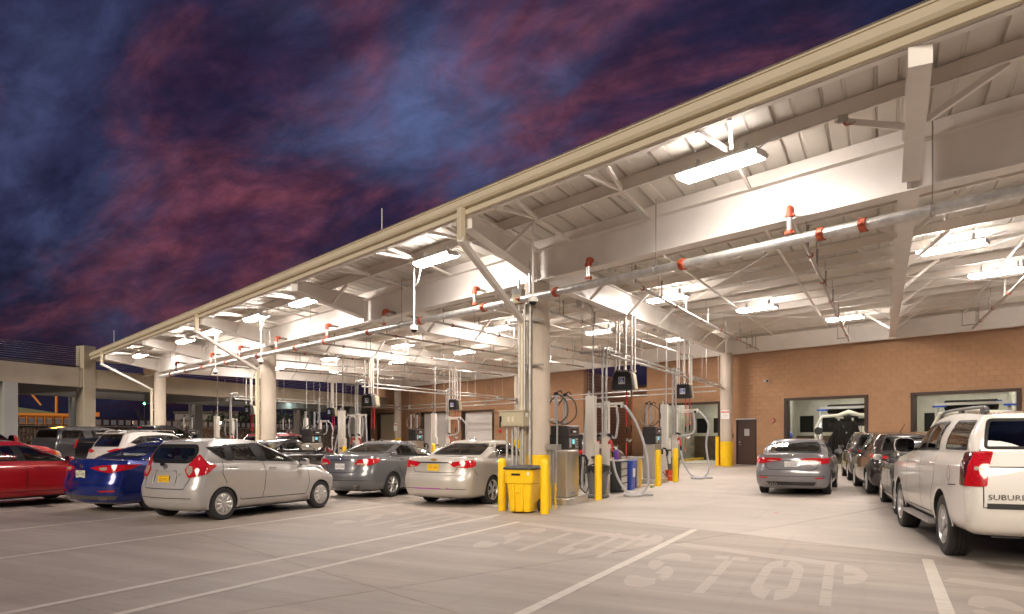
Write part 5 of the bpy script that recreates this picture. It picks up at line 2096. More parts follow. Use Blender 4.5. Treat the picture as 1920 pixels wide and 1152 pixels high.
VERSA = dict(sb=0.50, rsb=0.42, paint=P_SILVER, W=1.695, H=1.535, wb=2.60, ro=0.70, fo=0.83, R=0.305, tw=0.19, rim=0.205, style='cap10',
             zdeck=1.07, zbelt=1.03, zcowl=0.955, znose=0.74, rg0=-0.545, rg1=-0.36, wsb=2.58, wst=1.38, tum=0.155, zroofr=1.445, zrooff=1.43,
             top=[(-0.7, 1.07), (0.3, 1.06), (1.0, 1.03), (2.0, 0.965), (2.5, 0.95), (2.95, 0.885), (3.45, 0.74)],
             rr=(0.36, 0.20), rf=(0.45, 0.5), br=0.06, bf=0.14, gr=(0.20, 0.15), hoodc=0.06,
             side=[[(-0.28, 1.36), (0.14, 1.405), (0.13, 1.11), (0.0, 1.15), (-0.16, 1.25)],
                   [(0.22, 1.41), (0.75, 1.43), (0.88, 1.085), (0.28, 1.11)],
                   [(0.93, 1.43), (1.30, 1.39), (1.62, 1.29), (1.94, 1.14), (1.98, 1.03), (1.09, 1.075)],
                   [(2.02, 1.10), (2.36, 0.96), (2.06, 0.985)]],
             pillar=[[(0.13, 1.41), (0.22, 1.415), (0.28, 1.105), (0.12, 1.105)], [(0.75, 1.435), (0.93, 1.435), (1.09, 1.07), (0.88, 1.08)]],
             rear=sym([(0.50, 1.065), (0.615, 1.18), (0.605, 1.30), (0.52, 1.435)]),
             wind=sym([(0.64, 0.985), (0.58, 1.20), (0.50, 1.41)]), rub=0.035, rubr=0.075,
             gaps=[('R', [(0.02, 1.10), (-0.03, 0.88), (0.10, 0.62), (0.40, 0.37)]), ('R', [(0.99, 1.07), (1.02, 0.85), (0.99, 0.6), (0.93, 0.36)]),
                   ('R', [(0.40, 0.36), (2.15, 0.355)]), ('R', [(2.15, 0.355), (2.24, 0.60), (2.2, 0.92)]), ('R', [(2.2, 0.92), (2.95, 0.86), (3.3, 0.74)]),
                   ('B', [(-0.60, 0.80), (-0.52, 0.60), (0.52, 0.60), (0.60, 0.80)]), ('B', [(-0.66, 0.43), (0.66, 0.43)]),
                   ('B', [(-0.30, 0.66), (-0.28, 0.93), (0.28, 0.93), (0.30, 0.66)])],
             handles=[(0.24, 0.985), (1.22, 0.945)], mirror=(2.06, 1.035), msize=(0.19, 0.15),
             lamps=[('C', C([(0.60, -0.57, 1.06), (0.71, -0.44, 1.24), (0.765, -0.36, 1.11), (0.80, -0.13, 1.02), (0.82, -0.38, 0.87), (0.62, -0.62, 0.80), (0.55, -0.64, 0.95)]), M_RED, 0.014),
                    ('C', C([(0.60, -0.60, 1.02), (0.665, -0.56, 1.01), (0.68, -0.56, 0.92), (0.63, -0.60, 0.84), (0.58, -0.63, 0.93)]), M_LAMPW, 0.019),
                    ('D', D([(0.62, 3.22, 0.80), (0.80, 2.80, 0.86), (0.82, 2.92, 0.72), (0.60, 3.36, 0.66)]), M_LAMPW, 0.01),
                    ('D', D([(0.80, 2.86, 0.84), (0.815, 2.78, 0.83), (0.83, 2.86, 0.75), (0.815, 2.94, 0.75)]), M_AMBER, 0.014)], patches=[])

IMPALA = dict(sb=0.45, rsb=0.36, rhr=False, paint=P_CHAMP, W=1.854, H=1.496, wb=2.84, ro=1.20, fo=1.05, R=0.335, tw=0.235, rim=0.235, style='five',
              zdeck=1.10, zbelt=1.05, zcowl=1.02, znose=0.80, rg0=-0.36, rg1=0.60, wsb=2.62, wst=1.70, tum=0.20, zroofr=1.43, zrooff=1.40,
              rr=(0.42, 0.24), br=0.07, shelf=0.9, wr=0.05,
              side=[[(0.15, 1.20), (0.24, 1.27), (0.30, 1.30), (0.30, 1.10), (0.14, 1.105)],
                    [(0.35, 1.355), (0.75, 1.395), (1.12, 1.40), (1.20, 1.10), (0.35, 1.10)],
                    [(1.20, 1.40), (1.55, 1.375), (1.95, 1.25), (2.28, 1.08), (1.28, 1.095)]],
              pillar=[[(1.12, 1.40), (1.20, 1.40), (1.28, 1.095), (1.20, 1.10)], [(0.30, 1.34), (0.35, 1.355), (0.35, 1.10), (0.30, 1.10)]], trim=M_CHROME, rub=0.028,
              rear=sym([(0.67, 1.135), (0.61, 1.30), (0.50, 1.435)]), wind=sym([(0.68, 1.05), (0.60, 1.24), (0.52, 1.39)]),
              gaps=[('B', [(-0.62, 0.92), (-0.52, 0.765), (0.52, 0.765), (0.62, 0.92)]), ('R', [(0.30, 1.10), (0.32, 0.85), (0.52, 0.5), (0.6, 0.36)]), ('R', [(1.24, 1.09), (1.26, 0.7), (1.22, 0.36)]),
                    ('B', [(-0.80, 0.40), (0.80, 0.40)]), ('R', [(0.6, 0.35), (2.3, 0.35)]), ('C', [(cu(0.90, -0.93), 0.89), (cu(0.91, -0.72), 0.70)])],
              handles=[(0.62, 0.99), (1.55, 0.98)], mirror=(2.2, 1.10),
              lamps=[('C', C([(0.44, -1.16, 0.985), (0.66, -1.12, 1.01), (0.88, -0.99, 1.035), (0.915, -0.78, 1.03), (0.92, -0.82, 0.905), (0.86, -1.05, 0.86), (0.60, -1.16, 0.885)]), M_RED, 0.012),
                     ('C', C([(0.66, -1.15, 0.905), (0.78, -1.11, 0.93), (0.78, -1.11, 0.885), (0.63, -1.16, 0.88)]), M_LAMPW, 0.017),
                     ('D', D([(0.60, 3.65, 0.80), (0.84, 3.25, 0.86), (0.86, 3.3, 0.74), (0.62, 3.74, 0.70)]), M_LAMPW, 0.01)],
              patches=[('B', [(-0.46, 0.995), (0.46, 0.995), (0.50, 0.972), (-0.50, 0.972)], M_GUM, 0.012, 'trunk_trim', False),
                       ('B', [(-0.44, 0.990), (0.44, 0.990), (0.44, 0.982), (-0.44, 0.982)], M_CHROME, 0.016, 'trunk_trim', False)])

ALTIMA = dict(sb=0.45, rsb=0.36, rhr=False, paint=P_GREY, W=1.83, H=1.47, wb=2.776, ro=1.08, fo=0.98, R=0.325, tw=0.215, rim=0.215, style='multi',
              zdeck=1.085, zbelt=1.04, zcowl=0.99, znose=0.78, rg0=-0.32, rg1=0.62, wsb=2.60, wst=1.60, tum=0.20, zroofr=1.405, zrooff=1.37,
              rr=(0.46, 0.28), br=0.09, shelf=0.9, wr=0.045,
              side=[[(-0.10, 1.185), (0.08, 1.285), (0.14, 1.30), (0.16, 1.11), (0.0, 1.13)],
                    [(0.22, 1.32), (0.55, 1.365), (0.88, 1.375), (1.10, 1.075), (0.30, 1.09)],
                    [(0.97, 1.375), (1.35, 1.345), (1.80, 1.20), (2.14, 1.03), (1.20, 1.065)]],
              pillar=[[(0.88, 1.38), (0.97, 1.38), (1.20, 1.06), (1.10, 1.07)]], trim=M_GUM, rub=0.03,
              rear=sym([(0.67, 1.115), (0.61, 1.27), (0.48, 1.41)]), wind=sym([(0.66, 1.02), (0.58, 1.2), (0.50, 1.36)]),
              gaps=[('B', [(-0.55, 0.86), (-0.42, 0.66), (0.42, 0.66), (0.55, 0.86)]), ('R', [(0.24, 1.09), (0.20, 0.85), (0.45, 0.5), (0.55, 0.36)]), ('R', [(1.15, 1.06), (1.18, 0.7), (1.12, 0.36)]),
                    ('R', [(0.55, 0.35), (2.2, 0.35)]), ('B', [(-0.42, 0.97), (0.42, 0.97)]), ('B', [(-0.85, 0.46), (0.85, 0.46)])],
              handles=[(0.42, 0.97), (1.45, 0.95)], handlemat=M_CHROME, mirror=(2.1, 1.07),
              lamps=[('C', C([(0.52, -1.07, 0.87), (0.62, -1.02, 0.985), (0.80, -0.88, 1.01), (0.88, -0.50, 1.01), (0.90, -0.60, 0.92), (0.84, -0.90, 0.84), (0.70, -1.0, 0.835)]), M_RED, 0.014),
                     ('C', C([(0.60, -1.03, 0.90), (0.74, -0.96, 0.90), (0.80, -0.92, 0.865), (0.70, -1.0, 0.845), (0.60, -1.04, 0.86)]), M_LAMPW, 0.019),
                     ('D', D([(0.60, 3.5, 0.80), (0.84, 3.05, 0.86), (0.86, 3.12, 0.74), (0.62, 3.6, 0.68)]), M_LAMPW, 0.01)],
              patches=[('B', [(-0.36, 0.985), (0.36, 0.985), (0.38, 0.965), (-0.38, 0.965)], M_CHROME, 0.014, 'trunk_trim', False)])

SONATA = dict(sb=0.45, rsb=0.36, rhr=False, paint=P_BLUE, W=1.865, H=1.475, wb=2.805, ro=1.12, fo=0.95, R=0.325, tw=0.215, rim=0.215, style='multi',
              zdeck=1.085, zbelt=1.03, zcowl=0.99, znose=0.78, rg0=-0.50, rg1=0.62, wsb=2.62, wst=1.62, tum=0.20, zroofr=1.405, zrooff=1.37,
              rr=(0.46, 0.28), br=0.09, shelf=1.0, wr=0.05,
              side=[[(-0.30, 1.085), (0.10, 1.235), (0.34, 1.305), (0.34, 1.06), (-0.22, 1.06)],
                    [(0.40, 1.32), (0.70, 1.365), (1.02, 1.375), (1.12, 1.06), (0.40, 1.06)],
                    [(1.10, 1.375), (1.42, 1.345), (1.85, 1.20), (2.16, 1.03), (1.20, 1.055)]],
              pillar=[[(1.02, 1.38), (1.10, 1.38), (1.20, 1.05), (1.12, 1.05)]], trim=M_CHROME, rub=0.03,
              rear=sym([(0.66, 1.12), (0.60, 1.26), (0.48, 1.41)]), wind=sym([(0.66, 1.02), (0.58, 1.2), (0.50, 1.36)]),
              gaps=[('B', [(-0.66, 0.84), (-0.5, 0.64), (0.5, 0.64), (0.66, 0.84)]), ('R', [(0.30, 1.05), (0.22, 0.85), (0.5, 0.45)]), ('R', [(1.16, 1.05), (1.18, 0.7), (1.12, 0.36)]), ('C', [(cu(0.90, -0.75), 0.84), (cu(0.92, -0.5), 0.6)])],
              handles=[(0.55, 0.97), (1.5, 0.95)], mirror=(2.1, 1.07),
              lamps=[('C', C([(0.34, -1.12, 0.925), (0.62, -1.06, 0.975), (0.86, -0.86, 0.99), (0.92, -0.38, 0.99), (0.925, -0.58, 0.91), (0.80, -0.98, 0.825), (0.60, -1.09, 0.86)]), M_RED, 0.013),
                     ('C', C([(0.56, -1.08, 0.93), (0.74, -1.0, 0.945), (0.74, -1.0, 0.885), (0.62, -1.07, 0.875)]), M_LAMPW, 0.018),
                     ('B', [(0.52, 0.47), (0.84, 0.485), (0.84, 0.455), (0.52, 0.445)], M_REDD, 0.01),
                     ('B', [(0.44, 0.345), (0.70, 0.345), (0.66, 0.285), (0.48, 0.285)], M_EXH, 0.012)],
              patches=[('B', [(-0.86, 0.37), (0.86, 0.37), (0.80, 0.29), (-0.80, 0.29)], mat('bumper grey lower', (0.07, 0.065, 0.06), 0.4), 0.006, 'bumper_insert', False)])

JETTA = dict(sb=0.45, rsb=0.36, rhr=False, paint=P_SLATE, W=1.778, H=1.453, wb=2.65, ro=1.05, fo=0.93, R=0.32, tw=0.21, rim=0.205, style='multi',
             zdeck=1.04, zbelt=1.02, zcowl=1.0, znose=0.80, rg0=-0.36, rg1=0.40, wsb=2.45, wst=1.62, tum=0.19, zroofr=1.385, zrooff=1.37,
             rr=(0.32, 0.20), br=0.05, shelf=0.8, wr=0.04,
             side=[[(-0.02, 1.10), (0.16, 1.27), (0.30, 1.30), (0.30, 1.08)],
                   [(0.35, 1.315), (0.65, 1.35), (0.98, 1.36), (1.06, 1.07), (0.35, 1.08)],
                   [(1.05, 1.36), (1.40, 1.33), (1.75, 1.2), (2.05, 1.05), (1.14, 1.065)]],
             pillar=[[(0.98, 1.365), (1.05, 1.365), (1.14, 1.06), (1.06, 1.06)]], rub=0.03,
             rear=sym([(0.655, 1.075), (0.61, 1.26), (0.53, 1.385)]), wind=sym([(0.64, 1.03), (0.58, 1.2), (0.5, 1.36)]),
             gaps=[('B', [(-0.64, 0.86), (-0.58, 0.70), (-0.5, 0.66), (0.5, 0.66), (0.58, 0.70), (0.64, 0.86)]), ('R', [(0.3, 1.07), (0.3, 0.8), (0.5, 0.42)]), ('R', [(1.1, 1.05), (1.12, 0.6), (1.08, 0.36)]), ('B', [(-0.36, 0.885), (0.36, 0.885)]), ('B', [(-0.80, 0.50), (0.80, 0.50)])],
             handles=[(0.45, 0.97), (1.38, 0.96)], mirror=(1.92, 1.09), mirrormat=M_GUM, msize=(0.22, 0.14),
             lamps=[('C', C([(0.30, -1.06, 0.935), (0.46, -1.03, 0.955), (0.78, -0.90, 0.955), (0.86, -0.64, 0.95), (0.875, -0.68, 0.85), (0.77, -0.95, 0.81), (0.40, -1.06, 0.88)]), M_RED, 0.012),
                    ('C', C([(0.42, -1.05, 0.895), (0.62, -1.0, 0.90), (0.66, -0.99, 0.875), (0.46, -1.05, 0.87)]), M_LAMPW, 0.017),
                    ('B', [(0.56, 0.475), (0.76, 0.475), (0.76, 0.445), (0.56, 0.445)], M_REDD, 0.01)],
             patches=[('B', [(-0.60, 0.36), (0.60, 0.36), (0.52, 0.27), (-0.52, 0.27)], M_PLASTIC, 0.006, 'bumper_insert', False)])

SUBURBAN = dict(paint=P_WHITE, W=2.045, H=1.875, wb=3.10, ro=1.28, fo=0.95, R=0.405, tw=0.275, rim=0.255, style='six', gap=0.085, wi=0.03,
                zl=(0.40, 0.47, 0.66, 0.90, 1.16), zdeck=1.375, zbelt=1.345, zcowl=1.27, znose=1.10, rg0=-1.15, rg1=-1.00, wsb=2.62, wst=1.92, tum=0.175, crown=0.085,
                zroofr=1.79, zrooff=1.77, rr=(0.20, 0.14), rf=(0.4, 0.3), br=0.03, gr=(0.13, 0.10), gbr=0.03, tr=0.015, tf=0.03, tuck=0.03, shelf=0.1, wr=0.05,
                side=[[(-0.90, 1.745), (0.00, 1.765), (0.06, 1.385), (-0.96, 1.385)],
                      [(0.36, 1.765), (0.54, 1.765), (0.58, 1.365), (0.42, 1.365)],
                      [(0.60, 1.765), (1.10, 1.76), (1.20, 1.365), (0.64, 1.365)],
                      [(1.19, 1.755), (1.58, 1.72), (1.92, 1.56), (2.18, 1.345), (1.30, 1.36)]],
                glass=[M_DARKGLASS, M_DARKGLASS, M_DARKGLASS, M_GLASS], rearglass=M_DARKGLASS,
                pillar=[[(0.54, 1.77), (0.60, 1.77), (0.64, 1.36), (0.58, 1.36)], [(1.10, 1.765), (1.19, 1.76), (1.30, 1.355), (1.20, 1.36)]], rub=0.03,
                rear=sym([(0.80, 1.40), (0.775, 1.60), (0.735, 1.785)]), wind=sym([(0.80, 1.30), (0.72, 1.55), (0.66, 1.745)]),
                gaps=[('B', [(-0.835, 1.40), (-0.835, 0.735), (0.835, 0.735), (0.835, 1.40)]), ('B', [(-0.83, 1.20), (0.83, 1.20)]), ('R', [(0.30, 1.36), (0.34, 1.05), (0.56, 0.75), (0.60, 0.52)]), ('R', [(1.24, 1.36), (1.26, 0.9), (1.24, 0.52)]), ('R', [(0.62, 0.51), (2.35, 0.51)]), ('R', [(2.2, 1.30), (2.36, 0.9), (2.35, 0.52)]), ('R', [(-0.8, 0.97), (-0.42, 0.95)]),
                      ('R', [(-0.52, 1.13), (-0.45, 1.19), (-0.38, 1.13), (-0.38, 1.05), (-0.45, 0.99), (-0.52, 1.05), (-0.52, 1.13)])],
                handles=[(0.42, 1.19), (1.42, 1.18)], mirror=(2.12, 1.42), msize=(0.30, 0.24), mdark=True, sb=0.72,
                lamps=[('C', C([(0.845, -1.28, 1.37), (0.935, -1.24, 1.38), (0.965, -1.17, 1.37), (0.985, -1.13, 0.975), (0.845, -1.29, 0.975)]), M_RED, 0.016), ('C', C([(0.963, -1.185, 1.375), (0.995, -1.06, 1.355), (1.012, -1.02, 0.985), (0.985, -1.14, 0.975)]), M_LAMPD, 0.018),
                       ('C', C([(0.87, -1.26, 1.185), (0.94, -1.22, 1.205), (0.94, -1.22, 1.155), (0.87, -1.26, 1.165)]), M_LAMPW, 0.022)],
                patches=[('B', [(-0.80, 0.785), (0.80, 0.785), (0.80, 0.725), (-0.80, 0.725)], M_PLASTIC, 0.012, 'step_pad', False)])

REDSEDAN = dict(IMPALA, paint=P_RED, W=1.82, H=1.45, wb=2.70, ro=1.0, fo=0.92, R=0.32, tw=0.21, rim=0.21, style='multi', zdeck=1.06, zbelt=0.985, zcowl=0.93, znose=0.74, rg0=-0.30, rg1=0.62, wsb=2.60, wst=1.60,
                zroofr=1.385, zrooff=1.35, rub=0.032, trim=M_GUM, tum=0.19,
                side=[[(0.02, 1.06), (0.16, 1.20), (0.30, 1.26), (0.32, 1.01)], [(0.38, 1.29), (0.70, 1.335), (0.98, 1.345), (1.10, 1.0), (0.40, 1.01)], [(1.08, 1.345), (1.42, 1.31), (1.80, 1.17), (2.16, 0.965), (1.20, 0.995)]],
                pillar=[[(0.98, 1.345), (1.08, 1.345), (1.20, 0.99), (1.10, 1.0)]], rear=sym([(0.64, 1.10), (0.58, 1.25), (0.48, 1.385)]), wind=sym([(0.64, 0.97), (0.56, 1.15), (0.48, 1.34)]),
                gaps=[('R', [(1.15, 0.99), (1.24, 0.75), (1.20, 0.36)]), ('R', [(0.5, 0.33), (2.3, 0.33)]), ('R', [(2.3, 0.34), (2.36, 0.7), (2.2, 0.92)])], handles=[(0.55, 0.90), (1.46, 0.86)], mirror=(2.10, 1.02), patches=[], lamps=[('D', D([(0.60, 3.4, 0.74), (0.82, 2.95, 0.82), (0.85, 3.05, 0.70), (0.62, 3.5, 0.62)]), M_LAMPW, 0.01)], seatmat=M_SEATL)

CROSS = dict(paint=P_PEARL, W=1.845, H=1.665, wb=2.66, ro=0.98, fo=0.93, R=0.345, tw=0.225, rim=0.225, style='five', zl=(0.25, 0.32, 0.48, 0.70, 0.88), gap=0.06,
             zdeck=1.12, zbelt=1.10, zcowl=1.06, znose=0.90, rg0=-0.80, rg1=-0.50, wsb=2.50, wst=1.65, tum=0.18, zroofr=1.57, zrooff=1.555, rr=(0.3, 0.2), br=0.06, gr=(0.2, 0.15), wr=0.04,
             side=[[(-0.42, 1.30), (-0.02, 1.50), (0.12, 1.515), (0.10, 1.19), (-0.10, 1.19)], [(0.18, 1.52), (0.80, 1.55), (0.98, 1.165), (0.17, 1.185)], [(0.90, 1.55), (1.30, 1.52), (1.72, 1.36), (2.05, 1.13), (1.08, 1.155)]],
             pillar=[[(0.80, 1.55), (0.90, 1.55), (1.08, 1.155), (0.98, 1.165)], [(0.10, 1.515), (0.18, 1.52), (0.17, 1.185), (0.10, 1.19)]], rub=0.03, rear=sym([(0.66, 1.16), (0.62, 1.35), (0.54, 1.55)]), wind=sym([(0.68, 1.10), (0.6, 1.35), (0.54, 1.53)]),
             glass=[M_DARKGLASS, M_DARKGLASS, M_GLASS], rearglass=M_DARKGLASS,
             gaps=[('B', [(-0.62, 1.0), (-0.55, 0.62), (0.55, 0.62), (0.62, 1.0)]), ('R', [(0.99, 1.16), (1.02, 0.8), (0.98, 0.42)]), ('R', [(0.1, 1.18), (0.12, 0.9), (0.42, 0.5)])], handles=[(0.3, 1.03), (1.25, 1.02)], mirror=(1.98, 1.16),
             lamps=[('C', C([(0.40, -0.97, 1.02), (0.72, -0.88, 1.10), (0.88, -0.60, 1.11), (0.90, -0.45, 1.09), (0.86, -0.76, 1.0), (0.60, -0.94, 0.96)]), M_RED, 0.016),
                    ('D', D([(0.62, 3.3, 0.92), (0.86, 2.95, 0.98), (0.88, 3.05, 0.84), (0.64, 3.45, 0.80)]), M_LAMPW, 0.012)], patches=[])

PICKUP = dict(CROSS, paint=P_BLACK, W=2.03, H=1.93, wb=3.6, ro=1.12, fo=0.95, R=0.39, tw=0.26, rim=0.24, zl=(0.42, 0.50, 0.62, 0.86, 1.12), gap=0.09, zdeck=1.38, zbelt=1.36, zcowl=1.28, znose=1.12, rg0=0.80, rg1=0.92, wsb=3.2, wst=2.5,
              zroofr=1.84, zrooff=1.82, rr=(0.16, 0.12), br=0.02, gr=(0.2, 0.12), gbr=0.03, tuck=0.02, shelf=0.2,
              side=[[(1.0, 1.79), (1.75, 1.80), (1.82, 1.41), (1.02, 1.41)], [(1.82, 1.80), (2.25, 1.77), (2.6, 1.6), (2.85, 1.37), (1.9, 1.40)]], pillar=[[(1.75, 1.80), (1.82, 1.80), (1.9, 1.4), (1.82, 1.4)]],
              rear=sym([(0.74, 1.46), (0.70, 1.62), (0.66, 1.78)]), wind=sym([(0.78, 1.34), (0.7, 1.6), (0.62, 1.78)]), glass=[M_DARKGLASS, M_GLASS],
              gaps=[('B', [(-0.80, 1.36), (-0.80, 0.80), (0.80, 0.80), (0.80, 1.36)]), ('R', [(0.86, 1.36), (0.86, 0.55)])], handles=[(1.15, 1.26), (2.0, 1.26)], mirror=(2.75, 1.5), msize=(0.25, 0.24),
              lamps=[('C', C([(0.80, -1.12, 1.34), (0.93, -1.05, 1.34), (1.0, -0.94, 1.34), (0.99, -0.98, 1.02), (0.82, -1.12, 1.02)]), M_RED, 0.016)],
              patches=[('B', [(-0.06, 1.80), (0.14, 1.80), (0.14, 1.84), (-0.06, 1.84)], M_RED, 0.02, 'brake_lamp', False), ('B', [(-0.72, 1.26), (0.72, 1.26), (0.72, 1.23), (-0.72, 1.23)], M_CHROME, 0.006, 'tailgate_trim', False)])

BIGSUV = dict(SUBURBAN, paint=paint('paint gunmetal', (0.075, 0.073, 0.08), 0.5, 0.25), lamps=[], W=2.0, H=1.93, glass=[M_DARKGLASS] * 4, patches=[], style='six')
MINIVAN = dict(CROSS, paint=P_BROWN, W=1.86, H=1.60, style='multi', zdeck=1.05, zbelt=1.02, zcowl=0.98, znose=0.80, zl=(0.22, 0.29, 0.45, 0.62, 0.80), zroofr=1.50, zrooff=1.49, R=0.33, gap=0.05,
               side=[[(-0.40, 1.22), (-0.1, 1.42), (0.10, 1.445), (0.10, 1.11), (-0.20, 1.11)], [(0.18, 1.45), (0.80, 1.475), (0.98, 1.085), (0.17, 1.10)], [(0.90, 1.475), (1.30, 1.45), (1.72, 1.28), (2.05, 1.05), (1.08, 1.075)]],
               pillar=[[(0.80, 1.48), (0.90, 1.48), (1.08, 1.07), (0.98, 1.08)]], rear=sym([(0.66, 1.10), (0.62, 1.28), (0.54, 1.48)]), wind=sym([(0.66, 1.02), (0.58, 1.25), (0.52, 1.46)]), handles=[(0.3, 0.96), (1.25, 0.95)], mirror=(1.95, 1.08), mirrormat=M_GUM,
               glass=[M_GLASS] * 3, rearglass=M_GLASS,
               lamps=[('C', C([(0.40, -0.97, 0.94), (0.72, -0.88, 1.0), (0.88, -0.60, 1.03), (0.90, -0.35, 1.03), (0.89, -0.60, 0.95), (0.60, -0.96, 0.89)]), M_RED, 0.016)])
BLUEGREY = dict(ALTIMA, paint=paint('paint blue grey', (0.10, 0.11, 0.14), 0.5, 0.28), style='five')
BLACKSEDAN = dict(JETTA, paint=P_BLACK)
DARKSUV = dict(CROSS, paint=P_BROWN, style='multi')


def deco(car, full, things):
    for nm, mm, fn in things:
        mb = MB()
        fn(mb)
        mb.build(nm, mm, car, smooth=True)


def badge_ring(full, z, r=0.05, bar=True, x=0.0):
    def fn(mb):
        c = full.hit('B', x, z, 0.012)
        mb.tube([c + Vector((math.cos(a) * r, 0, math.sin(a) * r)) for a in [2 * math.pi * k / 18 for k in range(19)]], 0.009, 6)
        if bar:
            mb.bar(c - Vector((r * 1.25, 0, 0)), c + Vector((r * 1.25, 0, 0)), 0.012, 0.022)
    return fn


G_L = 'cars queued in the lanes on the left'
G_R = 'cars queued in the lane on the right'
# --- silver hatchback
car, sk = make_car(VERSA, -11.78, 9.45, 0, 'pale silver hatchback with round plastic wheel covers and yellow number plate', G_L)
plate_part(car, sk, '623·PTC', M_INKR, M_PLATEY, 0.765, 0.0)
deco(car, sk, [('emblem', M_CHROME, badge_ring(sk, 0.995, 0.045)),
               ('wiper', M_GUM, lambda mb: (mb.tube([sk.hit('B', -0.10, 1.045, 0.03), sk.hit('B', 0.05, 1.09, 0.03), sk.hit('B', 0.38, 1.10, 0.018)], 0.010, 6), mb.box(sk.hit('B', -0.10, 1.04, 0.015), (0.08, 0.05, 0.05)))),
               ('antenna', M_GUM, lambda mb: mb.tube([(0, 0.0, 1.49), (0, -0.16, 1.68)], [0.008, 0.004], 6)),
               ('plate_recess', P_SILVER, lambda mb: mb.tube(curve_pts([sk.hit('B', x, z, 0.004) for x, z in ((-0.30, 0.67), (-0.27, 0.90), (0, 0.925), (0.27, 0.90), (0.30, 0.67))], 5), 0.010, 8)),
               ('bumper_crease', P_SILVER, lambda mb: mb.tube([sk.hit('B', -0.66 + 1.32 * k / 14, 0.36, -0.008) for k in range(15)], 0.014, 6))])
text_obj('lettering', 'S V', 0.05, sk.hit('B', 0.36, 0.86, 0.006), (1, 0, 0), (0, 0, 1), M_GUM, car)
# --- champagne sedan
car, sk = make_car(IMPALA, -8.95, 14.6, 0, 'pale silver sedan with yellow plate and gold badge standing behind the yellow trash bin', G_L)
plate_part(car, sk, '711·TKR', M_INKR, M_PLATEY, 0.875)
deco(car, sk, [('emblem', mat('gold badge', (0.75, 0.45, 0.06), 0.25, 0.9), lambda mb: (mb.box(sk.hit('B', 0, 1.045, 0.012), (0.17, 0.012, 0.024)), mb.box(sk.hit('B', 0, 1.045, 0.014), (0.07, 0.014, 0.046)))),
               ('antenna', P_CHAMP, lambda mb: mb.tube([(0, 0.78, 1.49), (0, 0.72, 1.53), (0, 0.62, 1.545), (0, 0.60, 1.50)], [0.03, 0.022, 0.012, 0.01], 8)),
               ('bumper_scuff', mat('purple scuff', (0.40, 0.03, 0.42), 0.5), lambda mb: (sk.patch(mb, 'B', [(-0.55, 0.415), (0.22, 0.42), (0.22, 0.402), (-0.5, 0.39)], 0.05, 0.006), sk.patch(mb, 'B', [(0.36, 0.45), (0.40, 0.415), (0.50, 0.415), (0.48, 0.40), (0.36, 0.405)], 0.05, 0.006))),
               ('bumper_crease', P_CHAMP, lambda mb: mb.tube([sk.hit('B', -0.70 + 1.4 * k / 14, 0.71, -0.008) for k in range(15)], 0.016, 6))])
# --- graphite sedan
car, sk = make_car(ALTIMA, -12.25, 15.2, 0, 'graphite grey sedan with white plate, standing between two silver cars', G_L)
plate_part(car, sk, '7K37135K', M_INKB, M_PLATEW, 0.81)
deco(car, sk, [('emblem', M_CHROME, badge_ring(sk, 1.035, 0.05)),
               ('exhaust', M_EXH, lambda mb: mb.tube([(0.50, -0.60, 0.25), (0.52, -1.00, 0.30), (0.53, -1.07, 0.30)], [0.03, 0.042, 0.045], 10)),
               ('antenna', P_GREY, lambda mb: mb.tube([(0, 0.72, 1.46), (0, 0.66, 1.50), (0, 0.60, 1.47)], [0.03, 0.02, 0.01], 8))])
text_obj('lettering', '2.5 S', 0.05, sk.hit('B', 0.50, 0.90, 0.006), (1, 0, 0), (0, 0, 1), M_CHROME, car)
text_obj('lettering', 'ALTIMA', 0.05, sk.hit('B', -0.45, 1.03, 0.006), (1, 0, 0), (0, 0, 1), M_CHROME, car)
# --- blue sedan
car, sk = make_car(SONATA, -14.50, 10.0, 0, 'dark blue sedan with cream plate, between the red sedan and the silver hatchback', G_L)
plate_part(car, sk, 'ALT 1742', M_INKB, M_PLATEC, 0.80, 0.0)
deco(car, sk, [('emblem', M_CHROME, badge_ring(sk, 0.955, 0.04, False)),
               ('antenna', P_BLUE, lambda mb: mb.tube([(0, 0.80, 1.465), (0, 0.66, 1.52), (0, 0.58, 1.525), (0, 0.60, 1.47)], [0.035, 0.022, 0.012, 0.012], 8))])
# --- red sedan and red crossover at the picture's left edge
make_car(REDSEDAN, -17.62, 7.9, 0, 'bright red sedan with grey head restraints, beside the blue sedan', G_L)
make_car(dict(SUBURBAN, paint=P_RED, patches=[], W=1.98, wsb=3.0, wst=2.25, H=1.86, side=SUBURBAN['side'][:2] + [[(0.60, 1.75), (1.40, 1.75), (1.50, 1.365), (0.64, 1.365)], [(1.48, 1.745), (1.95, 1.70), (2.30, 1.56), (2.62, 1.34), (1.58, 1.355)]], glass=[M_GLASS] * 4, mirror=(2.5, 1.42), lamps=[('D', D([(0.62, 3.85, 1.10), (0.90, 3.55, 1.14), (0.93, 3.62, 0.96), (0.64, 4.0, 0.92)]), M_LAMPW, 0.012), ('D', D([(0.90, 3.62, 1.14), (0.93, 3.54, 1.13), (0.95, 3.6, 1.0), (0.92, 3.68, 1.0)]), M_AMBER, 0.016)]), -21.35, 8.25, 0, 'bright red large SUV with amber edged headlamp, behind the red sedan', G_L)
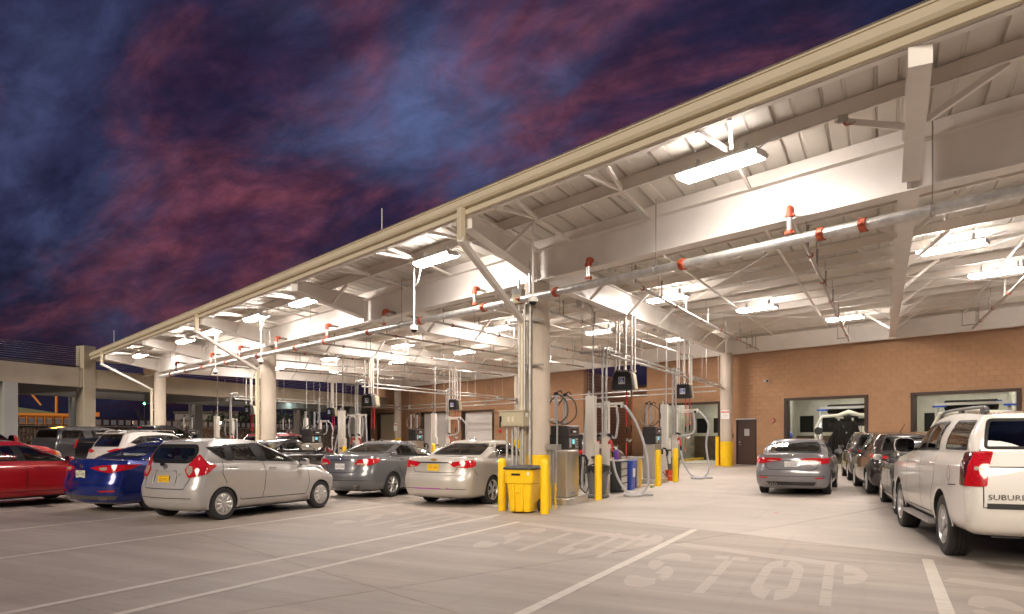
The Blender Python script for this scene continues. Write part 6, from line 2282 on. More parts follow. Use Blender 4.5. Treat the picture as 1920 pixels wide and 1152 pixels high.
# --- white crossover, black pickup, dark SUV farther back
car, sk = make_car(CROSS, -22.5, 15.4, 0, 'white crossover with roof rails and tinted rear window', G_L)
plate_part(car, sk, '482·RSX', M_INKR, M_PLATEW, 0.86)
deco(car, sk, [('roof_rail', M_CHROME, lambda mb: [mb.tube(curve_pts([(s * 0.58, -0.35, 1.60), (s * 0.58, -0.2, 1.69), (s * 0.58, 1.2, 1.70), (s * 0.57, 1.4, 1.63)], 4), 0.018, 6) for s in (-1, 1)]),
               ('spoiler', P_PEARL, lambda mb: mb.b2((-0.58, -0.66, 1.585), (0.58, -0.40, 1.62)))])
make_car(PICKUP, -26.1, 17.5, 0, 'black pickup truck with large red tail lamps, left of the white crossover', G_L, 'parked_pickup', 'pickup truck')
make_car(BIGSUV, -32.5, 19.6, 0, 'large black SUV with tinted glass in front of the stone retaining wall', G_L)
make_car(dict(CROSS, paint=P_DRED, style='five'), -22.6, 21.6, 0, 'dark red crossover seen above the roof of the silver hatchback', G_L)
make_car(BLACKSEDAN, -18.4, 17.3, 0, 'black sedan whose roof shows between the blue sedan and the column', G_L)
make_car(DARKSUV, -9.0, 21.3, 0, 'dark brown crossover ahead of the silver sedan with the gold badge', G_L)
# --- grey sedan in the middle lane
car, sk = make_car(JETTA, -2.05, 20.25, 0, 'slate grey sedan seen straight from behind in the open lane', 'cars driving to the wash bays')
plate_part(car, sk, 'CC25200', M_INKB, M_PLATEW, 0.795, 0.0)


def vw(mb):
    c = sk.hit('B', 0, 0.985, 0.012)
    mb.tube([c + Vector((math.cos(a) * 0.055, 0, math.sin(a) * 0.055)) for a in [2 * math.pi * k / 18 for k in range(19)]], 0.008, 6)
    for pts in (((-0.022, 0.045), (0, 0.008), (0.022, 0.045)), ((-0.042, 0.025), (-0.018, -0.038), (0, 0.0), (0.018, -0.038), (0.042, 0.025))):
        for a, b in zip(pts, pts[1:]):
            mb.bar(c + Vector((a[0], 0, a[1])), c + Vector((b[0], 0, b[1])), 0.01, 0.01)


deco(car, sk, [('emblem', M_CHROME, vw),
               ('exhaust', M_EXH, lambda mb: [mb.lathe([(0.036, -1.06), (0.036, -0.8), (0.028, -0.8), (0.028, -1.06)], 12, c=(x, 0, 0.29), ax='y', closed=True) for x in (-0.46, -0.37)])])
text_obj('lettering', 'TSI', 0.045, sk.hit('B', 0.52, 0.75, 0.006), (1, 0, 0), (0, 0, 1), M_CHROME, car)
# --- right hand queue
car, sk = make_car(SUBURBAN, 1.68, 11.12, 8, 'big white SUV with roof rails and dark tinted rear glass', G_R)
text_obj('lettering', 'SUBURBAN', 0.085, sk.hit('B', -0.53, 0.855, 0.008), (1, 0, 0), (0, 0, 1), mat('smoked chrome', (0.16, 0.15, 0.14), 0.25, 0.9), car, 1.25)
M_RAIL = mat('roof rail grey', (0.12, 0.115, 0.115), 0.4, 0.3)
deco(car, sk, [('roof_rail', M_RAIL, lambda mb: [(mb.tube(curve_pts([(s * 0.66, -0.72, 1.845), (s * 0.66, -0.55, 1.91), (s * 0.66, 0.6, 1.925), (s * 0.655, 1.45, 1.91), (s * 0.65, 1.7, 1.835)], 5), 0.022, 8), mb.box((s * 0.66, -0.58, 1.865), (0.045, 0.22, 0.06)), mb.box((s * 0.66, 0.5, 1.875), (0.04, 0.16, 0.06))) for s in (-1, 1)]),
               *[('running_board', mat('running board grey', (0.33, 0.31, 0.30), 0.4, 0.4), lambda mb, s=s: (mb.b2((s * 0.90, 0.52, 0.355), (s * 1.06, 2.50, 0.395)), mb.b2((s * 0.70, 0.8, 0.34), (s * 0.92, 0.9, 0.37)), mb.b2((s * 0.70, 2.1, 0.34), (s * 0.92, 2.2, 0.37)))) for s in (-1, 1)],
               ('spare_tyre', M_TYRE, lambda mb: mb.lathe([(0.12, 0.36), (0.34, 0.36), (0.36, 0.42), (0.34, 0.5), (0.12, 0.5)], 24, c=(0.1, -0.72, 0), ax='z')),
               ('tow_hitch', M_PLASTIC, lambda mb: (mb.b2((-0.05, -1.22, 0.38), (0.05, -0.9, 0.46)), mb.bar((-0.7, -1.0, 0.40), (0.7, -1.0, 0.40), 0.06, 0.06), mb.tube([(-0.45, -1.05, 0.42), (-0.3, -1.1, 0.36), (-0.1, -1.1, 0.40)], 0.01, 6)))])
make_car(BLUEGREY, 1.10, 15.95, 5, 'blue grey sedan directly ahead of the big white SUV', G_R)
car, sk = make_car(MINIVAN, 0.52, 21.0, 8, 'black minivan with chrome lower grille seen past the white SUV', G_R)
deco(car, sk, [('antenna', M_GUM, lambda mb: mb.tube([(-0.1, 0.2, 1.58), (-0.02, -0.05, 1.80)], [0.012, 0.006], 6))])
car, sk = make_car(dict(MINIVAN, paint=paint('paint dark taupe', (0.06, 0.05, 0.047), 0.4, 0.25)), -0.12, 26.0, 6, 'dark taupe crossover at the head of the queue by the wash bay', G_R)
deco(car, sk, [('antenna', M_CHROME, lambda mb: mb.tube([(-0.45, 0.6, 1.56), (-0.45, 0.5, 1.8)], [0.012, 0.006], 6))])
# ================================================================ service islands
M_STAIN = mat('brushed stainless', (0.62, 0.59, 0.54), 0.30, 0.92, bump=(60, 0.02, (1, 1, 0.05)))
M_HEADBLK = mat('dispenser black', (0.022, 0.019, 0.019), 0.3)
M_HEADBRN = mat('dispenser bezel brown', (0.085, 0.06, 0.058), 0.35)
M_SCREEN = mat('lit screen', (0.1, 0.5, 0.55), 0.3, emit=((0.35, 0.85, 0.95), 0.35))
M_KEYS = mat('keypad grey', (0.45, 0.44, 0.44), 0.4)
M_HOSEB = mat('black fuel hose', (0.035, 0.032, 0.026), 0.5)
M_HOSET = mat('olive fuel hose', (0.20, 0.17, 0.11), 0.5)
M_HOSEG = mat('grey vacuum hose', (0.40, 0.395, 0.41), 0.42, bump=(160, 0.35, (0.05, 0.05, 1)))
M_HOSER = mat('red air hose', (0.52, 0.035, 0.03), 0.4)
M_POST = mat('white post paint', (0.70, 0.66, 0.60), 0.35)
M_GREYBIN = mat('grey bin plastic', (0.13, 0.125, 0.13), 0.45)
M_BAG = mat('black bin bag', (0.02, 0.02, 0.022), 0.25, bump=(14, 0.8))
M_BEIGE = mat('beige cabinet', (0.46, 0.41, 0.29), 0.45)
M_CONCISL = M_STAIN
LX0 = C1.x


def gpt(x, y):
    return Vector((x, y, gz(x, y)))


def bollard(x, y, label):
    b = gpt(x, y)
    o = MB().lathe([(0.088, 0.0), (0.088, 1.02), (0.082, 1.065), (0.055, 1.10), (0.0, 1.115)], 20).build('bollard', M_YELLOW, None, smooth=True, loc=b)
    tag(o, label, 'bollard', 'yellow bollards round the service islands')
    return o


def dispenser(x, y, label, num='2', full=True):
    d = empty('fuel_dispenser', gpt(x + 0.06, y), 0, label, 'fuel dispenser', 'fuel dispensers on the islands')
    # right face carries the display; long side along the lane
    hx, hy = 0.20, 0.37
    pl = MB()
    pts = []
    for cx, cy, a0 in ((0.20, 0.42, 0), (-0.20, 0.42, 90), (-0.20, -0.42, 180), (0.20, -0.42, 270)):
        for k in range(5):
            a = math.radians(a0 + 22.5 * k)
            pts.append((cx + 0.20 * math.cos(a), cy + 0.20 * math.sin(a)))
    pl.prism(pts, (0, 0, 0), (0, 0, 0.15), Vector((1, 0, 0)), Vector((0, 1, 0)))
    pl.build('plinth', M_STAIN, d, bevel=0.012)
    MB().b2((-hx, -hy, 0.15), (hx, hy, 1.255)).build('lower_cabinet', M_STAIN, d, bevel=0.018)
    s_ = MB()
    s_.b2((hx + 0.001, -hy + 0.02, 0.30), (hx + 0.008, hy - 0.02, 1.22)).b2((-hx + 0.02, -hy - 0.008, 0.30), (hx - 0.02, -hy - 0.001, 1.22))
    s_.build('door_panel', M_STAIN, d, bevel=0.004)
    MB().b2((hx + 0.008, -0.24, 0.19), (hx + 0.012, 0.20, 0.27)).build('maker_plate', M_KEYS, d)
    text_obj('lettering', 'CE·158', 0.07, (hx + 0.0135, -0.03, 0.23), (0, 1, 0), (0, 0, 1), M_GUM, d)
    MB().b2((-hx - 0.01, -hy - 0.01, 1.26), (hx + 0.01, hy + 0.01, 1.82)).build('head', M_HEADBLK, d, bevel=0.02)
    MB().b2((-hx - 0.014, -hy - 0.014, 1.555), (hx + 0.014, hy + 0.014, 1.565)).build('head_seam', M_GUM, d)
    for sg_ in (1, -1):
        f = lambda a, b: ((sg_ * (hx + a), b[0], b[1]))
        MB().b2(f(0.011, (-0.30, 1.58)), f(0.022, (0.30, 1.80))).build('display_bezel', M_HEADBRN, d, bevel=0.006)
        MB().b2(f(0.0225, (-0.22, 1.64)), f(0.025, (0.22, 1.75))).build('display_window', M_GUM, d)
        MB().b2(f(0.0255, (-0.06, 1.66)), f(0.027, (0.14, 1.70))).build('price_label', M_PAPER, d)
        MB().b2(f(0.011, (-0.07, 1.39)), f(0.020, (0.06, 1.50))).build('screen', M_SCREEN, d)
        for a, b in ((-0.24, -0.13), (0.13, 0.25)):
            MB().b2(f(0.011, (a, 1.31)), f(0.020, (b, 1.52))).build('keypad', M_KEYS, d)
        k = MB()
        for i in range(3):
            for j in range(4):
                k.b2(f(0.0205, (0.145 + 0.032 * i, 1.33 + 0.042 * j)), f(0.024, (0.168 + 0.032 * i, 1.358 + 0.042 * j)))
        tag(k.build('keys', M_GUM, d), kind='stuff')
    # hose masts on the two ends, with looped hoses
    for yy, side, hm in ((-0.30, -1, M_HOSET if not full else M_HOSEB), (0.22, 1, M_HOSEB)):
        m_ = MB().tube([(-0.10, yy, 1.82), (-0.10, yy, 2.55)], 0.038, 10)
        m_.build('hose_mast', M_ALU, d, smooth=True)
        c = MB().tube([(-0.10, yy, 2.53), (-0.10, yy, 2.57), (-0.10, yy, 2.60)], [0.06, 0.06, 0.03], 10)
        c.tube(curve_pts([(-0.10, yy, 2.57), (-0.10 + 0.10, yy, 2.63), (-0.10 + 0.16, yy, 2.56)], 4), 0.015, 6)
        c.build('mast_cap', M_GUM, d, smooth=True)
        h = MB()
        sx = 1 if side > 0 else -1
        h.tube(curve_pts([(-0.12, yy, 2.52), (-0.30, yy - 0.04, 2.25), (-0.26, yy - 0.08, 1.95), (-0.02, yy - 0.10, 1.86), (0.22, yy - 0.10, 2.05), (0.20, yy - 0.08, 2.35), (0.02, yy - 0.04, 2.52), (-0.10, yy, 2.55)], 6), 0.017, 8)
        h.build('hose', hm, d, smooth=True)
    # nozzle holstered at the far end of each side with its hanging hose
    for sg_ in (1, -1):
        n = MB()
        n.b2((sg_ * 0.235, 0.385, 0.92), (sg_ * 0.16, 0.47, 1.10))
        n.tube(curve_pts([(sg_ * 0.24, 0.42, 1.12), (sg_ * 0.33, 0.46, 1.09), (sg_ * 0.36, 0.48, 0.98), (sg_ * 0.35, 0.48, 0.86)], 4), 0.028, 8)
        n.tube([(sg_ * 0.33, 0.46, 1.08), (sg_ * 0.40, 0.48, 1.00), (sg_ * 0.38, 0.48, 0.90)], 0.012, 6)
        n.build('nozzle', M_GUM, d, smooth=True)
        text_obj('lettering', num, 0.13, (sg_ * 0.275, 0.43, 0.99), (0, sg_, 0), (0, 0, 1), M_PAPER, d)
        h = MB().tube(curve_pts([(sg_ * 0.35, 0.48, 0.86), (sg_ * 0.39, 0.50, 0.65), (sg_ * 0.40, 0.50, 0.40), (sg_ * 0.34, 0.46, 0.22), (sg_ * 0.27, 0.30, 0.35)], 6), 0.014, 8)
        h.build('hose', M_HOSEB, d, smooth=True)
    return d


def service_post(x, y, h, label):
    p = empty('service_post', gpt(x, y), 0, label, 'service post', 'white square posts on the islands')
    MB().b2((-0.115, -0.115, 0), (0.115, 0.115, h)).build('post', M_POST, p, bevel=0.008)
    MB().tube([(-0.05, 0, h), (-0.05, 0, h + 0.12)], 0.03, 8).build('stub_pipe', M_GALV, p)
    up = zdk(SQ(x, y)[1]) - 0.9
    MB().tube(curve_pts([(0.06, 0, h), (0.06, 0, up - 0.9), (0.06, 0, up - 0.3), (-0.12, 0.06, up - 0.05), (-0.3, 0.1, up)], 4), 0.022, 8).build('feed_conduit', M_GALV, p, smooth=True)
    MB().b2((-0.42, 0.02, up - 0.12), (-0.26, 0.18, up + 0.14)).build('junction_box', M_ALU, p, bevel=0.01)
    b = MB().b2((0.117, -0.08, 1.05), (0.20, 0.08, 1.42)).b2((0.117, -0.08, 0.55), (0.20, 0.08, 0.98))
    b.build('towel_box', M_POST, p, bevel=0.01)
    MB().b2((0.117, -0.3, 0.985), (0.22, 0.09, 1.045)).build('bracket', M_BRONZE, p)
    return p


def vacuum_post(x, y, label, arms=(1, -1), drape=True, reach=0.52):
    v = empty('vacuum_post', gpt(x, y), 0, label, 'vacuum post', 'vacuum posts with grey hoses on the islands')
    H_ = 2.5
    pm = MB().b2((-0.10, -0.07, 0), (0.10, 0.07, H_))
    pm.build('post', M_POST, v, bevel=0.008)
    a = MB()
    x0 = -reach if -1 in arms else -0.14
    x1 = reach if 1 in arms else 0.14
    a.bar((x0, -0.09, H_ - 0.08), (x1, -0.09, H_ - 0.08), 0.06, 0.06)
    a.tube([(x0, -0.09, H_ - 0.15), (x1, -0.09, H_ - 0.15)], 0.022, 8)
    for k in (x0 + 0.04, -0.12, 0.12, x1 - 0.04):
        a.b2((k - 0.025, -0.13, H_ - 0.19), (k + 0.025, -0.05, H_ - 0.04))
    a.build('arm', M_POST, v, bevel=0.006)
    top = 3.95
    c = MB()
    for dx in (-0.055, 0.055):
        c.tube(curve_pts([(dx, -0.10, 1.55), (dx, -0.10, H_), (dx, -0.10, top - 0.25), (dx, -0.06, top - 0.06), (dx, 0.10, top), (dx, 0.35, top)], 5), 0.032, 8)
    c.build('riser_pipe', M_GALV, v, smooth=True)
    for k in arms:
        r = reach
        h = MB()
        h.tube(curve_pts([(k * 0.08, -0.12, 1.62), (k * 0.30, -0.16, 1.50), (k * (r - 0.16), -0.16, 1.62), (k * (r - 0.12), -0.15, 2.0), (k * (r - 0.16), -0.13, 2.28), (k * (r - 0.10), -0.12, H_ - 0.15)], 7), 0.034, 8)
        h.build('hose', M_HOSEG, v, smooth=True)
        cuff = MB().tube([(k * 0.10, -0.12, 1.60), (k * 0.24, -0.15, 1.53)], 0.040, 8).tube([(k * (r - 0.14), -0.12, H_ - 0.15), (k * (r - 0.06), -0.12, H_ - 0.15)], 0.042, 8)
        cuff.build('hose_cuff', M_GUM, v)
        nz = MB().tube(curve_pts([(k * 0.12, -0.10, 1.33), (k * 0.16, -0.12, 1.42), (k * 0.22, -0.14, 1.36), (k * 0.24, -0.14, 1.12)], 5), 0.032, 8)
        nz.build('nozzle', M_HOSER, v, smooth=True)
        MB().tube([(k * 0.24, -0.14, 1.14), (k * 0.245, -0.14, 0.98)], 0.036, 8).build('nozzle_cuff', M_GUM, v)
        MB().b2((k * 0.10, -0.13, 1.22), (k * 0.19, -0.07, 1.34)).build('holster', M_POST, v)
        if drape and k == arms[0]:
            d = MB().tube(curve_pts([(k * 0.245, -0.14, 0.98), (k * 0.36, -0.20, 0.55), (k * 0.60, -0.25, 0.16), (k * 0.85, -0.3, 0.045), (k * 1.10, -0.30, 0.06), (k * 1.24, -0.2, 0.35), (k * 1.14, -0.12, 1.2), (k * (r + 0.36), -0.1, 1.9), (k * (r + 0.10), -0.1, 2.30), (k * r, -0.10, H_ - 0.15)], 8), 0.034, 8)
            d.tube(curve_pts([(k * 0.85, -0.30, 0.045), (k * 1.05, -0.45, 0.04), (k * 1.2, -0.75, 0.04), (k * 0.9, -0.85, 0.04), (k * 0.75, -0.6, 0.04), (k * 1.0, -0.4, 0.045), (k * 1.4, -0.3, 0.04)], 6), 0.034, 8)
            d.build('hose', M_HOSEG, v, smooth=True)
        else:
            d = MB().tube(curve_pts([(k * 0.245, -0.14, 0.98), (k * 0.30, -0.16, 0.6), (k * 0.42, -0.2, 0.2), (k * 0.56, -0.2, 0.06), (k * 0.62, -0.16, 0.5), (k * 0.56, -0.12, 1.6), (k * (r - 0.02), -0.10, H_ - 0.15)], 8), 0.034, 8)
            d.build('hose', M_HOSEG, v, smooth=True)
    return v


def hose_reel(s, q, label, z=3.2):
    p = P(s, q, 0)
    r = empty('hose_reel', P(s, q, z), 0, label, 'hose reel', 'boxed hose reels hung from the girders')
    # dark half towards the camera, beige half behind
    prof = [(-0.30, -0.27), (0.30, -0.27), (0.33, -0.22), (0.27, 0.20), (0.22, 0.27), (-0.22, 0.27), (-0.27, 0.20), (-0.33, -0.22)]
    MB().prism(prof, (0, -0.26, 0), (0, 0.0, 0), Vector((1, 0, 0)), UP).build('dark_cover', M_HEADBLK, r, bevel=0.03)
    MB().prism([(a * 0.97, b * 0.97) for a, b in prof], (0.0, 0.004, 0), (0.0, 0.30, 0), Vector((1, 0, 0)), UP).build('beige_cover', M_BEIGE, r, bevel=0.03)
    MB().b2((-0.10, -0.268, -0.10), (0.10, -0.262, 0.11)).build('badge', M_PAPER, r, bevel=0.002)
    MB().b2((-0.085, -0.272, -0.045), (0.085, -0.268, 0.095)).build('badge', M_BLUEP, r)
    lg = MB()
    arcp = [(0.055 * math.cos(a), -0.2745, 0.027 + 0.055 * math.sin(a)) for a in [math.radians(40 + 290 * k / 16) for k in range(17)]]
    lg.tube(arcp, 0.012, 5).box((0.03, -0.2745, 0.0), (0.05, 0.008, 0.02)).prism([(-0.02, 0.0), (0.02, 0.0), (0.0, 0.045)], (0, -0.278, 0.01), (0, -0.273, 0.01), Vector((1, 0, 0)), UP)
    lg.build('emblem', M_PAPER, r)
    zt_ = zdk(q) - 0.245 - 0.66 - z
    st = MB()
    for dx in (-0.24, 0.24):
        for dy in (-0.1, 0.2):
            st.bar((dx, dy, 0.26), (dx, dy, zt_), 0.045, 0.045)
    st.bar((0.0, 0.05, 0.26), (0.0, 0.05, zt_), 0.12, 0.05)
    for dy in (-0.1, 0.2):
        st.bar((-0.28, dy, zt_ - 0.02), (0.28, dy, zt_ - 0.02), 0.05, 0.04)
        st.bar((-0.28, dy, 0.30), (0.28, dy, 0.30), 0.05, 0.04)
    st.build('hanger_frame', M_STEELW, r)
    vs = MB()
    for k in range(5):
        vs.b2((-0.2 + 0.09 * k, -0.2, 0.262), (-0.16 + 0.09 * k, -0.15, 0.31))
    tag(vs.build('fitting', M_GUM, r), kind='stuff')
    for dx, ln_ in ((0.05, 0.95 if s else 1.05), (0.20, 1.0)):
        MB().tube(curve_pts([(dx, 0.02, -0.26), (dx + 0.01, 0.02, -0.7), (dx, 0.02, -0.3 - ln_)], 4), 0.020, 6).build('hose', M_HOSER, r, smooth=True)
        MB().tube([(dx, 0.02, -0.28 - ln_), (dx, 0.02, -0.5 - ln_)], [0.026, 0.02], 6).build('hose_end', M_GUM, r)
    e = MB().tube(curve_pts([(0.05, 0.02, -1.75), (0.08, 0.0, -1.70), (0.14, 0, -1.78), (0.20, 0.02, -1.70)], 4), 0.018, 6)
    e.build('gun', M_ALU, r)
    MB().tube(curve_pts([(0.05, 0.02, -1.78), (0.04, 0.02, -2.0), (0.06, 0.02, -2.25)], 4), 0.018, 6).build('hose', M_HOSER, r, smooth=True)
    return r


ISL = [(0.0, 0.0, 'nearest'), (14.67, 0.85, 'middle'), (28.72, 0.35, 'far left')]
for s, dq, w_ in ISL:
    def lx(q):
        return P(s, q).x
    full = s == 0
    q1 = 1.42 + dq
    dispenser(lx(0), P(s, q1).y, 'steel fuel dispenser with black head at the front of the %s island' % w_, '2')
    service_post(lx(0) + 0.02, P(s, 3.22 + dq).y, 2.6, 'tall white square post behind the front dispenser of the %s island' % w_)
    vacuum_post(lx(0) + 0.05, P(s, 4.25 + dq).y, 'white vacuum post with draped grey hoses, front of the %s island' % w_, (1, -1) if full else (-1, 1))
    dispenser(lx(0), P(s, 8.62 + dq).y, 'steel fuel dispenser with black head at the back of the %s island' % w_, '3', False)
    service_post(lx(0) + 0.02, P(s, 10.25 + dq).y, 2.6, 'tall white square post behind the back dispenser of the %s island' % w_)
    vacuum_post(lx(0) + 0.05, P(s, 11.55 + dq).y, 'white vacuum post with hanging grey hose, back of the %s island' % w_, (1,), True, 0.85)
    hose_reel(s, 6.0, 'black and beige hose reel over the front half of the %s island' % w_)
    hose_reel(s, 13.1, 'black and beige hose reel over the back half of the %s island' % w_, 3.3)
for x, y, d in ((-7.14, 13.36, 'left of the yellow trash bin'), (-6.07, 13.18, 'right of the yellow trash bin'), (-6.18, 16.56, 'in front of the grey trash can'), (-6.07, 21.43, 'before the back dispenser of the nearest island'), (-6.06, 23.43, 'beside the orange bucket'), (-6.95, 19.9, 'behind the drawer cabinet, with a purple bottle')):
    bollard(x, y, 'yellow domed bollard ' + d)
p = P(14.67, 0)
for dx, dy, d in ((-0.42, -0.9, 'in front of the middle column, left'), (0.62, -0.95, 'in front of the middle column, right'), (0.56, 3.6, 'between the silver hatchback and the graphite sedan'), (0.6, 8.2, 'seen through the rear side window of the graphite sedan'), (0.6, 10.2, 'seen through the front side window of the graphite sedan')):
    bollard(p.x + dx, p.y + dy, 'yellow domed bollard ' + d)
p = P(28.72, 0)
for dx, dy, d in ((0.6, 3.0, 'on the far left island, front'), (0.6, 8.0, 'on the far left island, back')):
    bollard(p.x + dx, p.y + dy, 'yellow domed bollard ' + d)
b = tag(MB().tube([(0, 0, 0), (0, 0, 1.4)], 0.085, 14).build('bollard', M_YELLOW, None, smooth=True, loc=gpt(-6.95, 34.6)), 'slim yellow post just left of the column by the brown door', 'bollard')

# supply pipes: pairs along each girder and one pair across the back
for s, dq, w_ in ISL:
    r = MB()
    for dx, z in ((-0.05, 3.98), (0.12, 3.80)):
        r.tube([P(s, 4.4 + dq, z) + Vector((dx, 0, 0)), P(s, 20.2, z + 0.06) + Vector((dx, 0, 0))], 0.034, 8)
    rp = empty('supply_pipes', P(s, 4.4 + dq, 3.9), 0, 'pair of silver supply pipes on hangers along the %s island' % w_, 'pipes', 'overhead supply pipe pairs')
    r.v = [tuple(Vector(v) - rp.location) for v in r.v]
    r.build('pipe_pair', M_GALV, rp, smooth=True)
    h = MB()
    for q in (5.2, 8.4, 11.6, 14.8, 18.0):
        o = P(s, q, 0) - rp.location
        for dx in (-0.22, 0.30):
            h.tube([o + Vector((dx, 0, 3.90)), o + Vector((dx, 0, zdk(q) - 0.95))], 0.008, 5)
        h.bar(o + Vector((-0.26, 0, 3.90)), o + Vector((0.34, 0, 3.90)), 0.041, 0.041)
        h.b2(o + Vector((-0.10, -0.06, 3.92)), o + Vector((0.0, 0.06, 4.03)))
    h.bar(P(s, 4.4 + dq, 3.9) - rp.location - Vector((0.75, 0, 0)), P(s, 4.4 + dq, 3.9) - rp.location + Vector((0.1, 0, 0)), 0.06, 0.06)
    h.tube([P(s, 4.4 + dq, 3.9) - rp.location - Vector((0.7, 0, 0)), P(s, 4.4 + dq, 4.95) - rp.location - Vector((0.7, 0, 0))], 0.01, 5)
    tag(h.build('hanger', M_GALV, rp), kind='stuff')
rp = empty('supply_pipes', P(7, 19.9, 3.9), 0, 'pair of silver supply pipes running across in front of the block wall', 'pipes', 'overhead supply pipe pairs')
r, h = MB(), MB()
for dy, z in ((0.0, 3.98), (0.0, 3.74)):
    r.tube([P(0.2, 19.9 + dy, z) - rp.location, P(28.4, 19.9 + dy, z - 0.05) - rp.location], 0.036, 8)
for s in range(2, 28, 3):
    a = P(s + 0.3, 19.9, 0) - rp.location
    h.tube([a + UP * 3.9, a + UP * (zdk(19.9) - 0.3)], 0.008, 5)
    h.bar(a + UP * 3.86 - WD * 0.1, a + UP * 3.86 + WD * 0.1, 0.041, 0.30)
r.build('pipe_pair', M_GALV, rp, smooth=True)
tag(h.build('hanger', M_GALV, rp), kind='stuff')

# ---------------------------------------------------------------- things round the nearest column
# yellow trash cart
t = empty('trash_cart', gpt(-6.60, 13.28), math.radians(6), 'bright yellow wheeled trash bin with black lid between two yellow bollards', 'trash bin')


def loop(hx, hy, z, r=0.07, sx=0.0):
    pts = []
    for cx, cy, a0 in ((hx - r, hy - r, 0), (-hx + r, hy - r, 90), (-hx + r, -hy + r, 180), (hx - r, -hy + r, 270)):
        for k in range(4):
            a = math.radians(a0 + 30 * k)
            pts.append(Vector((cx + r * math.cos(a) + sx, cy + r * math.sin(a), z)))
    return pts


def skin_loops(mb, loops, cap0=True, cap1=True):
    n = len(loops[0])
    vs = [p for l in loops for p in l]
    fs = [(i * n + k, i * n + (k + 1) % n, (i + 1) * n + (k + 1) % n, (i + 1) * n + k) for i in range(len(loops) - 1) for k in range(n)]
    if cap0:
        fs.append(tuple(range(n - 1, -1, -1)))
    if cap1:
        fs.append(tuple((len(loops) - 1) * n + k for k in range(n)))
    return mb.add(vs, fs)


mb = MB()
skin_loops(mb, [loop(0.225, 0.25, 0.03), loop(0.27, 0.30, 0.60, sx=0.01), loop(0.30, 0.33, 0.615, sx=0.01), loop(0.315, 0.345, 0.90, sx=0.015)])
mb.b2((-0.12, -0.335, 0.06), (-0.07, -0.24, 0.60)).b2((0.06, -0.335, 0.06), (0.11, -0.24, 0.60)).b2((-0.07, -0.31, 0.42), (0.06, -0.27, 0.46))
mb.build('body', M_YELLOW, t, bevel=0.012)
mb = MB()
skin_loops(mb, [loop(0.34, 0.375, 0.895, sx=0.015), loop(0.34, 0.375, 0.925, sx=0.015), loop(0.30, 0.30, 0.965, sx=0.02), loop(0.12, 0.12, 0.975, sx=0.02)])
mb.tube([(0.36, -0.25, 0.93), (0.44, -0.24, 0.92), (0.44, 0.24, 0.92), (0.36, 0.25, 0.93)], 0.018, 6)
mb.build('lid', M_PLASTIC, t, bevel=0.008)
MB().b2((-0.13, -0.352, 0.775), (0.06, -0.348, 0.815)).build('maker_label', M_GUM, t)
MB().b2((0.21, -0.352, 0.78), (0.25, -0.346, 0.85)).build('sticker', M_PAPER, t)
for yy in (-0.29, 0.29):
    wh = MB().lathe([(0.02, -0.03), (0.13, -0.03), (0.135, 0.0), (0.13, 0.03), (0.02, 0.03)], 20, c=(yy * 0.98, 0.27, 0.135), ax='x')
    wh.build('wheel', M_TYRE, t, smooth=True)
    MB().lathe([(0.01, -0.035), (0.07, -0.035), (0.07, 0.035), (0.01, 0.035)], 14, c=(yy * 0.98, 0.27, 0.135), ax='x').build('hub', M_GREYBIN, t)

# electrical cabinet and conduits at the nearest column
e = empty('electrical_cabinet', (-7.02, 13.72, 0), 0, 'beige electrical cabinet on conduits at the nearest column', 'electrical cabinet')
MB().b2((-0.28, -0.20, 1.78), (0.30, 0.17, 2.10)).build('cabinet', M_BEIGE, e, bevel=0.008)
MB().b2((-0.30, -0.22, 2.10), (0.32, 0.18, 2.125)).build('top_flange', M_BEIGE, e)
MB().b2((-0.25, -0.214, 1.81), (0.27, -0.203, 2.07)).build('door', M_BEIGE, e, bevel=0.004)
l = MB()
for x in (-0.04, 0.06):
    l.b2((x - 0.03, -0.219, 1.88), (x + 0.03, -0.215, 1.99))
l.build('louvre', M_GUTTER, e)
MB().tube([(-0.23, -0.21, 1.90), (-0.23, -0.25, 1.90), (-0.23, -0.25, 1.80), (-0.23, -0.24, 1.76)], 0.014, 6).b2((-0.25, -0.24, 1.88), (-0.21, -0.21, 2.0)).build('latch', M_GUM, e)
MB().b2((0.301, -0.10, 1.98), (0.304, 0.02, 2.07)).build('notice', M_PAPER, e)
cd_ = MB()
for x, y in ((-0.16, -0.06), (-0.05, -0.02), (0.07, -0.06), (0.18, 0.0)):
    cd_.tube([(x, y, 0.01), (x, y, 1.78)], 0.026, 8)
for x, y, zt_ in ((0.06, 0.08, 4.95), (0.20, 0.06, 4.4)):
    cd_.tube([(x, y, 2.12), (x, y, zt_)], 0.026, 8)
cd_.tube(curve_pts([(0.30, 0.12, 0.02), (0.30, 0.12, 3.0), (0.30, 0.12, 5.0), (0.26, 0.02, 5.35), (0.1, -0.35, 5.5), (-0.05, -0.75, 5.55)], 6), 0.03, 8)
cd_.build('conduit', M_GALV, e, smooth=True)
st = MB()
for z in (0.62, 3.1, 4.05):
    st.bar((-0.2, 0.15, z), (0.62, 0.15, z), 0.041, 0.041)
st.build('strut', M_GALVD, e)
MB().b2((-0.05, -0.05, 4.42), (0.18, 0.14, 4.72)).build('upper_box', M_BEIGE, e, bevel=0.006)
MB().b2((-0.052, -0.052, 4.60), (0.182, 0.142, 4.725)).build('upper_box_cover', M_GALVD, e)
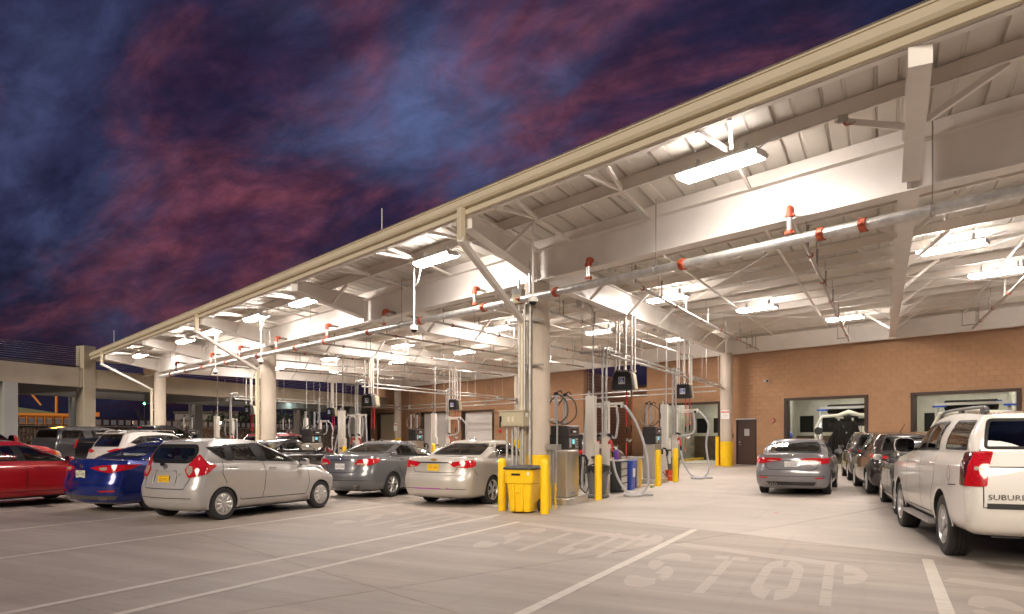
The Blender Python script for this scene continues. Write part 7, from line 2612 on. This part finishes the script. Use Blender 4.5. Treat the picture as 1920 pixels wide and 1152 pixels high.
# grey box with conduits to the right of the column
e2 = empty('pull_box', (-6.28, 14.15, 0), 0, 'small grey pull box on thin conduits right of the nearest column', 'pull box')
MB().b2((-0.16, -0.10, 1.28), (0.12, 0.10, 1.40)).build('box', M_GALVD, e2, bevel=0.006)
c = MB()
for x in (-0.10, -0.03, 0.04):
    c.tube([(x, 0, 0.56), (x, 0, 1.28)], 0.015, 6)
c.tube(curve_pts([(-0.16, 0.02, 1.93), (0.0, 0.0, 1.93), (0.06, 0.0, 1.85), (0.06, 0, 1.40)], 5), 0.02, 6)
c.build('conduit', M_GALV, e2, smooth=True)
c = MB()
for x in (-0.10, 0.02):
    c.tube([(x, 0, 0.0), (x, 0, 0.56)], 0.022, 8).tube([(x, 0, 0.42), (x, 0, 0.46)], 0.034, 8)
c.build('painted_conduit', M_YELLOW, e2, smooth=True)
# grey trash can with bag
t = empty('trash_can', gpt(-6.42, 17.15), 0, 'round grey trash can with a black bag and side dolly behind a yellow bollard', 'trash can')
MB().lathe([(0.22, 0.10), (0.285, 0.72), (0.30, 0.73), (0.30, 0.79), (0.285, 0.80), (0.27, 0.74)], 28).build('can', M_GREYBIN, t, smooth=True)
MB().lathe([(0.24, 0.0), (0.30, 0.03), (0.30, 0.075), (0.24, 0.10)], 28).build('dolly', M_GREYBIN, t, smooth=True)
bg = MB()
vs, fs = [], []
for i, (r, z) in enumerate(((0.304, 0.66), (0.312, 0.74), (0.306, 0.815), (0.27, 0.82), (0.20, 0.80), (0.08, 0.83), (0.0, 0.84))):
    for k in range(24):
        a = 2 * math.pi * k / 24
        rr_ = r * (1 + 0.03 * math.sin(k * 5.1 + i))
        vs.append((rr_ * math.cos(a), rr_ * math.sin(a), z + (0.05 * math.sin(k * 2.3 + i * 2) if i in (0, 4, 5) else 0)))
for i in range(6):
    for k in range(24):
        fs.append((i * 24 + k, i * 24 + (k + 1) % 24, (i + 1) * 24 + (k + 1) % 24, (i + 1) * 24 + k))
bg.add(vs, fs).build('bin_bag', M_BAG, t, smooth=True)
hd = MB()
for sx in (-1, 1):
    hd.b2((sx * 0.30, -0.06, 0.60), (sx * 0.35, 0.06, 0.66))
hd.build('handle', M_GREYBIN, t)
# drawer cabinet, blue bin, window wash unit
c = empty('drawer_cabinet', gpt(-6.55, 19.0), math.radians(4), 'low black and grey drawer cabinet behind the grey trash can', 'cabinet')
MB().b2((-0.28, -0.32, 0.03), (0.20, 0.32, 0.86)).build('carcass', M_PLASTIC, c, bevel=0.01)
for k in range(4):
    MB().b2((0.203, -0.29, 0.07 + 0.195 * k), (0.225, 0.29, 0.235 + 0.195 * k)).build('drawer', M_ALU, c, bevel=0.006)
    MB().b2((0.226, -0.24, 0.20 + 0.195 * k), (0.245, 0.24, 0.225 + 0.195 * k)).build('drawer_pull', M_KEYS, c)
MB().b2((-0.30, -0.34, 0.86), (0.24, 0.34, 0.89)).build('worktop', M_KEYS, c, bevel=0.005)
b = empty('recycling_bin', gpt(-6.52, 19.75), 0, 'slim blue recycling bin behind the drawer cabinet', 'recycling bin')
mb = MB()
skin_loops(mb, [loop(0.20, 0.16, 0.0, 0.04), loop(0.235, 0.2, 0.78, 0.04), loop(0.255, 0.22, 0.785, 0.04), loop(0.255, 0.22, 0.84, 0.04)])
mb.build('bin', mat('recycling blue', (0.035, 0.075, 0.40), 0.4), b, bevel=0.01)
MB().b2((0.226, -0.1, 0.38), (0.236, 0.1, 0.62)).build('sticker', M_PAPER, b)
tk = empty('waste_drum', gpt(-6.62, 20.6), 0, 'square steel waste container with a yellow stripe next to the back dispenser', 'waste container')
MB().b2((-0.24, -0.24, 0.03), (0.24, 0.24, 0.88)).build('drum', M_STAIN, tk, bevel=0.02)
MB().b2((0.242, 0.02, 0.05), (0.245, 0.12, 0.80)).build('stripe', M_YELLOW, tk)
MB().b2((-0.26, -0.26, 0.88), (0.26, 0.26, 0.92)).build('lid', M_KEYS, tk, bevel=0.01)
bt = empty('spray_bottle', gpt(-6.55, 18.95) + Vector((0, 0, 0.89)), 0, 'purple bottle with white pump top on the drawer cabinet', 'bottle')
MB().lathe([(0.0, 0), (0.07, 0), (0.075, 0.02), (0.075, 0.20), (0.05, 0.27), (0.03, 0.29)], 14).build('bottle', mat('purple soap', (0.16, 0.05, 0.38), 0.3), bt, smooth=True)
MB().lathe([(0.035, 0.285), (0.035, 0.33), (0.0, 0.34)], 10).b2((-0.12, -0.015, 0.33), (0.03, 0.015, 0.36)).build('pump', M_PAPER, bt)
bk = empty('bucket', gpt(-6.40, 24.0), 0, 'orange red bucket beside a yellow bollard at the back dispenser', 'bucket')
MB().lathe([(0.0, 0.0), (0.13, 0.0), (0.15, 0.34), (0.16, 0.345), (0.16, 0.36), (0.145, 0.36), (0.125, 0.02)], 20).build('pail', mat('orange bucket', (0.62, 0.07, 0.02), 0.4), bk, smooth=True)
text_obj('lettering', 'home depot', 0.05, (0.02, -0.152, 0.17), (1, 0, 0), (0, 0, 1), M_PAPER, bk)
kb = empty('trash_can', gpt(-6.58, 25.1), 0, 'dark grey trash can behind the orange bucket', 'trash can')
MB().lathe([(0.0, 0.0), (0.2, 0.0), (0.25, 0.70), (0.265, 0.71), (0.265, 0.75), (0.0, 0.77)], 20).build('can', M_GREYBIN, kb, smooth=True)
br = empty('push_broom', gpt(-6.15, 20.9), math.radians(8), 'push broom with wooden handle lying beside the back dispenser', 'broom')
MB().b2((0.0, -0.2, 0.03), (0.10, 0.2, 0.075)).build('head', mat('pale wood', (0.55, 0.40, 0.22), 0.6), br)
MB().b2((0.01, -0.2, 0.0), (0.09, 0.2, 0.03)).build('bristles', mat('green bristle', (0.08, 0.35, 0.10), 0.8), br)
MB().tube([(0.05, 0, 0.06), (-0.75, -0.9, 0.03)], 0.013, 6).build('handle', mat('orange handle', (0.60, 0.33, 0.10), 0.5), br)
# ================================================================ parking deck, fence and the dark beyond, far left
GX = -36.2
M_GARC = mat('cast concrete', (0.40, 0.345, 0.265), 0.85, noise=(0.8, 0.10), bump=(12, 0.1))
M_GARC2 = mat('grey cast concrete', (0.36, 0.36, 0.34), 0.85, noise=(0.8, 0.10))
M_CABLE = mat('steel cable', (0.20, 0.19, 0.20), 0.35, 0.7)


def gsl(y):
    return 5.12 - 0.009 * (y - 20)


gar = empty('parking_deck', (GX, 22, 0), 0, 'concrete parking deck with cable rails at the left edge of the lot', 'parking deck')
GO = gar.location.copy()


def gp_(mb, name, m_, **kw):
    mb.v = [tuple(Vector(v) - GO) for v in mb.v]
    return mb.build(name, m_, gar, **kw)


for xf, nm in ((GX, 'spandrel'), (-44.6, 'rear_spandrel')):
    ys = [-6, 22.25, 49, 78] if xf == GX else [-6, 30, 54, 78]
    for a, b in zip(ys, ys[1:]):
        gp_(MB().prism([(a + 0.01, gsl(a) - 0.97), (b - 0.01, gsl(b) - 0.97), (b - 0.01, gsl(b)), (a + 0.01, gsl(a))], (xf, 0, 0), (xf - 0.28, 0, 0), Vector((0, 1, 0)), UP), nm, M_GARC if xf == GX else M_GARC2)
gp_(MB().prism([(-6, gsl(-6) - 0.55), (78, gsl(78) - 0.55), (78, gsl(78) - 0.30), (-6, gsl(-6) - 0.30)], (GX - 0.29, 0, 0), (-44.3, 0, 0), Vector((0, 1, 0)), UP), 'deck_slab', M_GARC2)
for y in (13.4, 22.6, 31.9, 41.0, 50.2, 59.4):
    gp_(MB().b2((GX - 8.1, y - 0.25, gsl(y) - 1.15), (GX - 0.30, y + 0.25, gsl(y) - 0.56)), 'deck_beam', M_GARC2)
# front pillars (tall ones carry the cables)
for y, top in ((19.0, None), (22.75, 6.26), (44.0, None), (57.0, None)):
    h = top or gsl(y) - 0.98
    gp_(MB().b2((GX - 0.62, y - 0.30, 0.0), (GX + 0.06, y + 0.32, h)), 'pillar', M_GARC if top else M_GARC2, bevel=0.015)
    if top:
        for k in range(9):
            gp_(MB().tube([(GX - 0.3, y - 0.301, 5.3 + 0.105 * k), (GX - 0.3, y - 0.31, 5.3 + 0.105 * k)], 0.025, 8), 'cable_anchor', M_GUM)
for y in (27.3, 36.0, 46.5, 55.4, 64):
    gp_(MB().b2((-45.0, y - 0.32, 0.0), (-44.3, y + 0.32, gsl(y) - 0.98)), 'rear_pillar', M_GARC2)
# cable rail
for k in range(9):
    gp_(MB().tube([(GX - 0.3, -6, 5.36 + 0.11 * k), (GX - 0.3, 22.4, 5.30 + 0.105 * k)], 0.011, 5), 'rail_cable', M_CABLE)
    gp_(MB().tube([(GX - 0.3, 23.1, 5.30 + 0.105 * k), (GX - 0.3, 60, 4.95 + 0.105 * k)], 0.011, 5), 'rail_cable', M_CABLE)
gp_(MB().bar((GX - 0.3, -6, gsl(-6) + 0.10), (GX - 0.3, 22.4, gsl(22.4) + 0.10), 0.1, 0.06), 'rail_curb', M_BRONZE)
# lamps under the deck
for y, w_ in ((25.0, 'behind the far left column'), (40.0, 'behind the middle front column')):
    l = empty('deck_lamp', (-40.2, y, gsl(y) - 0.60), 0, 'cold white lamp under the parking deck ' + w_, 'light fitting', 'lamps under the parking deck')
    MB().b2((-0.12, -0.6, -0.06), (0.12, 0.6, 0.04)).build('housing', M_HOUS, l)
    MB().b2((-0.10, -0.58, -0.085), (0.10, 0.58, -0.062)).build('lens', mat('cold lamp lens', (1, 1, 1), 0.3, emit=((0.80, 1.0, 0.95), 14.0)), l)

# retaining wall of rough stone with a panel fence on top
FX = -55.0
rw = empty('stone_wall', (FX, 40, 0), 0, 'rough brown stone retaining wall beyond the parking deck', 'wall')
M_ROCK = [mat('rubble stone ' + n, c, 0.9, noise=(5, 0.3), bump=(14, 0.5)) for n, c in (('a', (0.26, 0.19, 0.125)), ('b', (0.21, 0.155, 0.105)), ('c', (0.30, 0.225, 0.15)))]
MB().b2((-0.6, -40, 0), (0.0, 70, 2.42)).build('wall_core', mat('stone mortar', (0.20, 0.145, 0.10), 0.95), rw)
MB().b2((-0.65, -40, 2.42), (0.12, 70, 2.50)).build('coping', M_GARC, rw)
mb = MB()
y = -20.0
r_ = random.Random(3)
while y < 69:
    z = 0.05
    while z < 2.38:
        h = r_.uniform(0.13, 0.24)
        w = r_.uniform(0.22, 0.36)
        a = r_.uniform(0, 0.12)
        mb.m(r_.randrange(3))
        d = r_.uniform(0.03, 0.07)
        base = [(0.0, y - 0.02 + a, z), (0.0, y + w * 0.55 + a, z - 0.02), (0.0, y + w + a, z + h * 0.5), (0.0, y + w * 0.6 + a, z + h), (0.0, y + 0.03 + a, z + h * 0.9)]
        cy, cz = y + w * 0.5 + a, z + h * 0.48
        top = [(d, cy + (p[1] - cy) * 0.62, cz + (p[2] - cz) * 0.62) for p in base]
        mb.add(base + top, [(i, (i + 1) % 5, 5 + (i + 1) % 5, 5 + i) for i in range(5)] + [(5, 6, 7, 8, 9)])
        z += h * 0.97
    y += 0.26
tag(mb.build('rubble', M_ROCK, rw), kind='stuff')
fe = empty('panel_fence', (FX - 0.2, 40, 2.5), 0, 'dark metal fence with square pale panels on top of the stone wall', 'fence')
M_FENCE = mat('dark fence metal', (0.045, 0.025, 0.02), 0.5)
M_FPAN = [mat('perforated panel ' + n, c, 0.5, noise=(9, 0.12)) for n, c in (('grey', (0.42, 0.42, 0.40)), ('pale', (0.48, 0.44, 0.39)), ('cool', (0.38, 0.42, 0.43)))]
pm = [MB().b2((-0.012, -0.20, 0.10), (0.012, 0.20, 0.50)).mesh('fence_panel', m_) for m_ in M_FPAN]
fr = MB()
for y0 in (-0.265, 0.225):
    fr.b2((-0.02, y0, 0.03), (0.02, y0 + 0.04, 0.60))
fr.b2((-0.02, -0.225, 0.03), (0.02, 0.225, 0.07)).b2((-0.02, -0.225, 0.55), (0.02, 0.225, 0.60))
fm = fr.mesh('panel_frame', M_FENCE)
for k in range(118):
    y = -14 + 0.63 * k - 0
    obj('fence_panel', pm[r_.randrange(3)], fe, (0.0, y, 0))
    obj('panel_frame', fm, fe, (0.0, y, 0))
ra = MB()
for z in (0.02, 0.32, 0.64):
    ra.bar((-0.03, -16, z), (-0.03, 62, z), 0.03, 0.03)
ra.build('rail', M_FENCE, fe)

# ---------------------------------------------------------------- beyond the fence
M_SOD = mat('construction yellow', (0.50, 0.20, 0.03), 0.5)


def at(px, t, z=None, py=None):
    """a place seen at picture column px, t metres down the view axis"""
    f = Vector((-math.sin(TH), math.cos(TH), 0))
    r = Vector((math.cos(TH), math.sin(TH), 0))
    p = f * t + r * (t * (px - 960) / 1345)
    p.z = z if z is not None else CAM_H + t * (822 - py) / 1345
    return p


yard = empty('bridge_machine', at(62, 66, 0), math.radians(58), 'large orange construction machine parked under a sodium lamp beyond the fence', 'construction machine')
MB().b2((-3.4, -1.2, 0.9), (3.3, 1.2, 3.7)).build('hopper', M_SOD, yard, bevel=0.05)
rb = MB()
for k in range(9):
    rb.b2((-3.3 + 0.8 * k, -1.28, 1.0), (-3.2 + 0.8 * k, -1.21, 3.6))
rb.b2((-3.45, -1.3, 3.6), (3.35, 1.25, 3.8))
rb.build('rib', M_SOD, yard)
MB().prism([(-3.3, 3.81), (2.2, 3.81), (0.5, 4.1), (-2.9, 4.6)], (0, -0.8, 0), (0, 0.8, 0), Vector((1, 0, 0)), UP).build('canvas_cover', mat('pale tarpaulin', (0.12, 0.15, 0.09), 0.8), yard)
MB().bar((3.0, 0, 3.4), (3.05, 0, 5.4), 0.3, 0.3).bar((-1.6, 0.5, 3.5), (-1.7, 0.5, 7.6), 0.35, 0.35).bar((-1.4, 0.4, 7.4), (0.6, 0.2, 4.6), 0.16, 0.16).build('boom', M_SOD, yard)
MB().bar((3.4, 0.0, 3.6), (5.0, 0.4, 3.9), 0.2, 0.25).b2((4.3, -0.2, 3.6), (5.3, 0.5, 4.0)).build('conveyor', M_SOD, yard)
wh = MB()
for x in (-2.4, -1.2, 2.0):
    wh.lathe([(0.1, -1.1), (0.5, -1.1), (0.5, -0.8), (0.1, -0.8)], 16, c=(x, 0, 0.5), ax='y')
wh.build('wheel', M_TYRE, yard)
pl_ = empty('yard_lamp_post', at(106, 72, 0), 0, 'tall orange lit post standing behind the construction machine', 'lamp post')
MB().tube([(0, 0, 0), (0, 0, 8.2)], [0.16, 0.12], 8).build('pole', M_SOD, pl_)
MB().bar((0, 0, 8.1), (1.2, -0.9, 8.3), 0.08, 0.08).build('arm', M_SOD, pl_)
MB().lathe([(0.0, 0.1), (0.25, 0.05), (0.22, -0.1), (0, -0.12)], 12, c=(1.2, -0.9, 8.25)).build('lamp_head', mat('sodium lens', (1, 0.5, 0.1), 0.4, emit=((1.0, 0.42, 0.06), 40.0)), pl_)
sp = bpy.data.lights.new('sodium_lamp', 'POINT')
sp.energy = 650
sp.color = (1.0, 0.40, 0.05)
sp.shadow_soft_size = 0.5
so = bpy.data.objects.new('sodium_lamp', sp)
COL.objects.link(so)
so.location = at(95, 57, 6.4)
M_AMB = mat('far sodium glow', (1, 0.4, 0.05), 0.4, emit=((1.0, 0.33, 0.03), 90.0))
M_GRN = mat('green signal glow', (0, 1, 0.3), 0.4, emit=((0.05, 1.0, 0.30), 30.0))
M_WRM = mat('warm path glow', (1, 0.7, 0.4), 0.4, emit=((1.0, 0.62, 0.32), 40.0))
M_POLE = mat('dark pole', (0.03, 0.028, 0.027), 0.6)


def far_lamp(px, py, t, m_, r, label, cat='street lamp', name='street_lamp'):
    p = at(px, t, 0)
    z = at(px, t, None, py).z
    l = empty(name, p, 0, label, cat)
    MB().tube([(0, 0, 0), (0, 0, z - r)], [0.12, 0.07], 6).build('pole', M_POLE, l)
    MB().lathe([(0.0, r), (r * 0.7, r * 0.7), (r, 0), (r * 0.7, -r * 0.7), (0, -r)], 10, c=(0, 0, z)).build('lamp', m_, l, smooth=True)


far_lamp(658, 789, 150, M_AMB, 0.30, 'orange street lamp glowing far off beyond the stone wall')
far_lamp(271, 757, 110, M_GRN, 0.16, 'small green signal lamp left of the far left column', 'signal lamp', 'signal_lamp')
far_lamp(690, 780, 130, M_GRN, 0.14, 'small green signal lamp right of the orange street lamp', 'signal lamp', 'signal_lamp')
for px, py, w_ in ((251, 793, 'behind the black pickup'), (340, 797, 'right of the far left column'), (412, 793, 'below the far left hose reel')):
    far_lamp(px, py, 64, M_WRM, 0.12, 'small warm lamp beyond the panel fence, ' + w_, 'lamp', 'path_lamp')
M_BARK = mat('dark bark', (0.035, 0.028, 0.022), 0.9)
M_LEAF = mat('night foliage', (0.035, 0.045, 0.022), 0.8, noise=(3, 0.4))


def tree(px, t, h, cr_, leaf, label, seed):
    rr_ = random.Random(seed)
    o = empty('tree', at(px, t, 0), rr_.uniform(0, 6), label, 'tree', 'dark trees beyond the fence')
    tr = MB().tube([(0, 0, 0), (0.1, 0, h * 0.3), (0.0, 0.1, h * 0.5)], [0.2, 0.15, 0.11], 7)
    tips = []
    for k in range(14):
        a, l = rr_.uniform(0, 6.28), rr_.uniform(0.35, 0.75) * h
        z0 = rr_.uniform(0.28, 0.5) * h
        m_ = Vector((math.cos(a) * cr_ * 0.4, math.sin(a) * cr_ * 0.4, z0 + l * 0.35))
        e = Vector((math.cos(a) * cr_ * rr_.uniform(0.6, 1), math.sin(a) * cr_ * rr_.uniform(0.6, 1), min(h, z0 + l * 0.75)))
        tr.tube([(0, 0.05, z0), m_, e], [0.07, 0.045, 0.015], 5)
        tips += [m_.lerp(e, 0.5), e]
    tr.build('trunk', M_BARK, o)
    if leaf:
        lf = MB()
        for c in tips * 3:
            for k in range(int(leaf)):
                q = c + Vector((rr_.gauss(0, 0.55), rr_.gauss(0, 0.55), rr_.gauss(0.1, 0.45)))
                u = Vector((rr_.uniform(-1, 1), rr_.uniform(-1, 1), rr_.uniform(-1, 1))).normalized()
                v = u.orthogonal()
                s_ = rr_.uniform(0.10, 0.2)
                lf.add([q + u * s_, q + v * s_ * 0.6, q - u * s_, q - v * s_ * 0.6], [(0, 1, 2, 3)])
        tag(lf.build('crown', M_LEAF, o), kind='stuff')


tree(286, 82, 5.4, 2.4, 0, 'bare dark tree beside the green signal lamp', 1)
tree(430, 92, 4.6, 2.6, 12, 'dark leafy tree seen below the parking deck, left of the middle column', 2)
tree(545, 95, 4.8, 2.6, 14, 'dark leafy tree seen below the parking deck, right of the middle column', 3)
fb = empty('far_building', at(400, 120, 0), math.radians(20), 'low dark building far off beyond the fence', 'building')
MB().b2((-5, -3, 0), (6, 3, 5.6)).build('wall', mat('far plaster', (0.16, 0.14, 0.13), 0.9), fb)
MB().b2((-5.2, -3.2, 5.6), (6.2, 3.2, 5.9)).build('roof', M_BRONZE, fb)
w_ = MB()
for k in range(4):
    w_.b2((-4 + 2.4 * k, -3.03, 3.2), (-2.8 + 2.4 * k, -3.005, 4.6))
tag(w_.build('window', M_GUM, fb), kind='stuff')
